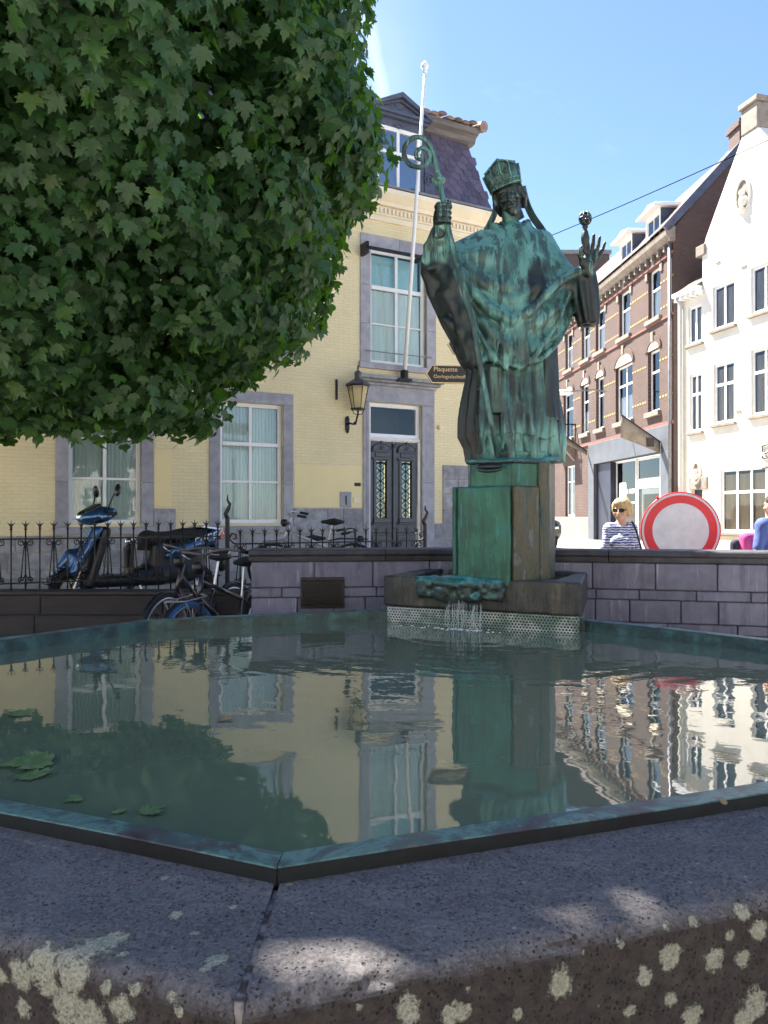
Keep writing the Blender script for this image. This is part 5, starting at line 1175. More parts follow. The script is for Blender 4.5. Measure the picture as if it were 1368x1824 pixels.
# dormers
for xc, w, sc in ((1157, 1.25, 1.0), (1109, 1.25, 1.0)):
    uc = bu(xc); y0 = 0.15; z0 = rb0 - 0.05; hh = 1.15
    dr = wall_panel([(uc - w / 2 + 0.1, uc + w / 2 - 0.1, z0 + 0.25, z0 + hh - 0.02)], uc - w / 2, uc + w / 2, z0, z0 + hh + 0.1, 0.08, y0).build('dormer', MAT['white_paint'], brick)
    make_window(brick, uc - w / 2 + 0.1, uc + w / 2 - 0.1, z0 + 0.25, z0 + hh - 0.02, y0 + 0.02, [0.5], [], 0.06, 0.06, glass=MAT['glass_dark'])
    mb = MB()
    for x in (uc - w / 2 + 0.002, uc + w / 2 - 0.002): mb.add([(x, y0, z0), (x, 2.6, z0), (x, 2.6, z0 + hh + .1), (x, y0, z0 + hh + 0.1)], [(0, 1, 2, 3)])
    mb.build('dormer_cheek', MAT['dormer'], dr)
    mb = MB(); mb.box(uc - w / 2 - 0.2, uc + w / 2 + 0.2, y0 - 0.32, 2.4, z0 + hh + 0.10, z0 + hh + 0.18); mb.box(uc - w / 2 - 0.16, uc + w / 2 + 0.16, y0 - 0.26, 2.4, z0 + hh + 0.18, z0 + hh + 0.25)
    mb.prism_xz([(uc - w / 2 - 0.14, z0 + hh + 0.25), (uc + w / 2 + 0.14, z0 + hh + 0.25), (uc, z0 + hh + 0.42)], y0 - 0.2, 2.4); mb.build('dormer_roof', MAT['white_paint'], dr, bevel=0.01)
# shop front
MAT['shop_grey'] = M_noise('blue_grey_shop_paint', (0.075, 0.085, 0.105), (0.095, 0.105, 0.125), 2, 0.6, 0.1, 30)
MAT['shop_dark'] = M_noise('dark_navy_paint', (0.014, 0.017, 0.035), (0.022, 0.025, 0.045), 3, 0.5, 0.05, 30)
s0, s1 = sorted((bu(1053), bu(1198)))
MB().box(s0, s1, -0.14, -0.002, 3.72, 4.60).build('shop_fascia', MAT['shop_grey'], brick, bevel=0.01)
MB().box(s0, sh_o[0], -0.14, -0.002, 0.40, 3.718).build('shop_pilaster', MAT['shop_grey'], brick, bevel=0.01); MB().box(sh_o[1], s1, -0.14, -0.002, 0.40, 3.718).build('shop_pilaster', MAT['shop_grey'], brick, bevel=0.01)
sA = min(bu(1087), bu(1183)); sd = bu(1087)
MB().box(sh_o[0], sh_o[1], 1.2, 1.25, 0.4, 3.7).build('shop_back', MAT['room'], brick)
MB().box(sh_o[0], sd - 0.02, 0.02, 1.0, 0.4, 3.7).build('shop_pier', MAT['shop_dark'], brick)
c1, c2 = bu(1122), bu(1163)
make_window(brick, sd, c1, 0.42, 3.70, 0.25, [], [], 0.07, 0.05, glass=MAT['glass_dark'])
make_window(brick, c2, sh_o[1], 0.42, 3.70, 0.25, [], [], 0.07, 0.05, glass=MAT['glass_dark'])
make_window(brick, c1, c2, 0.42, 3.70, 0.30, [], [0.66, 0.74], 0.10, 0.08, glass=MAT['glass_dark'])
MB().box(c1 + 0.09, c2 - 0.09, 0.28, 0.30, 2.55, 2.9).build('door_head', MAT['white_paint'], brick)
mb = MB(); ds = c1 + 0.28; mb.box(ds, ds + 0.14, 0.36, 0.40, 0.45, 2.5).box(c2 - 0.30, c2 - 0.16, 0.36, 0.40, 0.45, 2.5).box(ds + .14, c2 - .30, 0.36, 0.40, 2.3, 2.5).box(ds + .14, c2 - .30, 0.36, 0.40, 0.45, 0.75); mb.build('door', MAT['white_paint'], brick)
# printed stickers and lettering
MAT['sticker'] = M_plain('pale_mint_print', (0.62, 0.80, 0.76), 0.5); MAT['white_print'] = M_plain('white_print', (0.8, 0.8, 0.8), 0.5)
def text_part(txt, size, loc, rot, mat, parent, name='lettering', ext=0.004, align='LEFT', sx=1.0):
    cu = bpy.data.curves.new(name, 'FONT'); cu.body = txt; cu.size = size; cu.extrude = ext; cu.align_x = align
    o = bpy.data.objects.new(name, cu); COL.objects.link(o); bpy.context.view_layer.update()
    me = bpy.data.meshes.new_from_object(o.evaluated_get(bpy.context.evaluated_depsgraph_get())); bpy.data.objects.remove(o)
    ob = link(name, me, mat, parent); ob.location = loc; ob.rotation_euler = rot; ob.scale = (sx, 1, 1); return ob
u_s = bu(1099)
mb = MB(); mb.prism_xz([(u_s - 0.42 + q[0] * 0.72, 2.20 + q[1] * 0.62) for q in ((0.12, 0), (0.88, 0), (1, .12), (1, .88), (.88, 1), (.12, 1), (0, .88), (0, .12))], 0.262, 0.268); mb.build('sticker', MAT['sticker'], brick)
text_part('SHOP', 0.22, (u_s - 0.38, 0.258, 2.38), (R(90), 0, 0), MAT['white_print'], brick)
text_part('& HOME', 0.27, (u_s + 0.36, 0.258, 2.36), (R(90), 0, 0), MAT['white_print'], brick)
MB().box(u_s - 0.35, u_s + 1.2, 0.26, 0.264, 1.98, 2.03).build('lettering', MAT['white_print'], brick)
u_s = bu(1168)
mb = MB(); mb.prism_xz([(u_s + q[0] * 0.62, 2.20 + q[1] * 0.62) for q in ((0.12, 0), (0.88, 0), (1, .12), (1, .88), (.88, 1), (.12, 1), (0, .88), (0, .12))], 0.262, 0.268); mb.build('sticker', MAT['sticker'], brick)
text_part('SHOP', 0.20, (u_s + 0.03, 0.258, 2.40), (R(90), 0, 0), MAT['white_print'], brick)
MB().box(u_s + 0.05, u_s + 0.6, 0.26, 0.264, 2.05, 2.12).build('lettering', MAT['white_print'], brick)
# balcony, plinth, downpipe, ground window
make_window(brick, gw[0], gw[1], 1.45, 3.9, 0.12, [0.5], [0.7], 0.09, 0.08, glass=MAT['glass_dark'], curtain=1.0, pleats=6)
p0 = bu(1053); MB().box(bL, p0 - 0.01, -0.10, 0.0, 0.3, 1.42).build('plinth', MAT['pale_stone'], brick, bevel=0.01)
ub0, ub1 = bu(1000), bu(1026)
bal = MB().box(ub0, ub1, -0.85, 0.0, 4.78, 4.95).build('balcony', MAT['pale_stone'], brick, bevel=0.02)
mb = MB()
for k in range(17): x = ub0 + 0.04 + (ub1 - ub0 - 0.08) * k / 16; mb.tube([(x, -0.80, 4.95), (x + (0.05 if k % 2 else -0.05), -0.80, 5.3), (x, -0.80, 5.75)], 0.018, 5)
for k in range(6): y = -0.80 + 0.78 * k / 5; mb.tube([(ub1 - 0.04, y, 4.95), (ub1 - 0.04, y, 5.75)], 0.018, 5)
mb.box(ub0, ub1, -0.83, -0.77, 5.75, 5.81).box(ub1 - 0.07, ub1 - 0.01, -0.77, 0.0, 5.75, 5.81); mb.build('railing', MAT['iron'], bal)
mb = MB()
for x in (ub0 + 0.3, ub1 - 0.3): mb.add([(x - .1, 0, 4.1), (x + .1, 0, 4.1), (x + .1, -0.6, 4.76), (x - .1, -0.6, 4.76), (x - .1, 0, 4.76), (x + .1, 0, 4.76)], [(0, 1, 2, 3), (0, 3, 4), (1, 5, 2), (2, 5, 4, 3)])
mb.build('corbel', MAT['pale_stone'], bal)
mb = MB(); mb.tube([(-0.12, -0.08, 0.4), (-0.12, -0.08, BTOP - 0.1)], 0.06, 8); mb.build('downpipe', MAT['zinc'], brick, smooth=True)
mb = MB(); mb.box(s0 - 0.25, s0 - 0.02, -0.05, 0.0, 1.42, 4.5); mb.build('pilaster', MAT['pale_stone'], brick, bevel=0.01)

# shop banners on slanting poles
def banner(name, xpx, zt, hh, ln, label):
    b0 = empty(name, brick.matrix_basis @ Vector((bu(xpx), -0.15, zt)), bang); tag(b0, label, 'banner', 'slanting shop banners')
    mb = MB(); mb.tube([(0, 0, 0), (0.25, -1.5, 0.9)], 0.025, 6); mb.build('pole', MAT['iron'], b0)
    mb = MB(); n = 8; vs2 = []
    for k in range(n + 1):
        t = k / n; vs2 += [(0.25 * t, -1.5 * t, 0.88 * t), (0.25 * t + 0.05 * math.sin(5 * t), -1.5 * t, 0.88 * t - hh * (0.55 + 0.45 * t) + 0.0)]
    mb.add(vs2, [(2 * k, 2 * k + 2, 2 * k + 3, 2 * k + 1) for k in range(n)]); o = mb.build('cloth', MAT['pale_stone'], b0, smooth=True); s = o.modifiers.new('t', 'SOLIDIFY'); s.thickness = 0.006
    return b0
bb = banner('shop_banner', 1184, 4.05, 0.75, 1.5, 'white shop banner with a black label on a slanting pole over the grey shop front')
mb = MB(); mb.box(0.08, 0.16, -0.55, -0.30, -0.18, 0.12); o = mb.build('label_patch', MAT['black'], bb)
banner('shop_banner', 1052, 4.35, 0.35, 1.5, 'narrow pale banner on a slanting pole near the balcony')

# ------------------------------------------------------------------ white gabled house
WX, WY = 9.78, 25.5
wang = math.atan2(-1, 0.28); white = empty('white_house', (WX, WY, 0), wang); tag(white, 'bright white rendered house with steep pointed gable and oval niche', 'house')
def wt_(x): k = (x - CX) / F; return (WY * k - WX) / (k + 0.28)
def wu(x): return wt_(x) * math.hypot(1, 0.28)
def wz(x, y): return CAMZ + (HY - y) / F * (WY - wt_(x))
u_g0 = wu(1252); u_pk = wu(1337); u_g1 = 2 * u_pk - u_g0
specs = [  # px rect, cols, rows
 (1226, 1256, 548, 616, [0.5], []), (1228, 1257, 668, 771, [0.5], [0.66]), (1270, 1310, 512, 590, [0.5], []), (1271, 1309, 650, 757, [0.5], [0.66]),
 (1338, 1380, 478, 562, [0.5], []), (1338, 1380, 624, 742, [0.5], [0.66]), (1283, 1400, 836, 948, [0.25, 0.5, 0.75], [0.64])]
ops = []
for x0, x1, y0, y1, c, r_ in specs:
    xm = x0; ops.append((wu(x0), wu(x1), wz(x0, y1), wz(x0, y0)))
ops[4] = (ops[4][0], ops[4][0] + 1.05, ops[4][2], ops[4][3]); ops[5] = (ops[5][0], ops[5][0] + 1.05, ops[5][2], ops[5][3]); ops[6] = (ops[6][0], ops[6][0] + 2.5, ops[6][2], ops[6][3])
zw = 8.75; zk = wz(1252, 445)
wd_ = (wu(1232), wu(1257), 0.4, wz(1240, 872)); ops.append(wd_)
wing = [o for o in ops if o[1] < u_g0 + 0.35 and o[0] < u_g0]
wall_panel([o for o in ops if o not in wing], u_g0 + 0.0, u_g1, 0.0, zk - 0.02, 0.14, -0.0).build('wall', MAT['white_wall'], white)
wing2 = [(o[0], min(o[1], u_g0 - 0.03), o[2], o[3]) for o in wing]
wall_panel(wing2, 0.0, u_g0, 0.0, zw, 0.14, 0.0).build('wall', MAT['white_wall'], white)
for o, sp_ in zip(ops[:7], specs):
    o = (o[0], min(o[1], u_g0 - 0.03), o[2], o[3]) if o in wing else o
    make_window(white, o[0], o[1], o[2], o[3], 0.05, sp_[4], sp_[5], 0.09, 0.085, glass=MAT['glass_dark'], curtain=0.95, pleats=6, ccol=MAT['drape'] if 'drape' in MAT else None)
    MB().box(o[0] - 0.08, o[1] + 0.08, -0.09, 0.1, o[2] - 0.09, o[2] - 0.002).build('sill', MAT['pale_stone'], white, bevel=0.01)
# gable above with the neck and finial
pkz = wz(1330, 238); nk = 0.33
poly = [(u_g0, zk - 0.018), (u_g1, zk - 0.018), (u_g1 - 0.15, zk + 0.35), (u_pk + nk, pkz), (u_pk - nk, pkz), (u_g0 + 0.15, zk + 0.35)]
MB().prism_xz(poly, 0.0, 0.35).build('gable', MAT['white_wall'], white, bevel=0.02)
MB().box(u_pk - nk, u_pk + nk, -0.03, 0.38, pkz + 0.002, pkz + 0.75).box(u_pk - nk - 0.06, u_pk + nk + 0.06, -0.09, 0.44, pkz + 0.752, pkz + 0.92).build('gable_finial', MAT['pale_stone'], white, bevel=0.03, seg=2)
for x in (u_g0 - 0.25, u_g1 - 0.1): MB().box(x, x + 0.42, -0.07, 0.45, zk - 0.18, zk + 0.16).build('kneeler_stone', MAT['pale_stone'], white, bevel=0.02)
mb = MB(); zr = pkz - 0.35
mb.add([(u_g0, 0.36, zk - .1), (u_pk, 0.36, zr), (u_pk, 9, zr), (u_g0, 9, zk - .1)], [(0, 1, 2, 3)]); mb.add([(u_pk, 0.36, zr), (u_g1, 0.36, zk - .1), (u_g1, 9, zk - .1), (u_pk, 9, zr)], [(0, 1, 2, 3)]); mb.build('roof', MAT['roof_dark'], white)
mb = MB(); mb.add([(0, -0.25, zw + 0.02), (u_g0 - 0.01, -0.25, zw + 0.02), (u_g0 - 0.01, 3.0, zw + 2.2), (0, 3.0, zw + 2.2)], [(0, 1, 2, 3)]); mb.build('wing_roof', MAT['roof_dark'], white)
mb = MB(); mb.add([(0, 0, 0), (0, 3, 0), (0, 3, zw + 2.1), (0, 0, zw)], [(0, 3, 2, 1)]); mb.add([(u_g1, 0, 0), (u_g1, 9, 0), (u_g1, 9, zk), (u_g1, 0, zk)], [(0, 1, 2, 3)]); mb.build('side_wall', MAT['white_wall'], white)
MB().box(0.0, u_g0 - 0.004, -0.28, 0.02, zw - 0.10, zw + 0.05).build('gutter', MAT['white_paint'], white, bevel=0.02)
mb = MB()
for k in range(5): mb.box(0.08 + k * 0.26, 0.18 + k * 0.26, -0.24, -0.003, zw - 0.24, zw - 0.102)
mb.build('eave_bracket', MAT['white_paint'], white)
mb = MB(); mb.tube([(0.20, -0.20, zw - 0.1), (0.20, -0.07, zw - 0.35), (0.20, -0.07, 0.4)], 0.055, 8); mb.build('downpipe', MAT['zinc_light'] if 'zinc_light' in MAT else MAT['zinc'], white, smooth=True)
MB().box(0.0, 0.13, -0.03, 0.0, 0.4, zw - .11).build('corner_pilaster', MAT['white_wall'], white)
# oval niches, sculpted: frame ring, dark hollow, small bust
def niche(uc, zc, rw, rh, name):
    mb = MB(); ring = [(uc + rw * math.cos(R(t)), -0.02, zc + rh * math.sin(R(t))) for t in range(0, 360, 15)]; mb.tube(ring, 0.045, 6, closed=True); n = mb.build(name, MAT['white_wall'], white, smooth=True)
    vol = Vol((uc - rw - .1, -0.12, zc - rh - .1), (uc + rw + .1, 0.25, zc + rh + .1), 0.02)
    mb = MB(); mb.prism_xz([(uc + rw * 0.97 * math.cos(R(t)), zc + rh * 0.97 * math.sin(R(t))) for t in range(0, 360, 15)], -0.008, -0.004); mb.build('niche_back', MAT['pale_stone'], n)
    mb = MB(); mb.sphere((uc + rw * 0.15, -0.08, zc + rh * 0.12), (rw * 0.28, 0.10, rh * 0.22), 10, 8).sphere((uc + rw * 0.2, -0.05, zc - rh * 0.35), (rw * 0.55, 0.12, rh * 0.35), 10, 8).sphere((uc, -0.06, zc - rh * 0.85), (rw * 0.5, 0.12, rh * 0.16), 10, 6); mb.build('bust', MAT['white_wall'], n, smooth=True)
niche(wu(1325), wz(1325, 348), 0.30, 0.50, 'oval_niche'); niche(wu(1241), wz(1241, 842), 0.20, 0.34, 'oval_niche')
MB().box(wd_[0] - 0.12, wd_[1] + 0.10, -0.04, 0.0, wd_[3] + 0.002, wd_[3] + 0.4).build('door_lintel', MAT['pale_stone'], white, bevel=0.01)
MB().box(wd_[0], wd_[1] - 0.0, 0.12, 0.16, 0.4, wd_[3]).build('door', MAT['shop_dark'], white)
MB().box(u_g0 + 0.01, u_g1, -0.035, 0.0, 0.0, ops[6][2] - 0.10).build('plinth', MAT['sandstone'] if 'sandstone' in MAT else MAT['pale_stone'], white, bevel=0.01)
lx, lz = wu(1359), wz(1359, 812)
for nm, pp_ in (('lettering', [(0, .28), (.02, .10), (.16, .06), (.30, .10), (.34, .30), (.18, .30), (0, .27)]), ('lettering', [(0, 0.0), (.04, -.09), (.36, -.06)]), ('lettering', [(.02, -.36), (.40, -.33)]), ('lettering', [(.48, .30), (.50, .06), (.62, .10), (.62, .30)])):
    mb = MB(); mb.tube([(lx + a, -0.03, lz + c) for a, c in pp_], 0.022, 6); mb.build(nm, MAT['iron'], white)
for xa, ya in ((1276, 470), (1322, 478), (1312, 735)):
    MB().box(wu(xa), wu(xa) + 0.2, -0.03, 0.0, wz(xa, ya), wz(xa, ya) + 0.05).build('wall_anchor', MAT['pale_stone'], white)

# far flat-roofed building behind the brick row
far = empty('far_brick_building', (9.0, 46.0, 0), 0.0); tag(far, 'dull brown flat-roofed building rising behind the brick row', 'building')
MB().box(-1.5, 4.5, 0, 6, 0, CAMZ + (HY - 452) / F * 46).build('wall', MAT['brick_side'], far); MB().box(-1.6, 4.6, -0.1, 6.1, CAMZ + (HY - 452) / F * 46, CAMZ + (HY - 448) / F * 46 + .1).build('roof_edge', MAT['zinc'], far)

# span wire and hanging street lamp
p0 = house.matrix_basis @ Vector((uR, -0.02, 7.3)); p1 = W(1368, 226, 13.0); p2 = p1 + (p1 - p0) * 1.2
mb = MB(); pts3 = []
for k in range(33):
    t = k / 32 * 2.2; q = p0.lerp(p1, t) if t <= 1 else p1 + (p1 - p0) * (t - 1); pts3.append(q + Vector((0, 0, -0.22 * (1 - abs(2 * (t / 2.2) - 1) ** 2) + 0.0)))
MAT['wire'] = M_noise('matt_black_cable', (0.004, 0.004, 0.005), (0.008, 0.008, 0.01), 10, 1.0, 0, spec=0.0); mb.tube(pts3, 0.008, 6); wr = mb.build('span_wire', MAT['wire']); tag(wr, 'thin dark overhead cable crossing the sky towards the white gable', 'cable')
lp = W(1003, 699, 30.0); lamp = empty('street_lamp', lp); tag(lamp, 'white oval street lamp hanging before the brick facade', 'lamp')
mb = MB(); mb.sphere((0, 0, 0), (0.36, 0.22, 0.11), 14, 8); mb.build('shade', MAT['white_paint'], lamp, smooth=True)
mb = MB(); mb.tube([(0.3, 0, 0.05), (1.2, 0.1, 0.12), (1.72, 0.1, 0.05)], 0.03, 6); mb.build('arm', MAT['zinc'], lamp)
# ------------------------------------------------------------------ bishop statue
SS = 6.15 / F
st = empty('bishop_statue', ((912 - CX) / F * 6.15, 6.15, 1.925)); tag(st, 'green patinated bronze statue of a bishop with mitre, crozier and raised key', 'statue')
def q(px, py, dy=0.0): return np.array(W(px, py, 6.15 + dy) - st.location)
def row(py, xl, xr, b, cy=0.0): return (float((824 - py) * SS) * 0.985, ((xl + xr) / 2 - 912) * SS * 0.985, (xr - xl) / 2 * SS * 0.982, cy, b)
vol = Vol((-0.80, -0.50, -0.03), (0.78, 0.48, 2.06), 0.0092)
def sxz(tab):    # px table -> interpolator z(x)
    xs_ = np.array([(a - 912) * SS for a, b_ in tab]); zs_ = np.array([(824 - b_) * SS for a, b_ in tab]); return lambda X: np.interp(X, xs_, zs_)
# lower robe with deep vertical folds
def fold_low(X, Y, Z, x, y):
    th = np.arctan2(y, x); wv = 0.9 * vnoise(X * 2.0, Y * 2.0, Z * 1.2)
    return (0.021 * np.sin(th * 13 + wv * 2.2 + Z * 0.8) + 0.014 * np.sin(th * 23 + wv * 4 + 1.3)) * (0.55 + 0.45 * np.clip(1.1 - Z, 0, 1)) + 0.010 * fbm(X * 9, Y * 9, Z * 5, 3)
vol.stack([row(826, 836, 1000, 0.30), row(800, 832, 1002, 0.305), row(780, 822, 1002, 0.31), row(745, 823, 999, 0.295), row(700, 829, 992, 0.275), row(640, 840, 990, 0.26), row(560, 850, 975, 0.235), row(480, 852, 974, 0.22), row(425, 858, 968, 0.19), row(405, 880, 950, 0.14)], k=0, p=2.2, fold=fold_low)
# hem steps at the foot
vol.stack([row(826, 838, 985, 0.27, -0.03), row(812, 836, 990, 0.30, -0.03)], k=0.02)
# tunic (dalmatic) ending above the hem
hem2 = sxz([(800, 780), (825, 772), (870, 782), (905, 778), (960, 790), (1005, 765)])
vol.stack([row(800, 826, 1003, 0.325), row(760, 826, 1000, 0.315), row(700, 834, 990, 0.29), row(640, 842, 985, 0.27)], k=0.0, p=2.2, fold=lambda X, Y, Z, x, y: fold_low(X, Y, Z, x, y) * 0.9, clip=lambda X, Y, Z: hem2(X) - Z)
# chasuble
hem = sxz([(740, 470), (757, 500), (775, 560), (800, 618), (822, 648), (840, 660), (862, 656), (882, 664), (910, 670), (950, 657), (985, 622), (1008, 582), (1024, 545), (1040, 510)])
def fold_ch(X, Y, Z, x, y):
    front = np.clip((-Y - 0.02) / 0.12, 0, 1)
    xc = X - 0.01
    s = Z - 0.95 * np.abs(xc) ** 1.55
    mid = np.exp(-((Z - 1.05) / 0.42) ** 2)
    swag = 0.020 * np.sin(s * 31 + 2.0 * vnoise(X * 3, Y * 3, Z * 3)) * np.clip(np.abs(xc) / 0.10, 0.15, 1)
    vert = 0.014 * np.sin(X * 46 + 1.4 * vnoise(X * 4, Y * 4, Z * 1.5)) * np.clip((1.35 - Z) / 0.5, 0, 1)
    left = np.clip((-0.42 - X) / 0.1, 0, 1) * 0.016 * np.sin(Y * 24 + Z * 5)
    return front * (swag * mid + vert) + left + 0.006 * fbm(X * 10, Y * 10, Z * 7, 3)
vol.stack([row(672, 826, 968, 0.325, -0.02), row(655, 818, 975, 0.335, -0.03), row(620, 803, 992, 0.335, -0.03), row(590, 790, 1008, 0.325, -0.03), row(560, 777, 1022, 0.31, -0.03), row(530, 766, 1030, 0.29, -0.03), row(500, 758, 1034, 0.27, -0.03), row(480, 757, 1024, 0.255, -0.02), row(462, 762, 1004, 0.245, -0.02), row(450, 790, 992, 0.24, -0.01), row(440, 815, 985, 0.23), row(425, 840, 975, 0.205), row(408, 868, 956, 0.16), row(398, 884, 946, 0.12)],
          k=0.025, p=1.85, fold=fold_ch, clip=lambda X, Y, Z: hem(X) - Z)
# hem roll along the front edge and a ridge from the crozier hand down the left edge
hx = np.linspace(840, 1020, 34)
hz = hem(np.array([(a - 912) * SS for a in hx]))
def front_y(px):  # rough front surface depth at the hem
    t = (px - 898) / 118.0; return -0.03 - 0.322 * max(0.02, 1 - abs(t) ** 1.85) ** (1 / 1.85)
pp = [np.array(((a - 912) * SS, front_y(a) + 0.012, z + 0.012)) for a, z in zip(hx, hz)]
vol.chain(pp, [0.014] * len(pp), 0.02)
ridge = [q(797, 445, -0.17), q(815, 500, -0.24), q(832, 560, -0.27), q(842, 610, -0.29), q(850, 650, -0.29)]
vol.chain(ridge, [0.05, 0.045, 0.04, 0.035, 0.03], 0.07)
ridge = [q(780, 450, -0.12), q(800, 520, -0.21), q(822, 590, -0.24), q(836, 640, -0.25)]
vol.chain(ridge, [0.045, 0.03, 0.025, 0.02], 0.05)
# raised arm (his right): upper arm, forearm, sleeve
vol.cap(q(860, 432, 0.0), q(785, 468, -0.10), 0.10, 0.095, 0.06).cap(q(785, 468, -0.10), q(785, 405, -0.22), 0.088, 0.052, 0.05).cap(q(768, 455, -0.06), q(776, 415, -0.18), 0.055, 0.03, 0.05)
vol.cap(q(764, 462, 0.0), q(772, 520, 0.02), 0.06, 0.05, 0.06).cap(q(783, 425, -0.19), q(787, 398, -0.225), 0.062, 0.052, 0.03)
vol.chain([q(772, 412, -0.20), q(760, 438, -0.16), q(757, 462, -0.14), q(766, 478, -0.15), q(782, 474, -0.18), q(792, 452, -0.21), q(796, 428, -0.22)], [0.018, 0.022, 0.024, 0.022, 0.02, 0.018, 0.016], 0.025)
# other arm with hanging sleeve
vol.cap(q(965, 432, 0.0), q(1005, 500, -0.10), 0.10, 0.085, 0.06).cap(q(1005, 500, -0.12), q(1045, 482, -0.24), 0.085, 0.045, 0.05)
vol.stack([row(584, 1026, 1058, 0.085, -0.14), row(560, 1020, 1059, 0.10, -0.14), row(520, 1014, 1056, 0.10, -0.15), row(492, 1016, 1050, 0.075, -0.17)], k=0.03, p=2.4, fold=lambda X, Y, Z, x, y: 0.012 * np.sin(np.arctan2(y, x) * 7 + Z * 3))
vol.ell(q(1042, 586, -0.14), (0.055, 0.06, 0.05), k=0.01, mode='s')
# collar yoke, orphrey band and pallium
yo = [q(866, 412, -0.10), q(880, 432, -0.19), q(897, 446, -0.225), q(915, 450, -0.235), q(935, 444, -0.225), q(950, 430, -0.19), q(962, 412, -0.10)]
vol.chain(yo, [0.016] * 7, 0.012)
yo = [q(880, 402, -0.09), q(893, 413, -0.15), q(912, 420, -0.17), q(931, 412, -0.15), q(942, 400, -0.09)]
vol.chain(yo, [0.028] * 5, 0.02)
for px in (903, 924): vol.chain([q(px, 455, -0.238), q(px, 500, -0.275), q(px, 560, -0.325), q(px, 610, -0.352), q(px, 660, -0.352)], [0.009] * 5, 0.012)
for py, dy in ((480, -0.262), (510, -0.285), (540, -0.31), (570, -0.332), (600, -0.35), (630, -0.356)): vol.ell(q(913.5, py, dy), (0.026, 0.012, 0.035), k=0.012)
# the great U-shaped roll of cloth between the arms, and the pleats gathered under it
vol.chain([q(806, 452, -0.22), q(826, 490, -0.27), q(850, 525, -0.315), q(878, 556, -0.345), q(910, 572, -0.355), q(942, 556, -0.345), q(972, 525, -0.315), q(1000, 500, -0.27), q(1022, 488, -0.23)], [0.022, 0.026, 0.030, 0.033, 0.036, 0.033, 0.030, 0.028, 0.024], 0.035)
vol.chain([q(832, 470, -0.24), q(860, 505, -0.28), q(890, 528, -0.305), q(912, 536, -0.315), q(936, 524, -0.305), q(965, 498, -0.27)], [0.012, 0.015, 0.018, 0.02, 0.018, 0.013], 0.03)
vol.chain([q(826, 520, -0.28), q(846, 580, -0.32), q(876, 630, -0.35), q(900, 655, -0.355)], [0.012, 0.016, 0.016, 0.012], 0.03)
vol.chain([q(1016, 520, -0.25), q(994, 575, -0.29), q(960, 625, -0.33), q(930, 655, -0.35)], [0.012, 0.016, 0.016, 0.012], 0.03)
for a_, b_, c_ in ((896, 888, 880), (904, 899, 897), (912, 911, 910), (921, 925, 926), (930, 938, 944)): vol.chain([q(a_, 578, -0.352), q(b_, 610, -0.362), q(c_, 650, -0.358)], [0.013, 0.011, 0.006], 0.012)
# hem border: a second thin cord above the edge
# wandering ridges on the lower robe
for pts_ in (((905, 668), (912, 700), (932, 730), (946, 748)), ((918, 668), (925, 705), (940, 735), (944, 750)), ((934, 664), (944, 700), (952, 738)), ((952, 655), (958, 690), (966, 720), (958, 742)), ((890, 690), (897, 740), (896, 800)), ((918, 745), (914, 780), (916, 815)), ((850, 690), (846, 730), (852, 770)), ((868, 745), (862, 790), (868, 812))):
    vol.chain([q(a, b_, -0.268 - 0.03 * (b_ > 700) - 0.018 * (b_ > 760) + 0.00002 * (a - 912) ** 2) for a, b_ in pts_], [0.010] * len(pts_), 0.012)
# stole ends on the lower robe
for xa, xb, ya, yb, dy, tw in ((872, 896, 655, 735, -0.29, 0.0), (966, 997, 615, 748, -0.20, 0.55)):
    vol.rbox(q((xa + xb) / 2, (ya + yb) / 2, dy), ((xb - xa) / 2 * SS, 0.028, (yb - ya) / 2 * SS), 0.012, Matrix.Rotation(tw, 3, 'Z') @ Matrix.Rotation(-0.06, 3, 'Y'), k=0.012)
# shoe under the hem
vol.ell(q(975, 820, -0.22), (0.09, 0.10, 0.035), k=0.02)
vol.cap(q(912, 415, 0.0), q(908, 375, -0.03), 0.075, 0.062, 0.03)
v, f = vol.mesh('robe', 1)
me = np_mesh('robe', v, f, True); robe = link('robe', me, MAT['bronze'], st)
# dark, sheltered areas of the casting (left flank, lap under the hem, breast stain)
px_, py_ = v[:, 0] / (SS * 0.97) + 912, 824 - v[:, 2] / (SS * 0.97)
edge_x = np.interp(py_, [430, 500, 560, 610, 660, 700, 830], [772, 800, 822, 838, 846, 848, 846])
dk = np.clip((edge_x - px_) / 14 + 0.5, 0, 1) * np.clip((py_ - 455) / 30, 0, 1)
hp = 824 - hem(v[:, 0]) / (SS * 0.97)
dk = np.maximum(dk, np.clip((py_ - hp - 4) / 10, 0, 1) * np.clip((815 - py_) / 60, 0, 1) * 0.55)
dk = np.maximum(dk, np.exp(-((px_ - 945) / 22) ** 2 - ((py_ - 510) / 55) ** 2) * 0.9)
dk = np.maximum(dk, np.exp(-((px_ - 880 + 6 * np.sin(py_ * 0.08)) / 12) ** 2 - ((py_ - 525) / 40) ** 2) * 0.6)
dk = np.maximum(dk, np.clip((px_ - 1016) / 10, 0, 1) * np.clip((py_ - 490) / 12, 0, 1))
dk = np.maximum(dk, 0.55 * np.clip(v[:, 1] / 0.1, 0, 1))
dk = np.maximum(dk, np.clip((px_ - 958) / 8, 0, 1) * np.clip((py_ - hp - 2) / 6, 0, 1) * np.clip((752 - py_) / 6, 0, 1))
me.attributes.new('dark', 'FLOAT', 'POINT').data.foreach_set('value', dk.astype(np.float32))

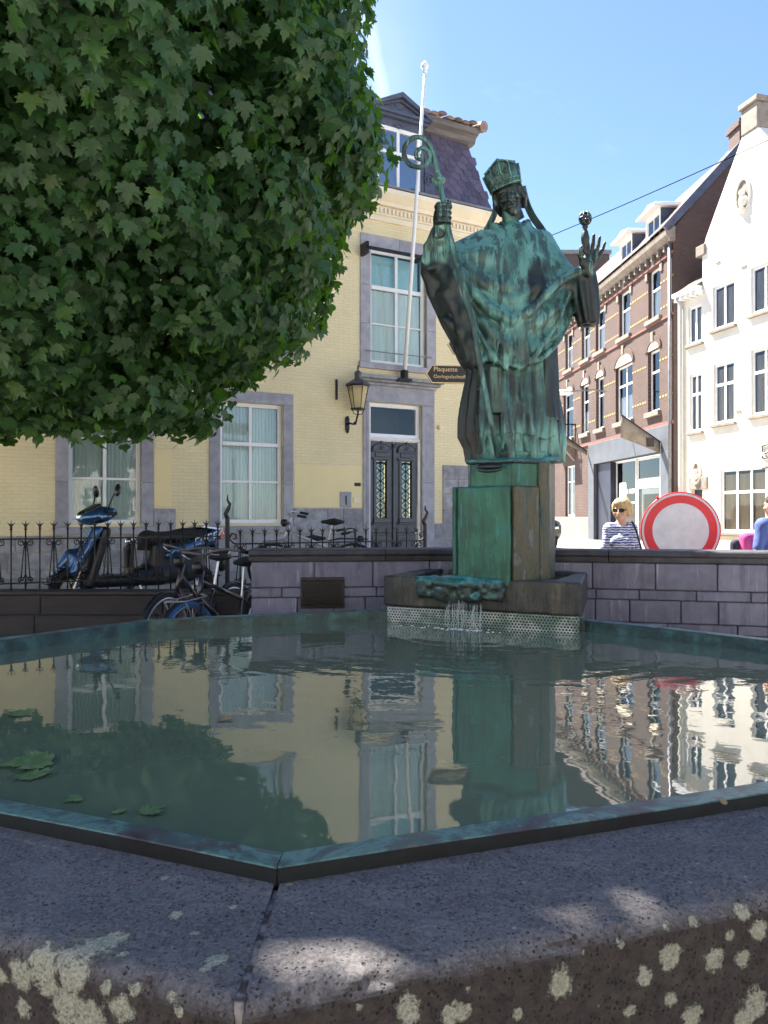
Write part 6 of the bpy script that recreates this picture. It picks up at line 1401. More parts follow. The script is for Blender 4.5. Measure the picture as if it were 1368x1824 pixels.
# head (own frame, face towards -y), tilted and bowed
hv = Vol((-0.16, -0.19, -0.21), (0.16, 0.18, 0.22), 0.0055)
hv.ell((0, 0.01, 0.03), (0.098, 0.118, 0.125), k=0).ell((0, -0.035, -0.055), (0.078, 0.078, 0.095), k=0.03).ell((0, -0.072, -0.125), (0.042, 0.036, 0.038), k=0.03)
hv.cap((0, 0.02, -0.08), (0, 0.03, -0.22), 0.062, 0.07, 0.03)
hv.cap((-0.055, -0.092, 0.018), (0.055, -0.092, 0.018), 0.016, 0.016, 0.02)                    # brow
hv.cap((0, -0.105, 0.0), (0, -0.138, -0.062), 0.013, 0.020, 0.014)                               # nose
for s2 in (-1, 1):
    hv.ell((s2 * 0.016, -0.124, -0.066), (0.012, 0.012, 0.010), k=0.008)
    hv.ell((s2 * 0.036, -0.108, -0.012), (0.024, 0.020, 0.016), k=0.012, mode='s'); hv.ell((s2 * 0.036, -0.092, -0.012), (0.018, 0.016, 0.011), k=0.005)
    hv.cap((s2 * 0.020, -0.105, -0.004), (s2 * 0.052, -0.098, -0.006), 0.005, 0.004, 0.004)
    hv.ell((s2 * 0.056, -0.080, -0.048), (0.024, 0.024, 0.020), k=0.02); hv.ell((s2 * 0.050, -0.088, -0.085), (0.018, 0.020, 0.024), k=0.02, mode='s')
    hv.ell((s2 * 0.104, 0.0, -0.03), (0.014, 0.028, 0.038), k=0.01); hv.ell((s2 * 0.112, -0.006, -0.03), (0.008, 0.014, 0.022), k=0.006, mode='s')
    hv.chain([(s2 * 0.10, -0.01, 0.02), (s2 * 0.105, 0.02, -0.05), (s2 * 0.09, 0.06, -0.11)], [0.025, 0.032, 0.03], 0.02)
    hv.cap((s2 * 0.012, -0.126, -0.088), (s2 * 0.050, -0.100, -0.112), 0.009, 0.006, 0.008)       # moustache
hv.cap((-0.018, -0.114, -0.099), (0.018, -0.114, -0.099), 0.004, 0.004, 0.003, 's')
hv.cap((-0.020, -0.112, -0.110), (0.020, -0.112, -0.110), 0.010, 0.010, 0.008)
hv.ell((0, -0.092, -0.148), (0.030, 0.026, 0.034), k=0.015)
sl, X, Y, Z = hv.region((-9, -9, -9), (9, 9, 9)); hv.d += np.where((Z < -0.07) & (Y < 0.02), fbm(X * 60, Y * 60, Z * 60, 2) * 0.006, 0)
HX = Matrix.Translation(Vector(q(905, 345, -0.07))) @ Matrix.Rotation(R(-16), 4, 'Z') @ Matrix.Rotation(R(-17), 4, 'Y') @ Matrix.Rotation(R(15), 4, 'X')
head = vol_obj(hv, 'head', MAT['bronze_dark'], st, 1, HX)
# mitre: two stiff pointed shields joined by a band, open between them at the sides
mv = MB(); n = 48; rings = []
def mit_r(t, a):
    c_, s_ = math.cos(a), math.sin(a); rx = 0.124 + 0.022 * t; ry = 0.138 - 0.034 * t; p_ = 3.2
    k_ = (abs(c_) ** p_ + abs(s_) ** p_) ** (-1 / p_); return rx * c_ * k_ * 0.93, 0.004 + ry * s_ * k_ * 0.97
for lv in range(9):
    t = lv / 8; ring = []
    for k in range(n):
        a = 2 * math.pi * k / n; x_, y_ = mit_r(t, a); u_ = min(1, abs(x_) / 0.135); fr = abs(math.sin(a)) > 0.25
        hgt = t * ((0.132 + 0.074 * (1 - u_)) if fr else 0.105)
        ring.append((x_, y_, 0.050 + hgt))
    rings.append(ring)
rings.append([(x * 0.94, 0.004 + (y - 0.004) * 0.90, z - 0.003) for x, y, z in rings[8]])
rings.append([(x * 0.90, 0.004 + (y - 0.004) * 0.80, 0.11) for x, y, z in rings[8]])
mv.loft(rings); mit = mv.build('mitre', MAT['bronze'], st); smooth_by_angle(mit, 30); mit.data.transform(HX)
mb = MB()
for zz, e, rr in ((0.054, 0.004, 0.010), (0.088, 0.004, 0.006)):
    mb.tube([(mit_r(0.1, R(a))[0] * 1.04, mit_r(0.1, R(a))[1] * 1.04, zz) for a in range(0, 360, 8)], rr, 6, closed=True)
for k in range(40): x_, y_ = mit_r(0.1, R(k * 9)); mb.sphere((x_ * 1.04, y_ * 1.04, 0.071), 0.0065, 6, 5)
for sx_ in (-0.062, 0.0, 0.062):                      # orphreys on the front shield
    mb.tube([(sx_ * (1 + 0.2 * t), -0.136 + 0.034 * t - 0.002, 0.09 + t * (0.092 + 0.074 * (1 - abs(sx_) / 0.135))) for t in (0, 0.5, 1)], 0.0075 if sx_ else 0.010, 6)
top_ = [(-0.125, -0.100, 0.187), (-0.06, -0.104, 0.220), (0.0, -0.105, 0.255), (0.06, -0.104, 0.220), (0.125, -0.100, 0.187)]; mb.tube(top_, 0.009, 6)
for cx_ in (-0.032, 0.034):
    mb.tube([(cx_ + 0.017 * math.cos(R(t)), -0.122, 0.165 + 0.022 * math.sin(R(t))) for t in range(0, 360, 40)], 0.0055, 5, closed=True); mb.tube([(cx_ - 0.012, -0.124, 0.150), (cx_, -0.124, 0.172), (cx_ + 0.014, -0.124, 0.185)], 0.005, 5)
for s2 in (-1, 1): mb.tube([(s2 * 0.122, -0.02, 0.06), (s2 * 0.136, -0.03, 0.13), (s2 * 0.142, -0.05, 0.18)], 0.009, 6)
band = mb.build('mitre_band', MAT['bronze'], mit, smooth=True); band.data.transform(HX)
# lappets: flat ribbons from the mitre to the shoulders
def ribbon(pts, w, th, wdir):
    mb = MB(); rings = []; pts = catm(pts, 5)
    for i, p in enumerate(pts):
        d_ = pts[min(i + 1, len(pts) - 1)] - pts[max(i - 1, 0)]; d_ = d_ / np.linalg.norm(d_); wv_ = np.array(wdir) - d_ * (np.array(wdir) @ d_); wv_ /= np.linalg.norm(wv_); nv_ = np.cross(d_, wv_)
        rings.append([tuple(p + wv_ * w * a + nv_ * th * b_) for a, b_ in ((-1, -1), (1, -1), (1, 1), (-1, 1))])
    mb.loft(rings); return mb
def catm(P, m=4):
    out = []
    for i in range(len(P) - 1):
        p0, p1, p2, p3 = (np.array(P[max(0, min(len(P) - 1, j))], float) for j in (i - 1, i, i + 1, i + 2))
        for k in range(m):
            t = k / m; out.append(0.5 * ((2 * p1) + (-p0 + p2) * t + (2 * p0 - 5 * p1 + 4 * p2 - p3) * t * t + (-p0 + 3 * p1 - 3 * p2 + p3) * t ** 3))
    out.append(np.array(P[-1], float)); return out
ribbon([q(880, 340, 0.06), q(884, 368, 0.10), q(876, 392, 0.11), q(862, 418, 0.08)], 0.026, 0.008, (1, 0.6, 0)).build('lappet', MAT['bronze'], st, bevel=0.003)
ribbon([q(931, 330, 0.05), q(938, 360, 0.09), q(950, 386, 0.09), q(968, 412, 0.03), q(982, 440, 0.0)], 0.028, 0.008, (1, -0.6, 0)).build('lappet', MAT['bronze'], st, bevel=0.003)
# neckband of the amice
vol2 = Vol(tuple(q(860, 440, -0.30)), tuple(q(970, 370, 0.25)), 0.008)
vol2.chain([q(884, 402, 0.06), q(886, 404, -0.06), q(900, 412, -0.13), q(914, 416, -0.145), q(928, 410, -0.13), q(940, 400, -0.06), q(940, 396, 0.06)], [0.03] * 7, 0.02).chain([q(893, 396, -0.10), q(908, 408, -0.15), q(924, 414, -0.165)], [0.014] * 3, 0.01).chain([q(934, 394, -0.10), q(922, 408, -0.15), q(908, 414, -0.16)], [0.014] * 3, 0.01)
vol_obj(vol2, 'collar', MAT['bronze_dark'], st, 1)
# crozier
cz = [(886, 812, -0.36), (872, 735, -0.365), (858, 665, -0.375), (845, 590, -0.372), (828, 520, -0.345), (812, 460, -0.31), (800, 412, -0.275), (790, 358, -0.265), (783, 326, -0.26)]
mb = MB(); mb.tube([tuple(q(*p)) for p in cz], [0.018, 0.020, 0.021, 0.021, 0.022, 0.022, 0.022, 0.021, 0.021], 10); croz = mb.build('crozier', MAT['bronze'], st, smooth=True)
mb = MB(); mb.lathe([(0.02, -0.05), (0.026, -0.03), (0.052, -0.012), (0.056, 0.0), (0.052, 0.012), (0.026, 0.03), (0.018, 0.05)], tuple(q(781, 320, -0.26)), 14); mb.build('knob', MAT['bronze'], croz, smooth=True)
cr = [(779, 308), (776, 292), (773, 276), (768, 262), (760, 250), (748, 243), (735, 245), (725, 254), (720, 266), (721, 279), (728, 290), (739, 296), (751, 296), (761, 290), (766, 280), (764, 269), (756, 263), (747, 264), (741, 271), (742, 279), (748, 283), (753, 279), (751, 273)]
def catm(P, m=4):
    out = []
    for i in range(len(P) - 1):
        p0, p1, p2, p3 = (np.array(P[max(0, min(len(P) - 1, j))], float) for j in (i - 1, i, i + 1, i + 2))
        for k in range(m):
            t = k / m; out.append(0.5 * ((2 * p1) + (-p0 + p2) * t + (2 * p0 - 5 * p1 + 4 * p2 - p3) * t * t + (-p0 + 3 * p1 - 3 * p2 + p3) * t ** 3))
    out.append(np.array(P[-1], float)); return out
cc = catm(cr); mb = MB(); mb.tube([tuple(q(a, b_, -0.26 - 0.02 * (i / len(cc)))) for i, (a, b_) in enumerate(cc)], [0.021 - 0.009 * i / len(cc) + 0.004 * (0.5 + 0.5 * math.sin(i * 1.1)) * (i > 20) for i in range(len(cc))], 8); mb.build('crook', MAT['bronze'], croz, smooth=True)
mb = MB()
for k in range(9): i = 50 + k * 4; a, b_ = cc[min(i, len(cc) - 1)]; mb.sphere(tuple(q(a + 2 * math.cos(k), b_ + 2 * math.sin(k), -0.285)), 0.012, 7, 5)
mb.build('crook_leaf', MAT['bronze'], croz, smooth=True)
# gripping hand
gh = Vol(tuple(q(758, 432, -0.44)), tuple(q(818, 342, -0.10)), 0.0055)
pc = q(789, 385, -0.235); G = 1.38
def gp(x, y, z): return pc + np.array((x, y, z)) * G
gh.cap(q(783, 418, -0.215), q(786, 396, -0.225), 0.056, 0.054, 0.02).ell(gp(-0.014, 0.0, -0.004), (0.040 * G, 0.042 * G, 0.058 * G), k=0.03)
for k in range(4):
    z = 0.046 - 0.029 * k; L = [0.9, 1.0, 0.97, 0.82][k]
    gh.chain([gp(-0.034, -0.018, z), gp(-0.026, -0.050 * L, z + 0.002), gp(0.022 * L, -0.060, z - 0.004), gp(0.036, -0.030, z - 0.008)], [0.0165 * G, 0.0165 * G, 0.0145 * G, 0.012 * G], 0.005)
gh.chain([gp(0.0, 0.0, 0.03), gp(0.034, -0.012, 0.050), gp(0.030, -0.052, 0.062)], [0.022 * G, 0.017 * G, 0.013 * G], 0.008)
vol_obj(gh, 'hand', MAT['bronze_dark'], st, 1)
# open hand with raised fingers
oh = Vol(tuple(q(1022, 500, -0.42)), tuple(q(1092, 405, -0.12)), 0.005)
wr_ = q(1045, 484, -0.25); pm = q(1051, 462, -0.26)
oh.cap(wr_, q(1048, 472, -0.255), 0.042, 0.042, 0.02).rbox(pm, (0.050, 0.024, 0.050), 0.02, Matrix.Rotation(0.18, 3, 'Y'), k=0.02).ell(q(1040, 468, -0.28), (0.032, 0.028, 0.042), k=0.02)
for k, (bx, by, mx_, my, tx, ty, dy) in enumerate(((1047, 451, 1048, 438, 1047, 424, -0.30), (1054, 449, 1057, 434, 1058.5, 418, -0.285), (1061, 452, 1066, 437, 1069, 422, -0.275), (1066, 459, 1073, 446, 1078, 432, -0.265))):
    oh.chain([q(bx, by, -0.262), q(mx_, my, dy + 0.005), q(tx, ty, dy)], [0.0175, 0.0155, 0.0115], 0.006)
oh.chain([q(1038, 466, -0.28), q(1033, 452, -0.31), q(1036, 440, -0.325)], [0.022, 0.018, 0.014], 0.008)
vol_obj(oh, 'hand', MAT['bronze_dark'], st, 1)
# key
kb = q(1043, 452, -0.335); mb = MB(); mb.lathe([(0.012, 0.0), (0.020, 0.02), (0.014, 0.05), (0.030, 0.09), (0.034, 0.12), (0.022, 0.17), (0.013, 0.19), (0.024, 0.205), (0.013, 0.22)], tuple(kb), 10); key = mb.build('key', MAT['bronze_dark'], st, smooth=True)
mb = MB(); bc = kb + np.array((0.0, 0.0, 0.270))
for a0 in (0, 60, 120): mb.tube([tuple(bc + np.array((0.043 * math.cos(R(t)) * math.cos(R(a0)), 0.043 * math.cos(R(t)) * math.sin(R(a0)), 0.050 * math.sin(R(t))))) for t in range(0, 360, 20)], 0.0085, 6, closed=True)
mb.tube([tuple(bc + np.array((0.042 * math.cos(R(t)), 0.042 * math.sin(R(t)), 0.0))) for t in range(0, 360, 20)], 0.009, 6, closed=True)
for k in range(4): mb.sphere(tuple(bc + np.array((0.03 * math.cos(k * 1.57), 0.03 * math.sin(k * 1.57), 0.02 * (-1) ** k))), 0.012, 7, 5)
mb.build('key_bow', MAT['bronze_dark'], key, smooth=True)

# ------------------------------------------------------------------ maple trees
m, nt, b = new_mat('maple_leaf'); out = nt.nodes['Material Output']
at = N(nt, 'ShaderNodeAttribute'); at.attribute_name = 'tint'; oi = N(nt, 'ShaderNodeObjectInfo')
col = ramp(nt, at.outputs['Fac'], [(0.0, (0.030, 0.075, 0.034)), (0.5, (0.046, 0.108, 0.044)), (0.85, (0.066, 0.140, 0.048)), (1.0, (0.11, 0.18, 0.05))])
vein = noise(nt, coords(nt, rnd=False), 22, 3); col = mixc(nt, math_(nt, 'MULTIPLY', vein, 0.35), col, (0.02, 0.05, 0.015))
nt.links.new(col, b.inputs['Base Color']); b.inputs['Roughness'].default_value = 0.45; b.inputs['Specular IOR Level'].default_value = 0.4
tl = N(nt, 'ShaderNodeBsdfTranslucent'); tcol = ramp(nt, at.outputs['Fac'], [(0.0, (0.07, 0.20, 0.014)), (1.0, (0.16, 0.36, 0.025))]); nt.links.new(tcol, tl.inputs[0])
mx = N(nt, 'ShaderNodeMixShader'); mx.inputs[0].default_value = 0.40; nt.links.new(b.outputs[0], mx.inputs[1]); nt.links.new(tl.outputs[0], mx.inputs[2]); nt.links.new(mx.outputs[0], out.inputs['Surface'])
MAT['leaf'] = m
MAT['bark'] = M_noise('maple_bark', (0.06, 0.05, 0.04), (0.13, 0.11, 0.09), 8, 0.9, 0.8, 30, stretch=(1, 1, 0.3))
# Norway-maple outline (x to the side, y from the stalk to the tip), one half
half = [(0.0, 0.0), (0.16, -0.06), (0.30, -0.02), (0.26, 0.07), (0.50, 0.10), (0.44, 0.20), (0.62, 0.36), (0.47, 0.36), (0.52, 0.58), (0.36, 0.50), (0.20, 0.46), (0.24, 0.66), (0.13, 0.70), (0.0, 1.0)]
outl = half + [(-x, y) for x, y in half[-2:0:-1]]
lv_full = np.array([(0.0, 0.33)] + outl, np.float32); nfull = len(outl)
lf_full = np.array([(0, 1 + i, 1 + (i + 1) % nfull) for i in range(nfull)], np.int32)
simp = [(0.0, 0.0), (0.30, -0.02), (0.50, 0.10), (0.62, 0.36), (0.52, 0.58), (0.24, 0.62), (0.0, 1.0), (-0.24, 0.62), (-0.52, 0.58), (-0.62, 0.36), (-0.50, 0.10), (-0.30, -0.02)]
lv_s = np.array(simp, np.float32); lf_s = np.array([(0, i, i + 1) for i in range(1, len(simp) - 1)], np.int32)

def leaf_frames(P, outw, size, droop=0.75, jit=0.55):
    n = len(P); r1 = rng.normal(0, 1, (n, 3)).astype(np.float32)
    nrm = outw + r1 * jit * 0.8 + np.array((0, 0, 0.28)); nrm /= np.linalg.norm(nrm, axis=1)[:, None]
    tip = np.array((0, 0, -1.0)) * droop * 1.5 + outw * 0.35 + rng.normal(0, 0.38, (n, 3)); tip -= nrm * (tip * nrm).sum(1)[:, None]; tip /= np.linalg.norm(tip, axis=1)[:, None] + 1e-6
    side = np.cross(tip, nrm); return side, tip, nrm
def leaves_mesh(name, P, side, tip, nrm, size, tint, lv, lf):
    n = len(P); x = lv[None, :, 0:1]; y = lv[None, :, 1:2]
    fold = rng.uniform(0.05, 0.32, (n, 1, 1)); curl = rng.uniform(-0.05, 0.30, (n, 1, 1))
    z = np.abs(x) * fold - (y ** 2) * curl - 0.12 * x ** 2
    V = P[:, None, :] + size[:, None, None] * (side[:, None, :] * x + tip[:, None, :] * y + nrm[:, None, :] * z)
    k = len(lv); F_ = (lf[None] + (np.arange(n) * k)[:, None, None]).reshape(-1, 3)
    me = np_mesh(name, V.reshape(-1, 3), F_, False); a = me.attributes.new('tint', 'FLOAT', 'POINT'); a.data.foreach_set('value', np.repeat(tint, k).astype(np.float32)); return me

def crown_points(c, r, n, lumps, thick, ymax=None):
    """points in a bumpy shell; c centre, r radii"""
    c = np.array(c); r = np.array(r)
    d = rng.normal(0, 1, (n, 3)); d /= np.linalg.norm(d, axis=1)[:, None]
    s = 1 + 0.05 * fbm(d[:, 0] * 2.2 + 5, d[:, 1] * 2.2, d[:, 2] * 2.2, 2) * 2
    lp = np.zeros(n); ld = np.zeros((n, 3))
    for (ax_, ay, az, sz, amp) in lumps:
        L = np.array((ax_, ay, az)); L = L / np.linalg.norm(L); w = np.exp(-((1 - d @ L) / sz)); 
        add = amp * w; bigger = add > lp; lp = np.where(bigger, add, lp); ld = np.where(bigger[:, None], L, ld)
    depth = rng.random(n) ** 1.6 * thick
    R_ = r * (s + lp)[:, None]; P = c + d * R_ * (1 - depth[:, None])
    ow = d / r; ow /= np.linalg.norm(ow, axis=1)[:, None]; tl_ = np.clip(lp * 3, 0, 0.6)[:, None]
    ow = ow * 1.0 + (d - ld) * tl_ * 3.0; ow /= np.linalg.norm(ow, axis=1)[:, None]
    return P, ow, d, depth

def gap_cut(P, gaps):
    keep = np.ones(len(P), bool); s = np.array(TO_SUN)
    for g_, rad in gaps:
        w = P - np.array(g_); t = w @ s; dist = np.linalg.norm(w - t[:, None] * s, axis=1); keep &= ~((dist < rad) & (t > 0))
    return keep
GAPS = [((0.00, 1.335, 0.70), 0.17), ((0.09, 1.365, 0.70), 0.15), ((0.15, 1.385, 0.70), 0.13), ((-0.13, 1.285, 0.70), 0.13), ((0.37, 1.47, 0.70), 0.14), ((0.44, 1.495, 0.70), 0.17), ((0.53, 1.53, 0.70), 0.15), ((0.61, 1.555, 0.70), 0.13)]  # holes cut through the crowns towards the sun to cast the sun patches

def trunk_mesh(base, top, r0, crown_c, nb):
    mb = MB(); b0 = Vector(base); t0 = Vector(top); pts = [b0 + (t0 - b0) * (k / 6) + Vector((0.04 * math.sin(k * 1.3), 0.04 * math.cos(k * 1.7), 0)) for k in range(7)]
    mb.tube(pts, [r0 * 1.35] + [r0 * (1.05 - 0.06 * k) for k in range(1, 7)], 12)
    for k in range(nb):
        a = 2.4 * k; s = pts[4 + k % 3]; e = Vector(crown_c) + Vector((math.cos(a) * 2.1, math.sin(a) * 2.1, random.uniform(-1.0, 1.9)))
        md = s.lerp(e, 0.5) + Vector((0, 0, 0.35)); mb.tube([s, md, e], [r0 * 0.5, r0 * 0.3, r0 * 0.08], 7)
        for j in range(3): e2 = e + Vector((random.uniform(-1, 1), random.uniform(-1, 1), random.uniform(-.6, .9))); mb.tube([md, md.lerp(e2, 0.6), e2], [r0 * 0.2, r0 * 0.12, 0.012], 6)
    return mb

# main maple
TC, TR = (-4.12, 8.65, 6.2), (3.62, 3.62, 3.6)
lumps = [(0.93, -0.33, 0.30, 0.04, 0.09), (0.96, -0.3, 0.02, 0.02, 0.06), (0.85, -0.4, 0.1, 0.05, 0.05), (0.9, -0.2, -0.2, 0.05, 0.04), (0.75, -0.6, 0.5, 0.06, 0.06), (0.3, -0.9, -0.3, 0.05, 0.05), (0.0, -0.95, 0.2, 0.06, 0.06), (-0.4, -0.85, -0.1, 0.05, 0.05), (0.55, -0.5, -0.65, 0.04, 0.06), (0.1, -0.6, -0.8, 0.05, 0.05), (0.6, -0.8, 0.0, 0.05, 0.06), (0.35, -0.7, 0.65, 0.05, 0.06), (-0.3, -0.6, 0.75, 0.06, 0.06), (0.95, 0.2, 0.1, 0.05, 0.05), (0.2, -0.95, 0.5, 0.04, 0.05), (0.7, -0.3, -0.75, 0.03, 0.04), (-0.2, -0.5, -0.85, 0.04, 0.05), (0.45, -0.88, -0.1, 0.03, 0.05), (0.85, -0.5, -0.35, 0.03, 0.05)]
tree = empty('maple_tree', (-4.85, 8.55, 0)); tag(tree, 'dense round-crowned maple tree with large lobed leaves hanging over the left', 'tree', 'maple trees by the fountain')
# drooping clumps of leaves like overlapping shingles, over an inner shell
def clump_crown(c, r, nclump, per, lumps):
    c = np.array(c); r = np.array(r); dirs = rng.normal(0, 1, (nclump * 3, 3)); dirs /= np.linalg.norm(dirs, axis=1)[:, None]
    kept = []
    for dd in dirs:                                    # roughly even spacing
        if all(dd @ k < 0.9895 for k in kept): kept.append(dd)
        if len(kept) >= nclump: break
    PP, OW, DD, DP = [], [], [], []
    for dd in kept:
        lp = max([amp * math.exp(-(1 - dd @ (np.array(L[:3]) / np.linalg.norm(L[:3]))) / L[3]) for L in lumps for amp in (L[4],)])
        cc_ = c + dd * r * (0.93 + lp + rng.uniform(-0.05, 0.05) + 0.20 * float(fbm(np.array([dd[0] * 2.6 + 3]), np.array([dd[1] * 2.6]), np.array([dd[2] * 2.6]), 2)[0])); rad = rng.uniform(0.36, 0.86)
        n = int(per * (rad / 0.58) ** 2); e = rng.normal(0, 1, (n, 3)); e /= np.linalg.norm(e, axis=1)[:, None]
        e = e + dd * 0.55; e /= np.linalg.norm(e, axis=1)[:, None]
        sh = rng.random(n) ** 0.5; u = e * (rad * (0.45 + 0.55 * sh))[:, None]; u[:, 2] = u[:, 2] * 0.95 - 0.10 * (np.linalg.norm(u[:, :2], axis=1) / rad) ** 2
        PP.append(cc_ + u); OW.append(e * 0.75 + dd * 0.45); DD.append(np.repeat(dd[None], n, 0)); DP.append((1 - sh) * 0.06)
    P = np.concatenate(PP); ow = np.concatenate(OW); ow /= np.linalg.norm(ow, axis=1)[:, None]; return P, ow, np.concatenate(DD), np.concatenate(DP)
P, ow, d, dep = clump_crown(TC, TR, 350, 185, lumps)
P2, ow2, d2, dep2 = crown_points(np.array(TC), np.array(TR) * 0.93, 14000, lumps, 0.35); dep2 = dep2 + 0.3
P = np.concatenate([P, P2]); ow = np.concatenate([ow, ow2]); d = np.concatenate([d, d2]); dep = np.concatenate([dep, dep2])
keep = gap_cut(P, GAPS) & (P[:, 2] > 2.42 + 0.25 * fbm(P[:, 0] * 1.3, P[:, 1] * 1.3, P[:, 2] * 0, 2)); P, ow, d, dep = P[keep], ow[keep], d[keep], dep[keep]
toc = np.array((0, 0, CAMZ)) - P; dist = np.linalg.norm(toc, axis=1); facing = (ow * toc).sum(1) / dist
size = rng.triangular(0.075, 0.14, 0.19, len(P)) * np.where(dist > 11, 1.25, 1.0)
tint = np.clip(rng.normal(0.45, 0.20, len(P)) + 0.25 * fbm(P[:, 0] * 0.8, P[:, 1] * 0.8, P[:, 2] * 0.8, 2), 0, 1)
side, tip, nrm = leaf_frames(P, ow, size)
pxs = P[:, 0] / P[:, 1] * F + CX; pys = HY - (P[:, 2] - CAMZ) / P[:, 1] * F
front = (facing > -0.1) & (dep < 0.2) & (pxs > -60)
vis = front & (facing > 0.1) & (dep < 0.035) & (pxs > 20) & (pxs < 680) & (pys > 20)
cand = np.argsort(np.where(vis, -size / dist * (0.75 + 0.5 * rng.random(len(P))), 9))[:290]
single = np.zeros(len(P), bool); single[cand] = True
base = np.array(tree.location, float)
for nm, msk, lv, lf in (('foliage', front & ~single, lv_full, lf_full), ('inner_foliage', ~front & ~single, lv_s, lf_s)):
    me = leaves_mesh(nm, P[msk] - base, side[msk], tip[msk], nrm[msk], size[msk], tint[msk], lv, lf); o = link(nm if nm == 'inner_foliage' else 'crown', me, MAT['leaf'], tree); o['kind'] = 'stuff'
for i in cand:
    me = leaves_mesh('leaf', np.zeros((1, 3)), side[i:i + 1], tip[i:i + 1], nrm[i:i + 1], size[i:i + 1], tint[i:i + 1], lv_full, lf_full); o = link('leaf', me, MAT['leaf'], tree); o.location = P[i] - base
tr_ = trunk_mesh((0, 0, 0), (0.25, 0.05, 4.6), 0.17, Vector(TC) - Vector(base), 7); tr_.build('trunk', MAT['bark'], tree, smooth=True)
# second maple added just left of the view to shade the basin
shade_tree = empty('maple_tree', (-6.3, 4.9, 0)); tag(shade_tree, 'neighbouring round-crowned maple standing left of the basin, outside the frame', 'tree', 'maple trees by the fountain')
TC2, TR2 = (-5.0, 5.5, 8.9), (3.5, 3.3, 2.6)
P, ow, d, dep = crown_points(TC2, TR2, 24000, lumps[:9], 0.6)
keep = gap_cut(P, GAPS) & ((P[:, 0] / np.maximum(P[:, 1], 0.1) < -0.60) | ((P[:, 2] - CAMZ - 0.4) / np.maximum(P[:, 1], 0.1) > 0.74)) & (P[:, 1] > 0.5); P, ow = P[keep], ow[keep]
size = rng.uniform(0.17, 0.28, len(P)); side, tip, nrm = leaf_frames(P, ow, size); tint = np.clip(rng.normal(0.45, 0.2, len(P)), 0, 1)
base = np.array(shade_tree.location, float)
me = leaves_mesh('crown', P - base, side, tip, nrm, size, tint, lv_s, lf_s); o = link('crown', me, MAT['leaf'], shade_tree); o['kind'] = 'stuff'
trunk_mesh((0, 0, 0), (0.3, 0.1, 5.0), 0.17, Vector(TC2) - Vector(base), 6).build('trunk', MAT['bark'], shade_tree, smooth=True)
# fallen leaves floating on the water and lying on rim and ledge
m2, nt2, b2 = new_mat('fallen_leaf'); oi = N(nt2, 'ShaderNodeObjectInfo'); cl_ = ramp(nt2, noise(nt2, coords(nt2), 20, 3), [(0.3, (0.07, 0.13, 0.05)), (0.7, (0.16, 0.24, 0.10))]); nt2.links.new(cl_, b2.inputs['Base Color']); b2.inputs['Roughness'].default_value = 0.35
m3 = M_noise('dry_leaf', (0.20, 0.12, 0.05), (0.34, 0.22, 0.10), 30, 0.8, 0.2, 60)
def fallen(px, py, z, s, rz, tilt, mat, label):
    t = (CAMZ - z) / ((py - HY) / F); c = ((px - CX) / F * t, t, z + 0.004)
    lv = lv_full - np.array((0, 0.4)); x, y = lv[:, 0] * s, lv[:, 1] * s; zz = 0.12 * np.abs(x) + 0.10 * s * np.sin(lv[:, 0] * 5) * 0.3 + 0.02 * s * np.sin(lv[:, 1] * 7)
    zz = zz - zz.min()
    me = np_mesh('fallen_leaf', np.stack([x, y, zz], 1), lf_full, False); o = link('fallen_leaf', me, mat); o.location = c; o.rotation_euler = (tilt, 0, rz); tag(o, label, 'leaf', 'fallen leaves around the basin')
for a in ((52, 1362, WATZ, 0.17, 1.9, 0.0, m2, 'large pale green maple leaf floating near the left edge of the water'), (60, 1382, WATZ, 0.10, 0.7, 0.0, m2, 'darker leaf partly sunk beside the large floating leaf'), (132, 1426, WATZ, 0.055, 2.3, 0.0, m2, 'small green leaf floating against the left rim'), (212, 1447, WATZ, 0.035, 0.5, 0, m2, 'tiny green leaf scrap at the rim between two floating leaves'), (272, 1446, WATZ, 0.075, 5.6, 0.05, m2, 'green maple leaf floating against the rim left of the corner'),
          (36, 1272, WATZ, 0.10, 1.0, 0.0, m2, 'dull leaf floating mid-pool at the far left'), (400, 1282, WATZ, 0.06, 0.4, 0.0, m3, 'brown leaf floating under the reflected middle window'),
          (1286, 1430, RIMZ - 0.0, 0.026, 0.8, 0.4, m3, 'tiny dry brown leaf stuck on the right-hand copper rim')): fallen(*a)
# ------------------------------------------------------------------ low dark wall and fence
MAT['dark_wall'] = M_noise('dark_brown_stone', (0.011, 0.0095, 0.0105), (0.026, 0.022, 0.023), 4, 0.75, 0.5, 30, stretch=(0.6, 1, 2.5), var=0.15)
lw = empty('low_dark_wall', (-4.6, 7.55, 0)); tag(lw, 'low dark brown stone retaining wall below the iron fence', 'wall')
for k in range(3):
    x = 0.0; z0 = 0.12 + k * 0.2
    while x < 3.25:
        x1 = min(3.25, x + random.uniform(0.9, 1.4)); MB().box(x + 0.004, x1 - 0.004, -0.004 * k, 0.22, z0 + 0.003, z0 + 0.197).build('stone', MAT['dark_wall'], lw, bevel=0.008); x = x1
MB().box(-0.02, 3.27, -0.03, 0.26, 0.723, 0.755).build('coping', MAT['dark_wall'], lw, bevel=0.006); MB().box(0, 3.25, 0.01, 0.2, -0.1, 0.72).build('core', MAT['joint'], lw)
FK = 0.60
def fpos(px): D = FK * yD(px); return Vector(((px - CX) / F * D, D, 0)), D
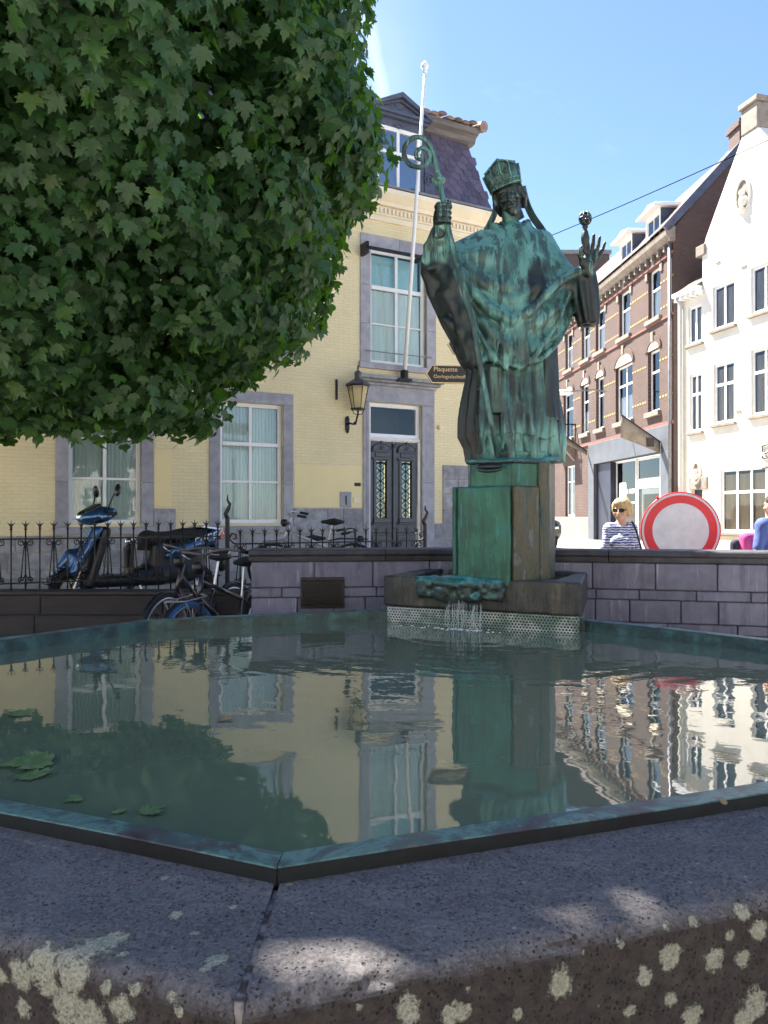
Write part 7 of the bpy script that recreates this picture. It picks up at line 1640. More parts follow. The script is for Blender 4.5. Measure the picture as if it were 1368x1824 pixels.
def fence(px_a, px_b, n, tip_y, bot_z, name, label, alt):
    a, Da = fpos(px_a); b_, Db = fpos(px_b); d = (b_ - a); L = d.length; ang = math.atan2(d.y, d.x)
    zt = CAMZ + (HY - tip_y) / F * (Da + Db) / 2
    r0 = empty(name, (a.x, a.y, 0), ang); tag(r0, label, 'fence', 'wrought iron fence panels')
    h = zt - bot_z; z_up = zt - 0.19; z_lo = bot_z + 0.16
    bar = MB(); bar.tube([(0, 0, bot_z - 0.12), (0, 0, zt - 0.07)], 0.0085, 6); bar_me = bar.mesh('bar', True)
    sp_ = MB(); sp_.lathe([(0.009, 0), (0.018, 0.006), (0.010, 0.015)], (0, 0, zt - 0.10), 8)
    sp_.prism_xz([(-0.008, zt - 0.085), (0.008, zt - 0.085), (0.014, zt - 0.06), (0.040, zt - 0.018), (0.020, zt - 0.035), (0.006, zt - 0.04), (0.0, zt), (-0.006, zt - 0.04), (-0.020, zt - 0.035), (-0.040, zt - 0.018), (-0.014, zt - 0.06)], -0.006, 0.006); sp_me = sp_.mesh('finial')
    for me_ in (bar_me, sp_me): me_.materials.append(MAT['iron'])
    gap = L / (n - 1)
    def spiral(x, z, s2, flip, r=0.05):
        pts = []
        for t in range(0, 460, 25): rr = r * (1 - t / 640); pts.append((x + s2 * (r * 0.15 + rr * math.sin(R(t)) * 1.0), 0, z + flip * (rr * math.cos(R(t)) - r)))
        return pts
    for k in range(n):
        x = k * gap; o = link('bar', bar_me, None, r0); o.location = (x, 0, 0); o2 = link('finial', sp_me, None, o)
        if k % 2 == (0 if alt else 1):
            mb = MB()
            for s2 in (-1, 1):
                c = gap * 0.46
                mb.tube([(x + s2 * 0.005, 0, z_up - 0.02)] + [(x + s2 * (0.012 + (c - 0.03) * t), 0, z_up - 0.03 - (z_up - z_lo - 0.06) * t) for t in (0.25, 0.5, 0.75, 1.0)], 0.0065, 5)
                mb.tube(spiral(x + s2 * c * 0.55, z_up - 0.004, s2, 1, 0.035), 0.006, 5); mb.tube([(x, 0, z_up - 0.10), (x + s2 * c * 0.3, 0, z_up - 0.05), (x + s2 * c * 0.6, 0, z_up - 0.012)], 0.006, 5)
                mb.tube(spiral(x + s2 * c * 0.55, z_lo + 0.004, s2, -1, 0.032), 0.006, 5)
                mb.tube([(x, 0, z_lo + 0.09), (x + s2 * c * 0.4, 0, z_lo + 0.03), (x + s2 * c, 0, z_lo + 0.02)], 0.006, 5)
            mb.sphere((x, 0, z_lo), 0.020, 7, 5); mb.build('scroll', MAT['iron'], r0, smooth=True)
    for z in (z_up, z_lo): MB().box(-0.03, L + 0.03, -0.005, 0.005, z - 0.009, z + 0.009).build('rail', MAT['iron'], r0)
    return r0, L, z_up, z_lo
fence(-60, 388, 20, 926, 0.66, 'iron_fence', 'long black wrought iron fence panel with spear tips before the scooter', True)
f2, L2, zu2, zl2 = fence(428, 742, 17, 938, 0.55, 'iron_fence', 'lower black wrought iron fence panel before the front door', True)
for e, s2 in ((-0.03, -1), (L2 + 0.03, 1)):
    mb = MB(); mb.tube([(e, 0, zu2), (e + s2 * 0.05, 0, zu2 + 0.01), (e + s2 * 0.10, 0, zu2 + 0.06), (e + s2 * 0.07, 0, zu2 + 0.12), (e + s2 * 0.02, 0, zu2 + 0.11), (e + s2 * 0.02, 0, zu2 + 0.06), (e + s2 * 0.055, 0, zu2 + 0.06)], 0.010, 6); mb.build('end_scroll', MAT['iron'], f2, smooth=True)
def twisted_post(px, ytop, zb, label):
    a, D = fpos(px); zt = CAMZ + (HY - ytop) / F * D; t0 = empty('fence_post', (a.x, a.y, 0)); tag(t0, label, 'post', 'wavy topped iron fence posts')
    mb = MB(); mb.tube([(0, 0, zb), (0, 0, zt - 0.3), (0.0, 0, zt - 0.26)], 0.026, 8); mb.build('shaft', MAT['iron'], t0)
    mb = MB(); mb.tube([(0, 0, zt - 0.27), (-0.02, 0, zt - 0.22), (0.012, 0, zt - 0.16), (0.03, 0, zt - 0.11), (0.0, 0, zt - 0.06), (0.004, 0, zt)], [0.026, 0.026, 0.023, 0.018, 0.012, 0.004], 8); mb.build('flame_tip', MAT['iron'], t0, smooth=True)
twisted_post(405, 881, 0.4, 'tall black iron post with wavy tip between the two fence panels'); twisted_post(757, 898, 0.4, 'tall black iron post with wavy tip right of the front door')

# ------------------------------------------------------------------ bollard
bp = W(230, 1000, 9.75); bo = empty('bollard', (bp.x, bp.y, gz(bp.x, bp.y))); tag(bo, 'black bollard with a polished steel ball beside the scooter', 'bollard')
mb = MB(); mb.lathe([(0.075, 0), (0.062, 0.03), (0.062, 0.60), (0.07, 0.62), (0.07, 0.66), (0.03, 0.68)], (0, 0, 0), 14); mb.build('shaft', MAT['black'], bo, auto=40)
MB().sphere((0, 0, 0.73), 0.055, 14, 10).build('ball', MAT['chrome'], bo, smooth=True)

# ------------------------------------------------------------------ wheels
def wheel(parent, c, r, tr_, axis_y=True, spokes=0, tyre='rubber', rim='alu', hub=0.03, name='wheel', rimw=0.014):
    c = Vector(c); n = 36
    def ring(rad): return [(c.x + rad * math.cos(2 * math.pi * k / n), c.y, c.z + rad * math.sin(2 * math.pi * k / n)) for k in range(n)]
    mb = MB(); mb.tube(ring(r - tr_), tr_, 8, closed=True); w = mb.build(name, MAT[tyre], parent, smooth=True)
    mb = MB(); mb.tube(ring(r - 2 * tr_ - rimw * 0.5), rimw, 6, closed=True); mb.build('rim', MAT[rim], w, smooth=True)
    mb = MB()
    if spokes:
        for k in range(spokes):
            a = 2 * math.pi * k / spokes; s2 = 1 if k % 2 else -1; rr = r - 2 * tr_ - rimw
            mb.tube([(c.x + hub * 0.8 * math.cos(a + s2 * 0.9), c.y + s2 * 0.03, c.z + hub * 0.8 * math.sin(a + s2 * 0.9)), (c.x + rr * math.cos(a), c.y, c.z + rr * math.sin(a))], 0.0013, 4)
    else:
        for k in range(5):
            a = 2 * math.pi * k / 5; rr = r - 2 * tr_ - rimw; mb.tube([(c.x, c.y, c.z), (c.x + rr * math.cos(a), c.y, c.z + rr * math.sin(a))], [0.028, 0.016], 6)
    mb.tube([(c.x, c.y - 0.045, c.z), (c.x, c.y + 0.045, c.z)], hub * 0.8, 10); mb.build('spokes', MAT['alu'], w)
    return w

# ------------------------------------------------------------------ scooter (local x forwards)
sp = W(246, 1000, 8.8); scg = gz(sp.x, sp.y) + 0.01
sc = empty('motor_scooter', (sp.x, sp.y, scg), R(180 + 40)); sc.scale = (1.07,) * 3; tag(sc, 'parked blue and black motor scooter with two mirrors behind the fence', 'scooter')
# parts laid out with the front wheel at x=+0.70 and the rear wheel at x=-0.68
wheel(sc, (0.70, 0, 0.225), 0.225, 0.05, tyre='rubber', rim='black'); wheel(sc, (-0.66, 0, 0.225), 0.225, 0.055, tyre='rubber', rim='black')
v = Vol((-0.95, -0.3, 0.08), (0.95, 0.3, 1.15), 0.013)          # dark body: floor, leg shield back, under-seat
v.rbox((0.12, 0, 0.30), (0.38, 0.17, 0.06), 0.05, k=0).rbox((0.47, 0, 0.55), (0.05, 0.17, 0.33), 0.045, Matrix.Rotation(R(-17), 3, 'Y'), k=0.05)
v.rbox((-0.40, 0, 0.50), (0.30, 0.14, 0.20), 0.07, k=0.04).cap((-0.14, 0, 0.36), (-0.22, 0, 0.62), 0.12, 0.11, 0.05).rbox((-0.25, 0, 0.34), (0.36, 0.15, 0.09), 0.06, k=0.05)
vol_obj(v, 'body', MAT['black'], sc, 1)
v = Vol((0.1, -0.3, 0.25), (1.0, 0.3, 1.15), 0.011)             # blue front apron
v.rbox((0.60, 0, 0.62), (0.045, 0.16, 0.27), 0.04, Matrix.Rotation(R(-27), 3, 'Y'), k=0).cap((0.70, 0, 0.56), (0.80, 0, 0.47), 0.085, 0.045, 0.06).cap((0.66, -0.13, 0.52), (0.45, -0.13, 0.84), 0.04, 0.03, 0.03).cap((0.66, 0.13, 0.52), (0.45, 0.13, 0.84), 0.04, 0.03, 0.03)
vol_obj(v, 'front_apron', MAT['blue_paint'], sc, 1)
v = Vol((0.1, -0.3, 0.75), (0.75, 0.3, 1.2), 0.010)             # headset
v.ell((0.42, 0, 0.985), (0.19, 0.15, 0.085), Matrix.Rotation(R(12), 3, 'Y'), k=0).ell((0.53, 0, 0.96), (0.11, 0.12, 0.075), k=0.04).cap((0.40, -0.16, 0.97), (0.40, 0.16, 0.97), 0.05, 0.05, 0.04)
vol_obj(v, 'headset', MAT['blue_paint'], sc, 1)
v = Vol((0.4, -0.2, 0.85), (0.75, 0.2, 1.15), 0.009); v.ell((0.565, 0, 0.985), (0.09, 0.085, 0.055), Matrix.Rotation(R(25), 3, 'Y'), k=0); vol_obj(v, 'headlight', MAT['chrome'], sc, 1)
v = Vol((0.4, -0.2, 0.9), (0.7, 0.2, 1.2), 0.009); v.rbox((0.50, 0, 1.045), (0.09, 0.10, 0.022), 0.018, Matrix.Rotation(R(28), 3, 'Y'), k=0); vol_obj(v, 'screen', MAT['black'], sc, 1)
v = Vol((-0.95, -0.25, 0.6), (0.1, 0.25, 0.95), 0.011); v.rbox((-0.40, 0, 0.755), (0.36, 0.13, 0.055), 0.05, Matrix.Rotation(R(3), 3, 'Y'), k=0).ell((-0.60, 0, 0.79), (0.20, 0.12, 0.05), k=0.05).cap((-0.10, 0, 0.72), (-0.06, 0, 0.62), 0.10, 0.07, 0.05); vol_obj(v, 'seat', MAT['rubber'], sc, 1)
v = Vol((-1.05, -0.25, 0.4), (-0.1, 0.25, 0.95), 0.010)
for s2 in (-1, 1): v.cap((-0.28, s2 * 0.14, 0.55), (-0.86, s2 * 0.10, 0.77), 0.05, 0.06, 0.03).cap((-0.35, s2 * 0.14, 0.60), (-0.80, s2 * 0.10, 0.70), 0.06, 0.06, 0.03)
v.rbox((-0.86, 0, 0.77), (0.08, 0.11, 0.05), 0.04, k=0.04); vol_obj(v, 'tail_fairing', MAT['blue_paint'], sc, 1)
MB().prism_xz([(-0.93, 0.84), (-0.70, 0.87), (-0.62, 0.85), (-0.90, 0.81)], -0.14, 0.14).build('grab_rail', MAT['alu'], sc, bevel=0.008)
MB().prism_xz([(-0.99, 0.80), (-0.84, 0.83), (-0.92, 0.70)], -0.12, 0.12).build('tail_light', MAT['red_lens'], sc, bevel=0.01)
MB().sphere((-0.93, 0.13, 0.56), (0.03, 0.025, 0.05), 8, 6).build('indicator', MAT['orange_lens'], sc, smooth=True)
mb = MB(); mb.tube([(-0.86, 0, 0.68), (-0.94, 0, 0.52), (-1.02, 0, 0.36)], [0.05, 0.04, 0.06], 8); mb.build('rear_mudguard', MAT['black'], sc)
v = Vol((0.4, -0.15, 0.2), (1.0, 0.15, 0.6), 0.010); 
for t in range(20, 151, 13): v.cap((0.70 + 0.25 * math.cos(R(t)), -0.05, 0.225 + 0.25 * math.sin(R(t))), (0.70 + 0.25 * math.cos(R(t)), 0.05, 0.225 + 0.25 * math.sin(R(t))), 0.022, 0.022, 0.02)
vol_obj(v, 'front_mudguard', MAT['blue_paint'], sc, 1)
mb = MB()
for s2 in (-1, 1): mb.tube([(0.70, s2 * 0.07, 0.225), (0.58, s2 * 0.07, 0.55)], 0.022, 8)
mb.build('fork', MAT['alu'], sc)
mb = MB(); mb.tube([(0.38, -0.34, 1.0), (0.40, -0.15, 0.985), (0.40, 0.15, 0.985), (0.38, 0.34, 1.0)], 0.013, 8); mb.build('handlebar', MAT['black'], sc)
for s2 in (-1, 1):
    mb = MB(); mb.tube([(0.38, s2 * 0.21, 1.0), (0.375, s2 * 0.35, 1.0)], 0.019, 8); mb.build('grip', MAT['rubber'], sc)
    mb = MB(); mb.tube([(0.41, s2 * 0.20, 1.0), (0.39, s2 * 0.23, 1.10), (0.36 + 0.02 * s2, s2 * 0.33, 1.20)], 0.008, 6); mr = mb.build('mirror', MAT['black'], sc, smooth=True)
    v = Vol((0.2, s2 * 0.36 - 0.13, 1.08), (0.5, s2 * 0.36 + 0.13, 1.36), 0.008); v.ell((0.34 + 0.02 * s2, s2 * 0.36, 1.235), (0.032, 0.100, 0.058), Matrix.Rotation(R(-25 * s2), 3, 'X') @ Matrix.Rotation(R(-20), 3, 'Z'), k=0); vol_obj(v, 'mirror_head', MAT['black'], mr, 1)
for s2 in (1, -1):                      # slanting pale lettering strokes on the tail fairing
    mb = MB()
    for k, pp_ in enumerate(([(0, 0), (.02, .07), (.07, .075)], [(.09, .07), (.08, .01), (.12, .0), (.14, .07)], [(.16, .0), (.18, .07), (.22, .06)], [(.30, .065), (.25, .06), (.24, .01), (.29, .005)], [(.31, .005), (.36, .075), (.37, .005)])):
        mb.tube([(-0.56 - a, s2 * (0.178 - 0.055 * a), 0.645 + 0.32 * a + c) for a, c in pp_], 0.008, 5)
    mb.build('decal', MAT['white_paint'], sc)
mb = MB(); mb.tube([(-0.30, -0.17, 0.24), (-0.85, -0.19, 0.30)], [0.04, 0.055], 10); mb.build('exhaust', MAT['alu'], sc, auto=40)
mb = MB(); mb.tube([(0.05, 0.17, 0.25), (0.0, 0.24, 0.03)], 0.012, 6); mb.build('kickstand', MAT['alu'], sc)

# ------------------------------------------------------------------ bicycles (local x forwards, wheels on z=0)
def bicycle(name, loc, rz, label, frame, tyre_f, tyre_r, rack=True, lean=0.0, step=False, bags=False):
    b0 = empty(name, loc, rz); b0.rotation_euler = (lean, 0, rz); tag(b0, label, 'bicycle', 'parked bicycles')
    r = 0.345; fx, rx = 0.55, -0.52
    wheel(b0, (fx, 0, r), r, 0.019, spokes=32, tyre=tyre_f, rim='alu', hub=0.04); wheel(b0, (rx, 0, r), r, 0.019, spokes=32, tyre=tyre_r, rim='alu', hub=0.04)
    hb, ht = Vector((0.40, 0, 0.72)), Vector((0.34, 0, 0.93)); bb = Vector((-0.06, 0, 0.29)); sb, stp = Vector((-0.18, 0, 0.66)), Vector((-0.24, 0, 0.94))
    mb = MB(); mb.tube([hb, bb], 0.024, 10).tube([hb.lerp(ht, 0.6), (bb + (sb - bb) * (0.35 if step else 0.95))], 0.019, 10).tube([bb, sb], 0.017, 10).tube([hb - Vector((-.02, 0, 0.05)), ht], 0.022, 10)
    for s2 in (-1, 1): mb.tube([sb, (rx, s2 * 0.05, r)], 0.009, 8).tube([bb, (rx, s2 * 0.05, r)], 0.011, 8)
    mb.build('frame', MAT[frame], b0, smooth=True)
    mb = MB()
    for s2 in (-1, 1): mb.tube([hb + Vector((0.01, s2 * 0.045, -0.06)), (fx - 0.04, s2 * 0.05, r + 0.10), (fx, s2 * 0.05, r)], 0.012, 8)
    mb.tube([hb + Vector((0.01, -0.05, -0.06)), hb + Vector((0.01, 0.05, -0.06))], 0.016, 8); mb.build('fork', MAT[frame], b0, smooth=True)
    mb = MB(); mb.tube([ht, ht + Vector((-0.03, 0, 0.12))], 0.014, 8)
    c = ht + Vector((-0.03, 0, 0.13))
    for s2 in (-1, 1): mb.tube([c, c + Vector((0.03, s2 * 0.12, 0.03)), c + Vector((0.0, s2 * 0.24, 0.04)), c + Vector((-0.10, s2 * 0.30, 0.02)), c + Vector((-0.20, s2 * 0.30, 0.0))], 0.012, 8)
    hbar = mb.build('handlebar', MAT['alu' if frame == 'bike_silver' else 'zinc_dark'], b0, smooth=True)
    for s2 in (-1, 1):
        mb = MB(); mb.tube([c + Vector((-0.10, s2 * 0.30, 0.02)), c + Vector((-0.22, s2 * 0.30, 0.0))], 0.018, 8); mb.build('grip', MAT['rubber'], b0, smooth=True)
        mb = MB(); mb.tube([c + Vector((-0.02, s2 * 0.26, 0.02)), c + Vector((-0.04, s2 * 0.22, -0.02)), c + Vector((-0.14, s2 * 0.27, -0.03))], 0.006, 6); mb.build('brake_lever', MAT['alu'], b0, smooth=True)
    mb = MB(); mb.lathe([(0.02, -0.05), (0.045, -0.02), (0.05, 0.02), (0.03, 0.05)], c + Vector((0.09, 0, -0.10)), 10); mb.build('headlamp', MAT['black'], b0, smooth=True)
    mb = MB(); mb.tube([sb, stp], 0.013, 8); mb.build('seat_post', MAT['alu'], b0)
    v = Vol((-0.45, -0.15, 0.86), (0.0, 0.15, 1.06), 0.009); v.ell((-0.30, 0, 0.975), (0.11, 0.10, 0.035), k=0).cap((-0.27, 0, 0.975), (-0.11, 0, 0.975), 0.045, 0.022, 0.04); vol_obj(v, 'saddle', MAT['rubber'], b0, 1)
    for cx_, a0, a1 in ((fx, 30, 185), (rx, 10, 170)):
        mb = MB(); n = 18; rr = r + 0.022
        rows_ = []
        for k in range(n + 1):
            t = R(a0 + (a1 - a0) * k / n); rows_.append([(cx_ + (rr + e) * math.cos(t), y, r + (rr + e) * math.sin(t)) for y, e in ((-0.026, -0.012), (-0.015, 0.0), (0.015, 0.0), (0.026, -0.012))])
        for k in range(n):
            for j in range(3): mb.add([rows_[k][j], rows_[k + 1][j], rows_[k + 1][j + 1], rows_[k][j + 1]], [(0, 1, 2, 3)])
        mb.build('mudguard', MAT['black'] if frame != 'bike_silver' else MAT['alu'], b0, smooth=True)
    mb = MB(); mb.tube([(bb.x, -0.06, bb.z), (bb.x, 0.06, bb.z)], 0.02, 8); mb.lathe([(0.09, -0.004), (0.09, 0.004)], (0, 0, 0), 20) if False else None
    mb.tube([(bb.x + 0.085 * math.cos(R(t)), -0.055, bb.z + 0.085 * math.sin(R(t))) for t in range(0, 360, 20)], 0.008, 6, closed=True)
    for s2 in (-1, 1): mb.tube([(bb.x, s2 * 0.07, bb.z), (bb.x + s2 * 0.15, s2 * 0.08, bb.z - s2 * 0.07)], 0.009, 6).box(bb.x + s2 * 0.15 - 0.04, bb.x + s2 * 0.15 + 0.04, s2 * 0.08, s2 * 0.17, bb.z - s2 * 0.07 - 0.01, bb.z - s2 * 0.07 + 0.01)
    mb.build('crank', MAT['alu'], b0)
    mb = MB(); mb.box(rx - 0.02, bb.x + 0.08, -0.075, -0.045, bb.z - 0.07, bb.z + 0.09); mb.build('chain_case', MAT['black'], b0, bevel=0.02)
    if rack:
        mb = MB()
        for y in (-0.06, 0.06): mb.tube([(rx - 0.20, y, 0.74), (rx + 0.18, y, 0.75), (sb.x, y * 0.3, sb.z + 0.06)], 0.006, 6).tube([(rx - 0.12, y, 0.74), (rx, y, r)], 0.006, 6)
        for k in range(4): mb.tube([(rx - 0.18 + k * 0.11, -0.06, 0.742), (rx - 0.18 + k * 0.11, 0.06, 0.742)], 0.005, 6)
        mb.build('rear_rack', MAT['iron'], b0, smooth=True)
        mb = MB()
        for y in (-0.11, 0.11): mb.tube([(fx - 0.02, y * 0.5, r + 0.02), (fx + 0.10, y, 0.62), (fx + 0.15, y, 0.70), (fx - 0.12, y, 0.72), (hb.x + 0.03, y * 0.4, 0.74)], 0.007, 6)
        mb.tube([(fx + 0.15, -0.11, 0.70), (fx + 0.15, 0.11, 0.70)], 0.007, 6); mb.build('front_rack', MAT['zinc'], b0, smooth=True)
    return b0
a1 = math.atan2(-0.89, -0.45)
def place_bike(px, d, ang, *args, **kw):
    X = (px - CX) / F * d; c = Vector((X, d, 0)) - Vector((math.cos(ang), math.sin(ang), 0)) * 0.55; return bicycle('bicycle', (c.x, c.y, gz(X, d) + kw.pop('dz', 0.0)), ang, *args, **kw)
place_bike(342, 6.35, a1, 'dark bicycle with a blue front tyre left of the parapet', 'bike_black', 'blue_tyre', 'rubber', lean=R(4), dz=0.10)
place_bike(292, 6.85, a1 + 0.10, 'black bicycle with silver rims behind the blue-tyred one', 'bike_black', 'rubber', 'rubber', rack=False, lean=R(-3), step=True, dz=0.12)
place_bike(487, 10.35, R(183), 'silver bicycle behind the fence under the middle window', 'bike_silver', 'rubber', 'rubber', lean=R(-4), rack=True)
place_bike(660, 10.9, R(10), 'dark bicycle behind the fence before the front door', 'bike_black', 'rubber', 'rubber', lean=R(3), rack=True)

# ------------------------------------------------------------------ finger sign
sg = W(868, 660, 10.5); sgp = empty('direction_sign', (sg.x, sg.y, gz(sg.x, sg.y)), R(6)); tag(sgp, 'black finger signpost with gold lettering pointing left behind the statue', 'signpost')
zg = gz(sg.x, sg.y)
mb = MB(); mb.tube([(0, 0.04, 0), (0, 0.04, W(868, 575, 10.5).z - zg)], 0.04, 10); mb.build('post', MAT['iron'], sgp, smooth=True)
def finger(ya, yb, xtip, xend, lines):
    z0, z1 = W(0, yb, 10.5).z - zg, W(0, ya, 10.5).z - zg; u0, u1 = (xtip - 868) / F * 10.5, (xend - 868) / F * 10.5; zm = (z0 + z1) / 2; nb = 0.085
    poly = [(u0, zm), (u0 + nb, z1), (u1, z1), (u1, z0), (u0 + nb, z0)]
    MB().prism_xz(poly, -0.012, 0.012).build('board', MAT['black'], sgp)
    mb = MB(); e = 0.012; inner = [(u0 + e * 1.6, zm), (u0 + nb + e * 0.4, z1 - e), (u1 - e, z1 - e), (u1 - e, z0 + e), (u0 + nb + e * 0.4, z0 + e)]
    for k in range(5):
        a, c = poly[k], poly[(k + 1) % 5]; a2, c2 = inner[k], inner[(k + 1) % 5]; mb.prism_xz([a, c, c2, a2], -0.015, -0.0125)
    mb.prism_xz([(u0 + 0.03, zm), (u0 + nb + 0.01, z1 - 0.03), (u0 + nb + 0.01, z0 + 0.03)], -0.015, -0.0125) if False else None
    mb.build('border', MAT['gold'], sgp)
    for k, (t, s) in enumerate(lines): text_part(t, s, (u0 + 0.105, -0.0145, z1 - 0.085 - 0.092 * k), (R(90), 0, 0), MAT['gold'], sgp, ext=0.001)
finger(652, 684, 757, 960, [('Plaquette', 0.088), ("Oorlogsslachtoffers '40-'45", 0.066)])
finger(596, 633, 796, 930, [])

# ------------------------------------------------------------------ round sign (no vehicles)
ng = W(1212, 945, 8.4); ns = empty('round_sign', (ng.x, ng.y, gz(ng.x, ng.y)), R(-7)); tag(ns, 'round white traffic sign with a red border behind the parapet', 'traffic sign'); zc = ng.z - gz(ng.x, ng.y); rs = 0.415
def disc(r0, r1, y, name, mat, parent=ns, th=0.002):
    mb = MB(); n = 48
    for k in range(n):
        a, c = 2 * math.pi * k / n, 2 * math.pi * (k + 1) / n
        mb.add([(r0 * math.cos(a), y, zc + r0 * math.sin(a)), (r1 * math.cos(a), y, zc + r1 * math.sin(a)), (r1 * math.cos(c), y, zc + r1 * math.sin(c)), (r0 * math.cos(c), y, zc + r0 * math.sin(c))], [(0, 3, 2, 1)])
    return mb.build(name, mat, parent)
mb = MB(); n = 48; rim = [(rs * math.cos(2 * math.pi * k / n), 0.0, zc + rs * math.sin(2 * math.pi * k / n)) for k in range(n)]; mb.tube(rim, 0.009, 8, closed=True); mb.build('edge', MAT['sign_red'], ns, smooth=True)
disc(0.385, rs, -0.006, 'outer_ring', MAT['sign_white']); disc(0.298, 0.386, -0.008, 'red_ring', MAT['sign_red']); disc(0.0, 0.299, -0.0065, 'face', MAT['sign_white'])
mb = MB(); mb.prism_xz([(rs * math.cos(2 * math.pi * k / n), zc + rs * math.sin(2 * math.pi * k / n)) for k in range(n)], -0.003, 0.02); mb.build('plate', MAT['zinc'], ns)
mb = MB(); mb.tube([(0, 0.05, 0), (0, 0.05, zc + 0.2)], 0.03, 10); mb.build('post', MAT['zinc'], ns, smooth=True)
mb = MB(); mb.tube([(-0.24, 0.0, zc + rs * 0.83), (-0.245, -0.005, zc + rs * 0.83 + 0.03)], 0.012, 6); mb.build('bolt', MAT['sign_red'], ns)

# ------------------------------------------------------------------ people
MAT['skin'] = M_noise('light_skin', (0.52, 0.29, 0.20), (0.60, 0.35, 0.25), 8, 0.5, 0.05, 60)
MAT['hair'] = M_noise('blonde_hair', (0.42, 0.28, 0.12), (0.66, 0.48, 0.25), 10, 0.5, 0.6, 60, stretch=(3, 3, 0.5), bdist=0.01)
MAT['dark_hair'] = M_noise('grey_brown_hair', (0.08, 0.06, 0.05), (0.16, 0.13, 0.11), 12, 0.6, 0.5, 70, stretch=(3, 3, 0.6))
m, nt, b = new_mat('blue_white_knit'); tc = N(nt, 'ShaderNodeTexCoord'); wv = N(nt, 'ShaderNodeTexWave', Scale=11.5, Distortion=4.5, Detail=3.0); wv.bands_direction = 'Z'; wv.inputs['Detail Scale'].default_value = 2.2; nt.links.new(tc.outputs['Object'], wv.inputs['Vector'])
nt.links.new(ramp(nt, wv.outputs['Fac'], [(0.40, (0.06, 0.07, 0.22)), (0.58, (0.50, 0.52, 0.68)), (0.75, (0.68, 0.68, 0.74))]), b.inputs['Base Color']); b.inputs['Roughness'].default_value = 0.9; MAT['stripes'] = m
MAT['blue_shirt'] = M_noise('blue_cotton', (0.05, 0.085, 0.26), (0.08, 0.12, 0.33), 7, 0.9, 0.4, 25, bdist=0.012)
MAT['trousers'] = M_noise('pale_trousers', (0.45, 0.45, 0.47), (0.58, 0.58, 0.60), 5, 0.9, 0.4, 20)
MAT['navy'] = M_noise('navy_cloth', (0.018, 0.02, 0.045), (0.035, 0.038, 0.07), 7, 0.9, 0.3, 30)
MAT['pink'] = M_noise('pink_cloth', (0.50, 0.05, 0.20), (0.62, 0.09, 0.28), 7, 0.9, 0.3, 30)
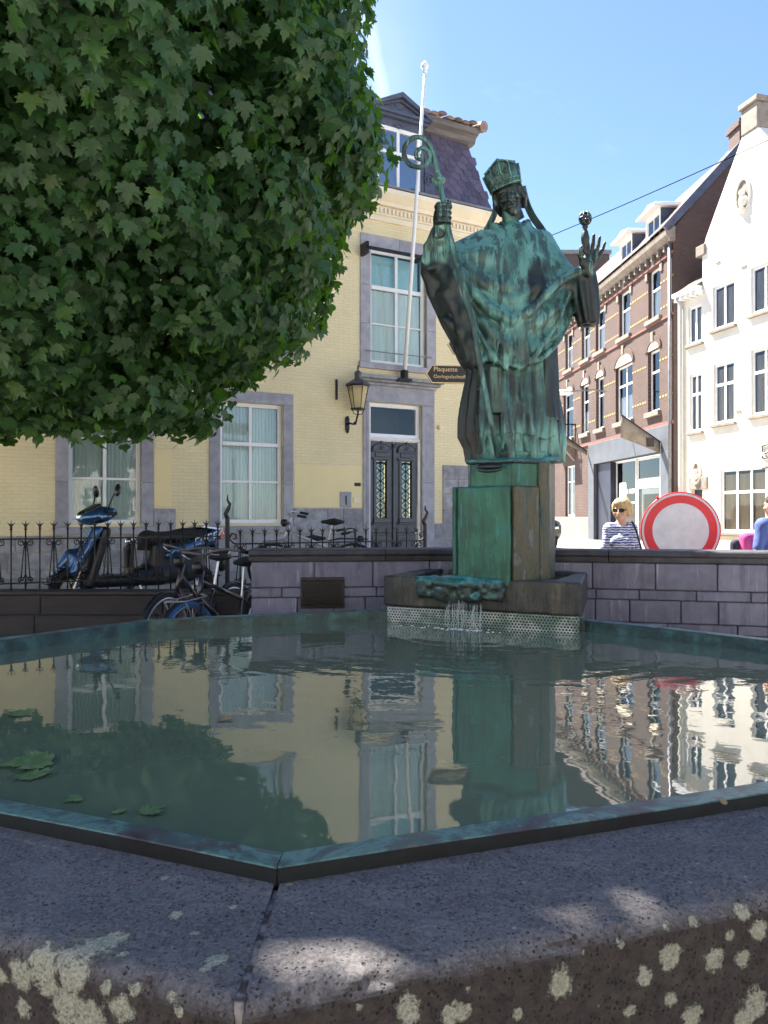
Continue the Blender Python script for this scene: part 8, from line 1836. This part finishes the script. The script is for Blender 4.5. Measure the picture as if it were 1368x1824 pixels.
def person(loc, rz, label, ht, fem, shirt, pants, hair, arms, head_turn=0.0):
    p = empty('person', loc, rz); tag(p, label, 'person'); s = ht / 1.70
    def S(*a): return np.array(a) * s
    sh = 0.140 if fem else 0.195
    def limbs(vv, g=0.0, k=0.03, arm_to=1.0, legs=True):
        vv.ell(S(0, 0, 1.22), ((0.132 if fem else 0.172) * s + g, 0.108 * s + g, 0.22 * s + g), k=0).ell(S(0, 0, 0.98), (0.155 * s + g, 0.115 * s + g, 0.13 * s + g), k=k).cap(S(-sh + .03, 0.01, 1.385), S(sh - .03, 0.01, 1.385), 0.062 * s + g, None, k)
        if fem:
            for e in (-1, 1): vv.ell(S(e * 0.07, -0.085, 1.24), (0.068 * s + g, 0.06 * s + g, 0.065 * s + g), k=k)
        for (sd, el, wr) in arms:
            a = S(sd * sh, 0.01, 1.375); b_ = S(*el); c = S(*wr); e = a + (b_ - a) * min(1, arm_to)
            vv.cap(a, e, (0.044 if fem else 0.052) * s + g, (0.038 if fem else 0.043) * s + g, k)
            if arm_to > 1: vv.cap(b_, c, 0.041 * s, 0.028 * s, 0.02)
        if legs:
            for e in (-1, 1): vv.cap(S(e * 0.085, 0, 0.92), S(e * 0.09, -0.01, 0.50), 0.088 * s + g, 0.058 * s + g, k).cap(S(e * 0.09, -0.01, 0.50), S(e * 0.09, 0.02, 0.09), 0.056 * s + g, 0.038 * s + g, k).cap(S(e * 0.09, 0.04, 0.035), S(e * 0.10, -0.14, 0.03), 0.035 * s + g, 0.03 * s + g, k)
    v = Vol((-0.55 * s, -0.45 * s, -0.02), (0.55 * s, 0.35 * s, 1.76 * s), 0.011); limbs(v, 0, 0.03, 2.0)
    v.cap(S(0, 0.015, 1.40), S(0, -0.005, 1.50), 0.052 * s, 0.048 * s, 0.03)
    for (sd, el, wr) in arms:                                   # hand: palm, four fingers, thumb
        w = S(*wr); d = (w - S(*el)); d /= np.linalg.norm(d); ax_ = np.cross(d, (0, 1, 0.2)); ax_ /= np.linalg.norm(ax_)
        v.cap(w, w + d * 0.07 * s, 0.028 * s, 0.032 * s, 0.015)
        for k in range(4): o_ = ax_ * (k - 1.5) * 0.019 * s; v.chain([w + d * 0.08 * s + o_, w + d * 0.125 * s + o_ * 1.05 + np.array((0, -0.006, 0)), w + d * (0.155 - 0.006 * abs(k - 1.3)) * s + o_ + np.array((0, -0.016, 0))], [0.0095, 0.009, 0.0075], 0.004)
        v.chain([w + d * 0.03 * s - ax_ * 0.03 * s, w + d * 0.07 * s - ax_ * 0.052 * s, w + d * 0.10 * s - ax_ * 0.050 * s], [0.012, 0.011, 0.009], 0.006)
    vol_obj(v, 'body', MAT['skin'], p, 1)
    hv = Vol((-0.13, -0.15, -0.17), (0.13, 0.15, 0.17), 0.006)
    hv.ell((0, 0.012, 0.035), (0.074, 0.092, 0.092), k=0).ell((0, -0.03, -0.045), (0.058, 0.058, 0.068), k=0.03).ell((0, -0.058, -0.092), (0.026, 0.022, 0.02), k=0.025).cap((0, -0.082, 0.0), (0, -0.100, -0.035), 0.009, 0.014, 0.012).cap((0, 0.01, -0.07), (0, 0.02, -0.17), 0.048, 0.05, 0.02)
    hv.cap((-0.04, -0.075, 0.016), (0.04, -0.075, 0.016), 0.010, None, 0.015)
    for e in (-1, 1): hv.ell((e * 0.030, -0.086, 0.0), (0.018, 0.014, 0.011), k=0.008, mode='s').ell((e * 0.030, -0.072, 0.0), (0.013, 0.012, 0.010), k=0.004).ell((e * 0.078, 0.005, -0.01), (0.010, 0.022, 0.03), k=0.008).ell((e * 0.045, -0.06, -0.03), (0.02, 0.02, 0.018), k=0.02)
    hv.cap((-0.022, -0.083, -0.062), (0.022, -0.083, -0.062), 0.008, None, 0.008).cap((-0.022, -0.094, -0.062), (0.022, -0.094, -0.062), 0.0025, None, 0.002, 's')
    HXp = Matrix.Translation(Vector(S(0, -0.015, 1.585))) @ Matrix.Rotation(head_turn, 4, 'Z') @ Matrix.Scale(s * 1.04, 4)
    hd = vol_obj(hv, 'head', MAT['skin'], p, 1, HXp)
    av = Vol((-0.17, -0.17, -0.2), (0.17, 0.19, 0.2), 0.006)
    av.ell((0, 0.028, 0.055), (0.094, 0.103, 0.095), k=0)
    if fem:
        for e in (-1, 1): av.ell((e * 0.066, 0.03, 0.01), (0.040, 0.072, 0.072), k=0.03)
        av.ell((0, 0.07, 0.0), (0.080, 0.05, 0.085), k=0.03).ell((0.01, -0.062, 0.082), (0.072, 0.034, 0.036), k=0.03)
    av.ell((0, -0.125, -0.01), (0.066, 0.065, 0.088), k=0.012, mode='s')
    sl, X, Y, Z = av.region((-9, -9, -9), (9, 9, 9)); av.d += fbm(X * 24, Y * 24, Z * 16, 4) * 0.024
    vol_obj(av, 'hair', MAT[hair], p, 1, HXp)
    sv = Vol((-0.45 * s, -0.3 * s, 0.80 * s), (0.45 * s, 0.3 * s, 1.5 * s), 0.011)
    limbs(sv, 0.011, 0.03, 0.78 if not fem else 0.95, legs=False)
    sl, X, Y, Z = sv.region((-9, -9, -9), (9, 9, 9)); sv.d += fbm(X * 11, Y * 11, Z * 9, 3) * 0.012
    sv.ell(S(0, -0.06, 1.475), (0.085 * s, 0.085 * s, 0.055 * s), k=0.01, mode='s')
    sv.d = np.maximum(sv.d, 0.90 * s - Z)
    vol_obj(sv, 'shirt', MAT[shirt], p, 1)
    tv = Vol((-0.3 * s, -0.25 * s, 0.08), (0.3 * s, 0.3 * s, 1.05 * s), 0.012)
    for e in (-1, 1): tv.cap(S(e * 0.085, 0, 0.90), S(e * 0.09, -0.01, 0.50), 0.105 * s, 0.075 * s, 0.03).cap(S(e * 0.09, -0.01, 0.50), S(e * 0.09, 0.02, 0.14), 0.074 * s, 0.062 * s, 0.03)
    tv.ell(S(0, 0, 0.93), (0.17 * s, 0.13 * s, 0.10 * s), k=0.04); vol_obj(tv, 'trousers', MAT[pants], p, 1)
    return p, HXp, s
wp = W(1106, 930, 8.35); wg = wp.z - 1.50 * 0.975
woman, HXw, s = person((wp.x, wp.y, gz(wp.x, wp.y)), R(4), 'blonde person in sunglasses and a blue-white striped top walking behind the parapet', 1.66, True, 'stripes', 'trousers', 'hair', [(-1, (-0.195, -0.03, 1.10), (-0.13, -0.20, 0.93)), (1, (0.195, 0.02, 1.09), (0.205, -0.05, 0.86))], R(-40))
mb = MB()
for e in (-1, 1):
    pts = [(e * 0.034 + 0.030 * math.cos(R(t)), -0.104 + 0.012 * abs(e * 0.034 + 0.03 * math.cos(R(t))) / 0.06, 0.001 + 0.021 * math.sin(R(t))) for t in range(0, 360, 24)]; n = len(pts)
    mb.add(pts + [(x, y + 0.006, z) for x, y, z in pts], [tuple(range(n)), tuple(range(2 * n - 1, n - 1, -1))] + [(i, i + n, (i + 1) % n + n, (i + 1) % n) for i in range(n)])
    mb.tube([(e * 0.062, -0.095, 0.008), (e * 0.082, 0.01, 0.006)], 0.004, 5)
mb.tube([(-0.012, -0.106, 0.006), (0.012, -0.106, 0.006)], 0.004, 5); sgl = mb.build('sunglasses', MAT['black'], woman); sgl.data.transform(HXw)
mb = MB(); mb.tube([(0.12 * s, -0.02, 1.46 * s), (0.13 * s, -0.11, 1.36 * s), (0.17 * s, -0.125, 1.20 * s), (0.235 * s, -0.09, 1.0 * s)], 0.011, 6).tube([(0.12 * s, -0.02, 1.46 * s), (0.13 * s, 0.10, 1.3 * s), (0.235 * s, 0.06, 1.0 * s)], 0.011, 6); mb.build('bag_strap', MAT['navy'], woman, smooth=True)
v = Vol((0.1, -0.2, 0.6), (0.45, 0.2, 1.1), 0.012); v.rbox((0.265 * s, 0.0, 0.86 * s), (0.05, 0.13, 0.12), 0.03, k=0); vol_obj(v, 'shoulder_bag', MAT['navy'], woman, 1)
mp_ = W(1381, 940, 7.9)
man, HXm, s = person((mp_.x, mp_.y, gz(mp_.x, mp_.y)), R(200), 'person in a blue T-shirt at the right edge with a pink bag strap', 1.72, False, 'blue_shirt', 'navy', 'dark_hair', [(1, (0.255, 0.02, 1.10), (0.30, -0.14, 0.90)), (-1, (-0.24, 0.0, 1.10), (-0.24, -0.1, 0.86))])
v = Vol((-0.1, -0.45, 0.7), (0.5, 0.05, 1.5), 0.014); v.rbox((0.13, -0.20, 1.15), (0.12, 0.07, 0.17), 0.06, k=0); vol_obj(v, 'backpack', MAT['pink'], man, 1)
v = Vol((0.0, -0.5, 0.7), (0.5, 0.05, 1.5), 0.014); v.rbox((0.22, -0.27, 1.08), (0.09, 0.05, 0.17), 0.045, k=0); vol_obj(v, 'backpack_pocket', MAT['navy'], man, 1)

# ------------------------------------------------------------------ car far down the street (facing the camera)
cp = Vector((4.48, 25.5, 0)); car = empty('parked_car', (cp.x, cp.y, gz(cp.x, cp.y)), R(-86)); tag(car, 'dark car parked down the street, half hidden behind the column', 'car')
MAT['car_paint'] = M_plain('black_car_paint', (0.012, 0.013, 0.016), 0.2, 0.3, 1.0)
v = Vol((-2.2, -1.0, 0.12), (2.2, 1.0, 1.55), 0.035)
v.rbox((0, 0, 0.60), (2.05, 0.86, 0.32), 0.22, k=0).rbox((-0.35, 0, 1.08), (1.15, 0.72, 0.36), 0.28, k=0.12)
for wx in (-1.3, 1.3):
    for wy in (-0.86, 0.86): v.cap((wx, wy - 0.15, 0.33), (wx, wy + 0.15, 0.33), 0.36, 0.36, 0.02, 's')
vol_obj(v, 'body', MAT['car_paint'], car, 1)
for wx in (-1.3, 1.3):
    for wy in (-0.76, 0.76): wheel(car, (wx, wy, 0.32), 0.32, 0.09, tyre='rubber', rim='alu', hub=0.08)
for wy in (-0.62, 0.62): MB().sphere((1.93, wy, 0.68), (0.14, 0.17, 0.09), 10, 8).build('headlight', MAT['chrome'], car, smooth=True)
MB().box(2.02, 2.07, -0.26, 0.26, 0.40, 0.52).build('number_plate', MAT['gold'], car); MB().box(2.0, 2.06, -0.5, 0.5, 0.55, 0.66).build('grille', MAT['black'], car, bevel=0.02)
v = Vol((-1.6, -0.8, 0.85), (0.95, 0.8, 1.5), 0.035); v.rbox((-0.33, 0, 1.12), (1.13, 0.735, 0.24), 0.2, k=0); vol_obj(v, 'windscreen', MAT['glass_dark'], car, 1)
for wy in (-0.92, 0.92): MB().sphere((0.62, wy, 0.98), (0.07, 0.11, 0.07), 10, 8).build('mirror', MAT['car_paint'], car, smooth=True)

# ------------------------------------------------------------------ sunlit houses across the square, seen only in reflections, added for their bounced light
tones = [('cream', 'pale cream plastered house across the square behind the viewer'), ('white_wall', 'white plastered house across the square behind the viewer'), ('sandstone', 'sandstone coloured house across the square behind the viewer'), ('white_wall', 'off-white end house across the square behind the viewer')]
x = -19.0
for k, (mt, lb) in enumerate(tones):
    w_, h_ = (10.5, 9.0, 10.0, 11.0)[k], (9.5, 10.5, 8.8, 10.0)[k]; oh_ = empty('town_house', (x + w_, -12.5 - 0.4 * k, 0), R(180)); tag(oh_, lb, 'house', 'houses across the square')
    ops = []
    for fz in (1.2, 4.2, 7.0):
        for j in range(4): u = w_ * (j + 0.5) / 4; ops.append((u - 0.55, u + 0.55, fz, min(fz + 1.9, h_ - 0.5)))
    wall_panel(ops, 0, w_, 0, h_, 0.2).build('wall', MAT[mt], oh_)
    for o in ops: make_window(oh_, o[0], o[1], o[2], o[3], 0.12, [0.5], [0.6], 0.07, 0.05, glass=MAT['glass_dark'], room=False, curtain=1.0, pleats=4)
    mb = MB(); mb.add([(-0.1, -0.3, h_), (w_ - .02, -0.3, h_), (w_ - .02, 4.0, h_ + 3.0), (-.1, 4.0, h_ + 3.0)], [(0, 1, 2, 3)]).add([(-0.1, 4.0, h_ + 3.0), (w_ - .02, 4.0, h_ + 3.0), (w_ - .02, 8.3, h_), (-.1, 8.3, h_)], [(0, 1, 2, 3)]); mb.build('roof', MAT['roof_dark'], oh_)
    mb = MB(); mb.add([(0, 0, 0), (0, 8, 0), (0, 8, h_), (0, 4, h_ + 2.8), (0, 0, h_)], [(0, 1, 2, 3, 4)]).add([(w_, 0, 0), (w_, 8, 0), (w_, 8, h_), (w_, 4, h_ + 2.8), (w_, 0, h_)], [(4, 3, 2, 1, 0)]); mb.build('side_wall', MAT[mt], oh_)
    x += w_
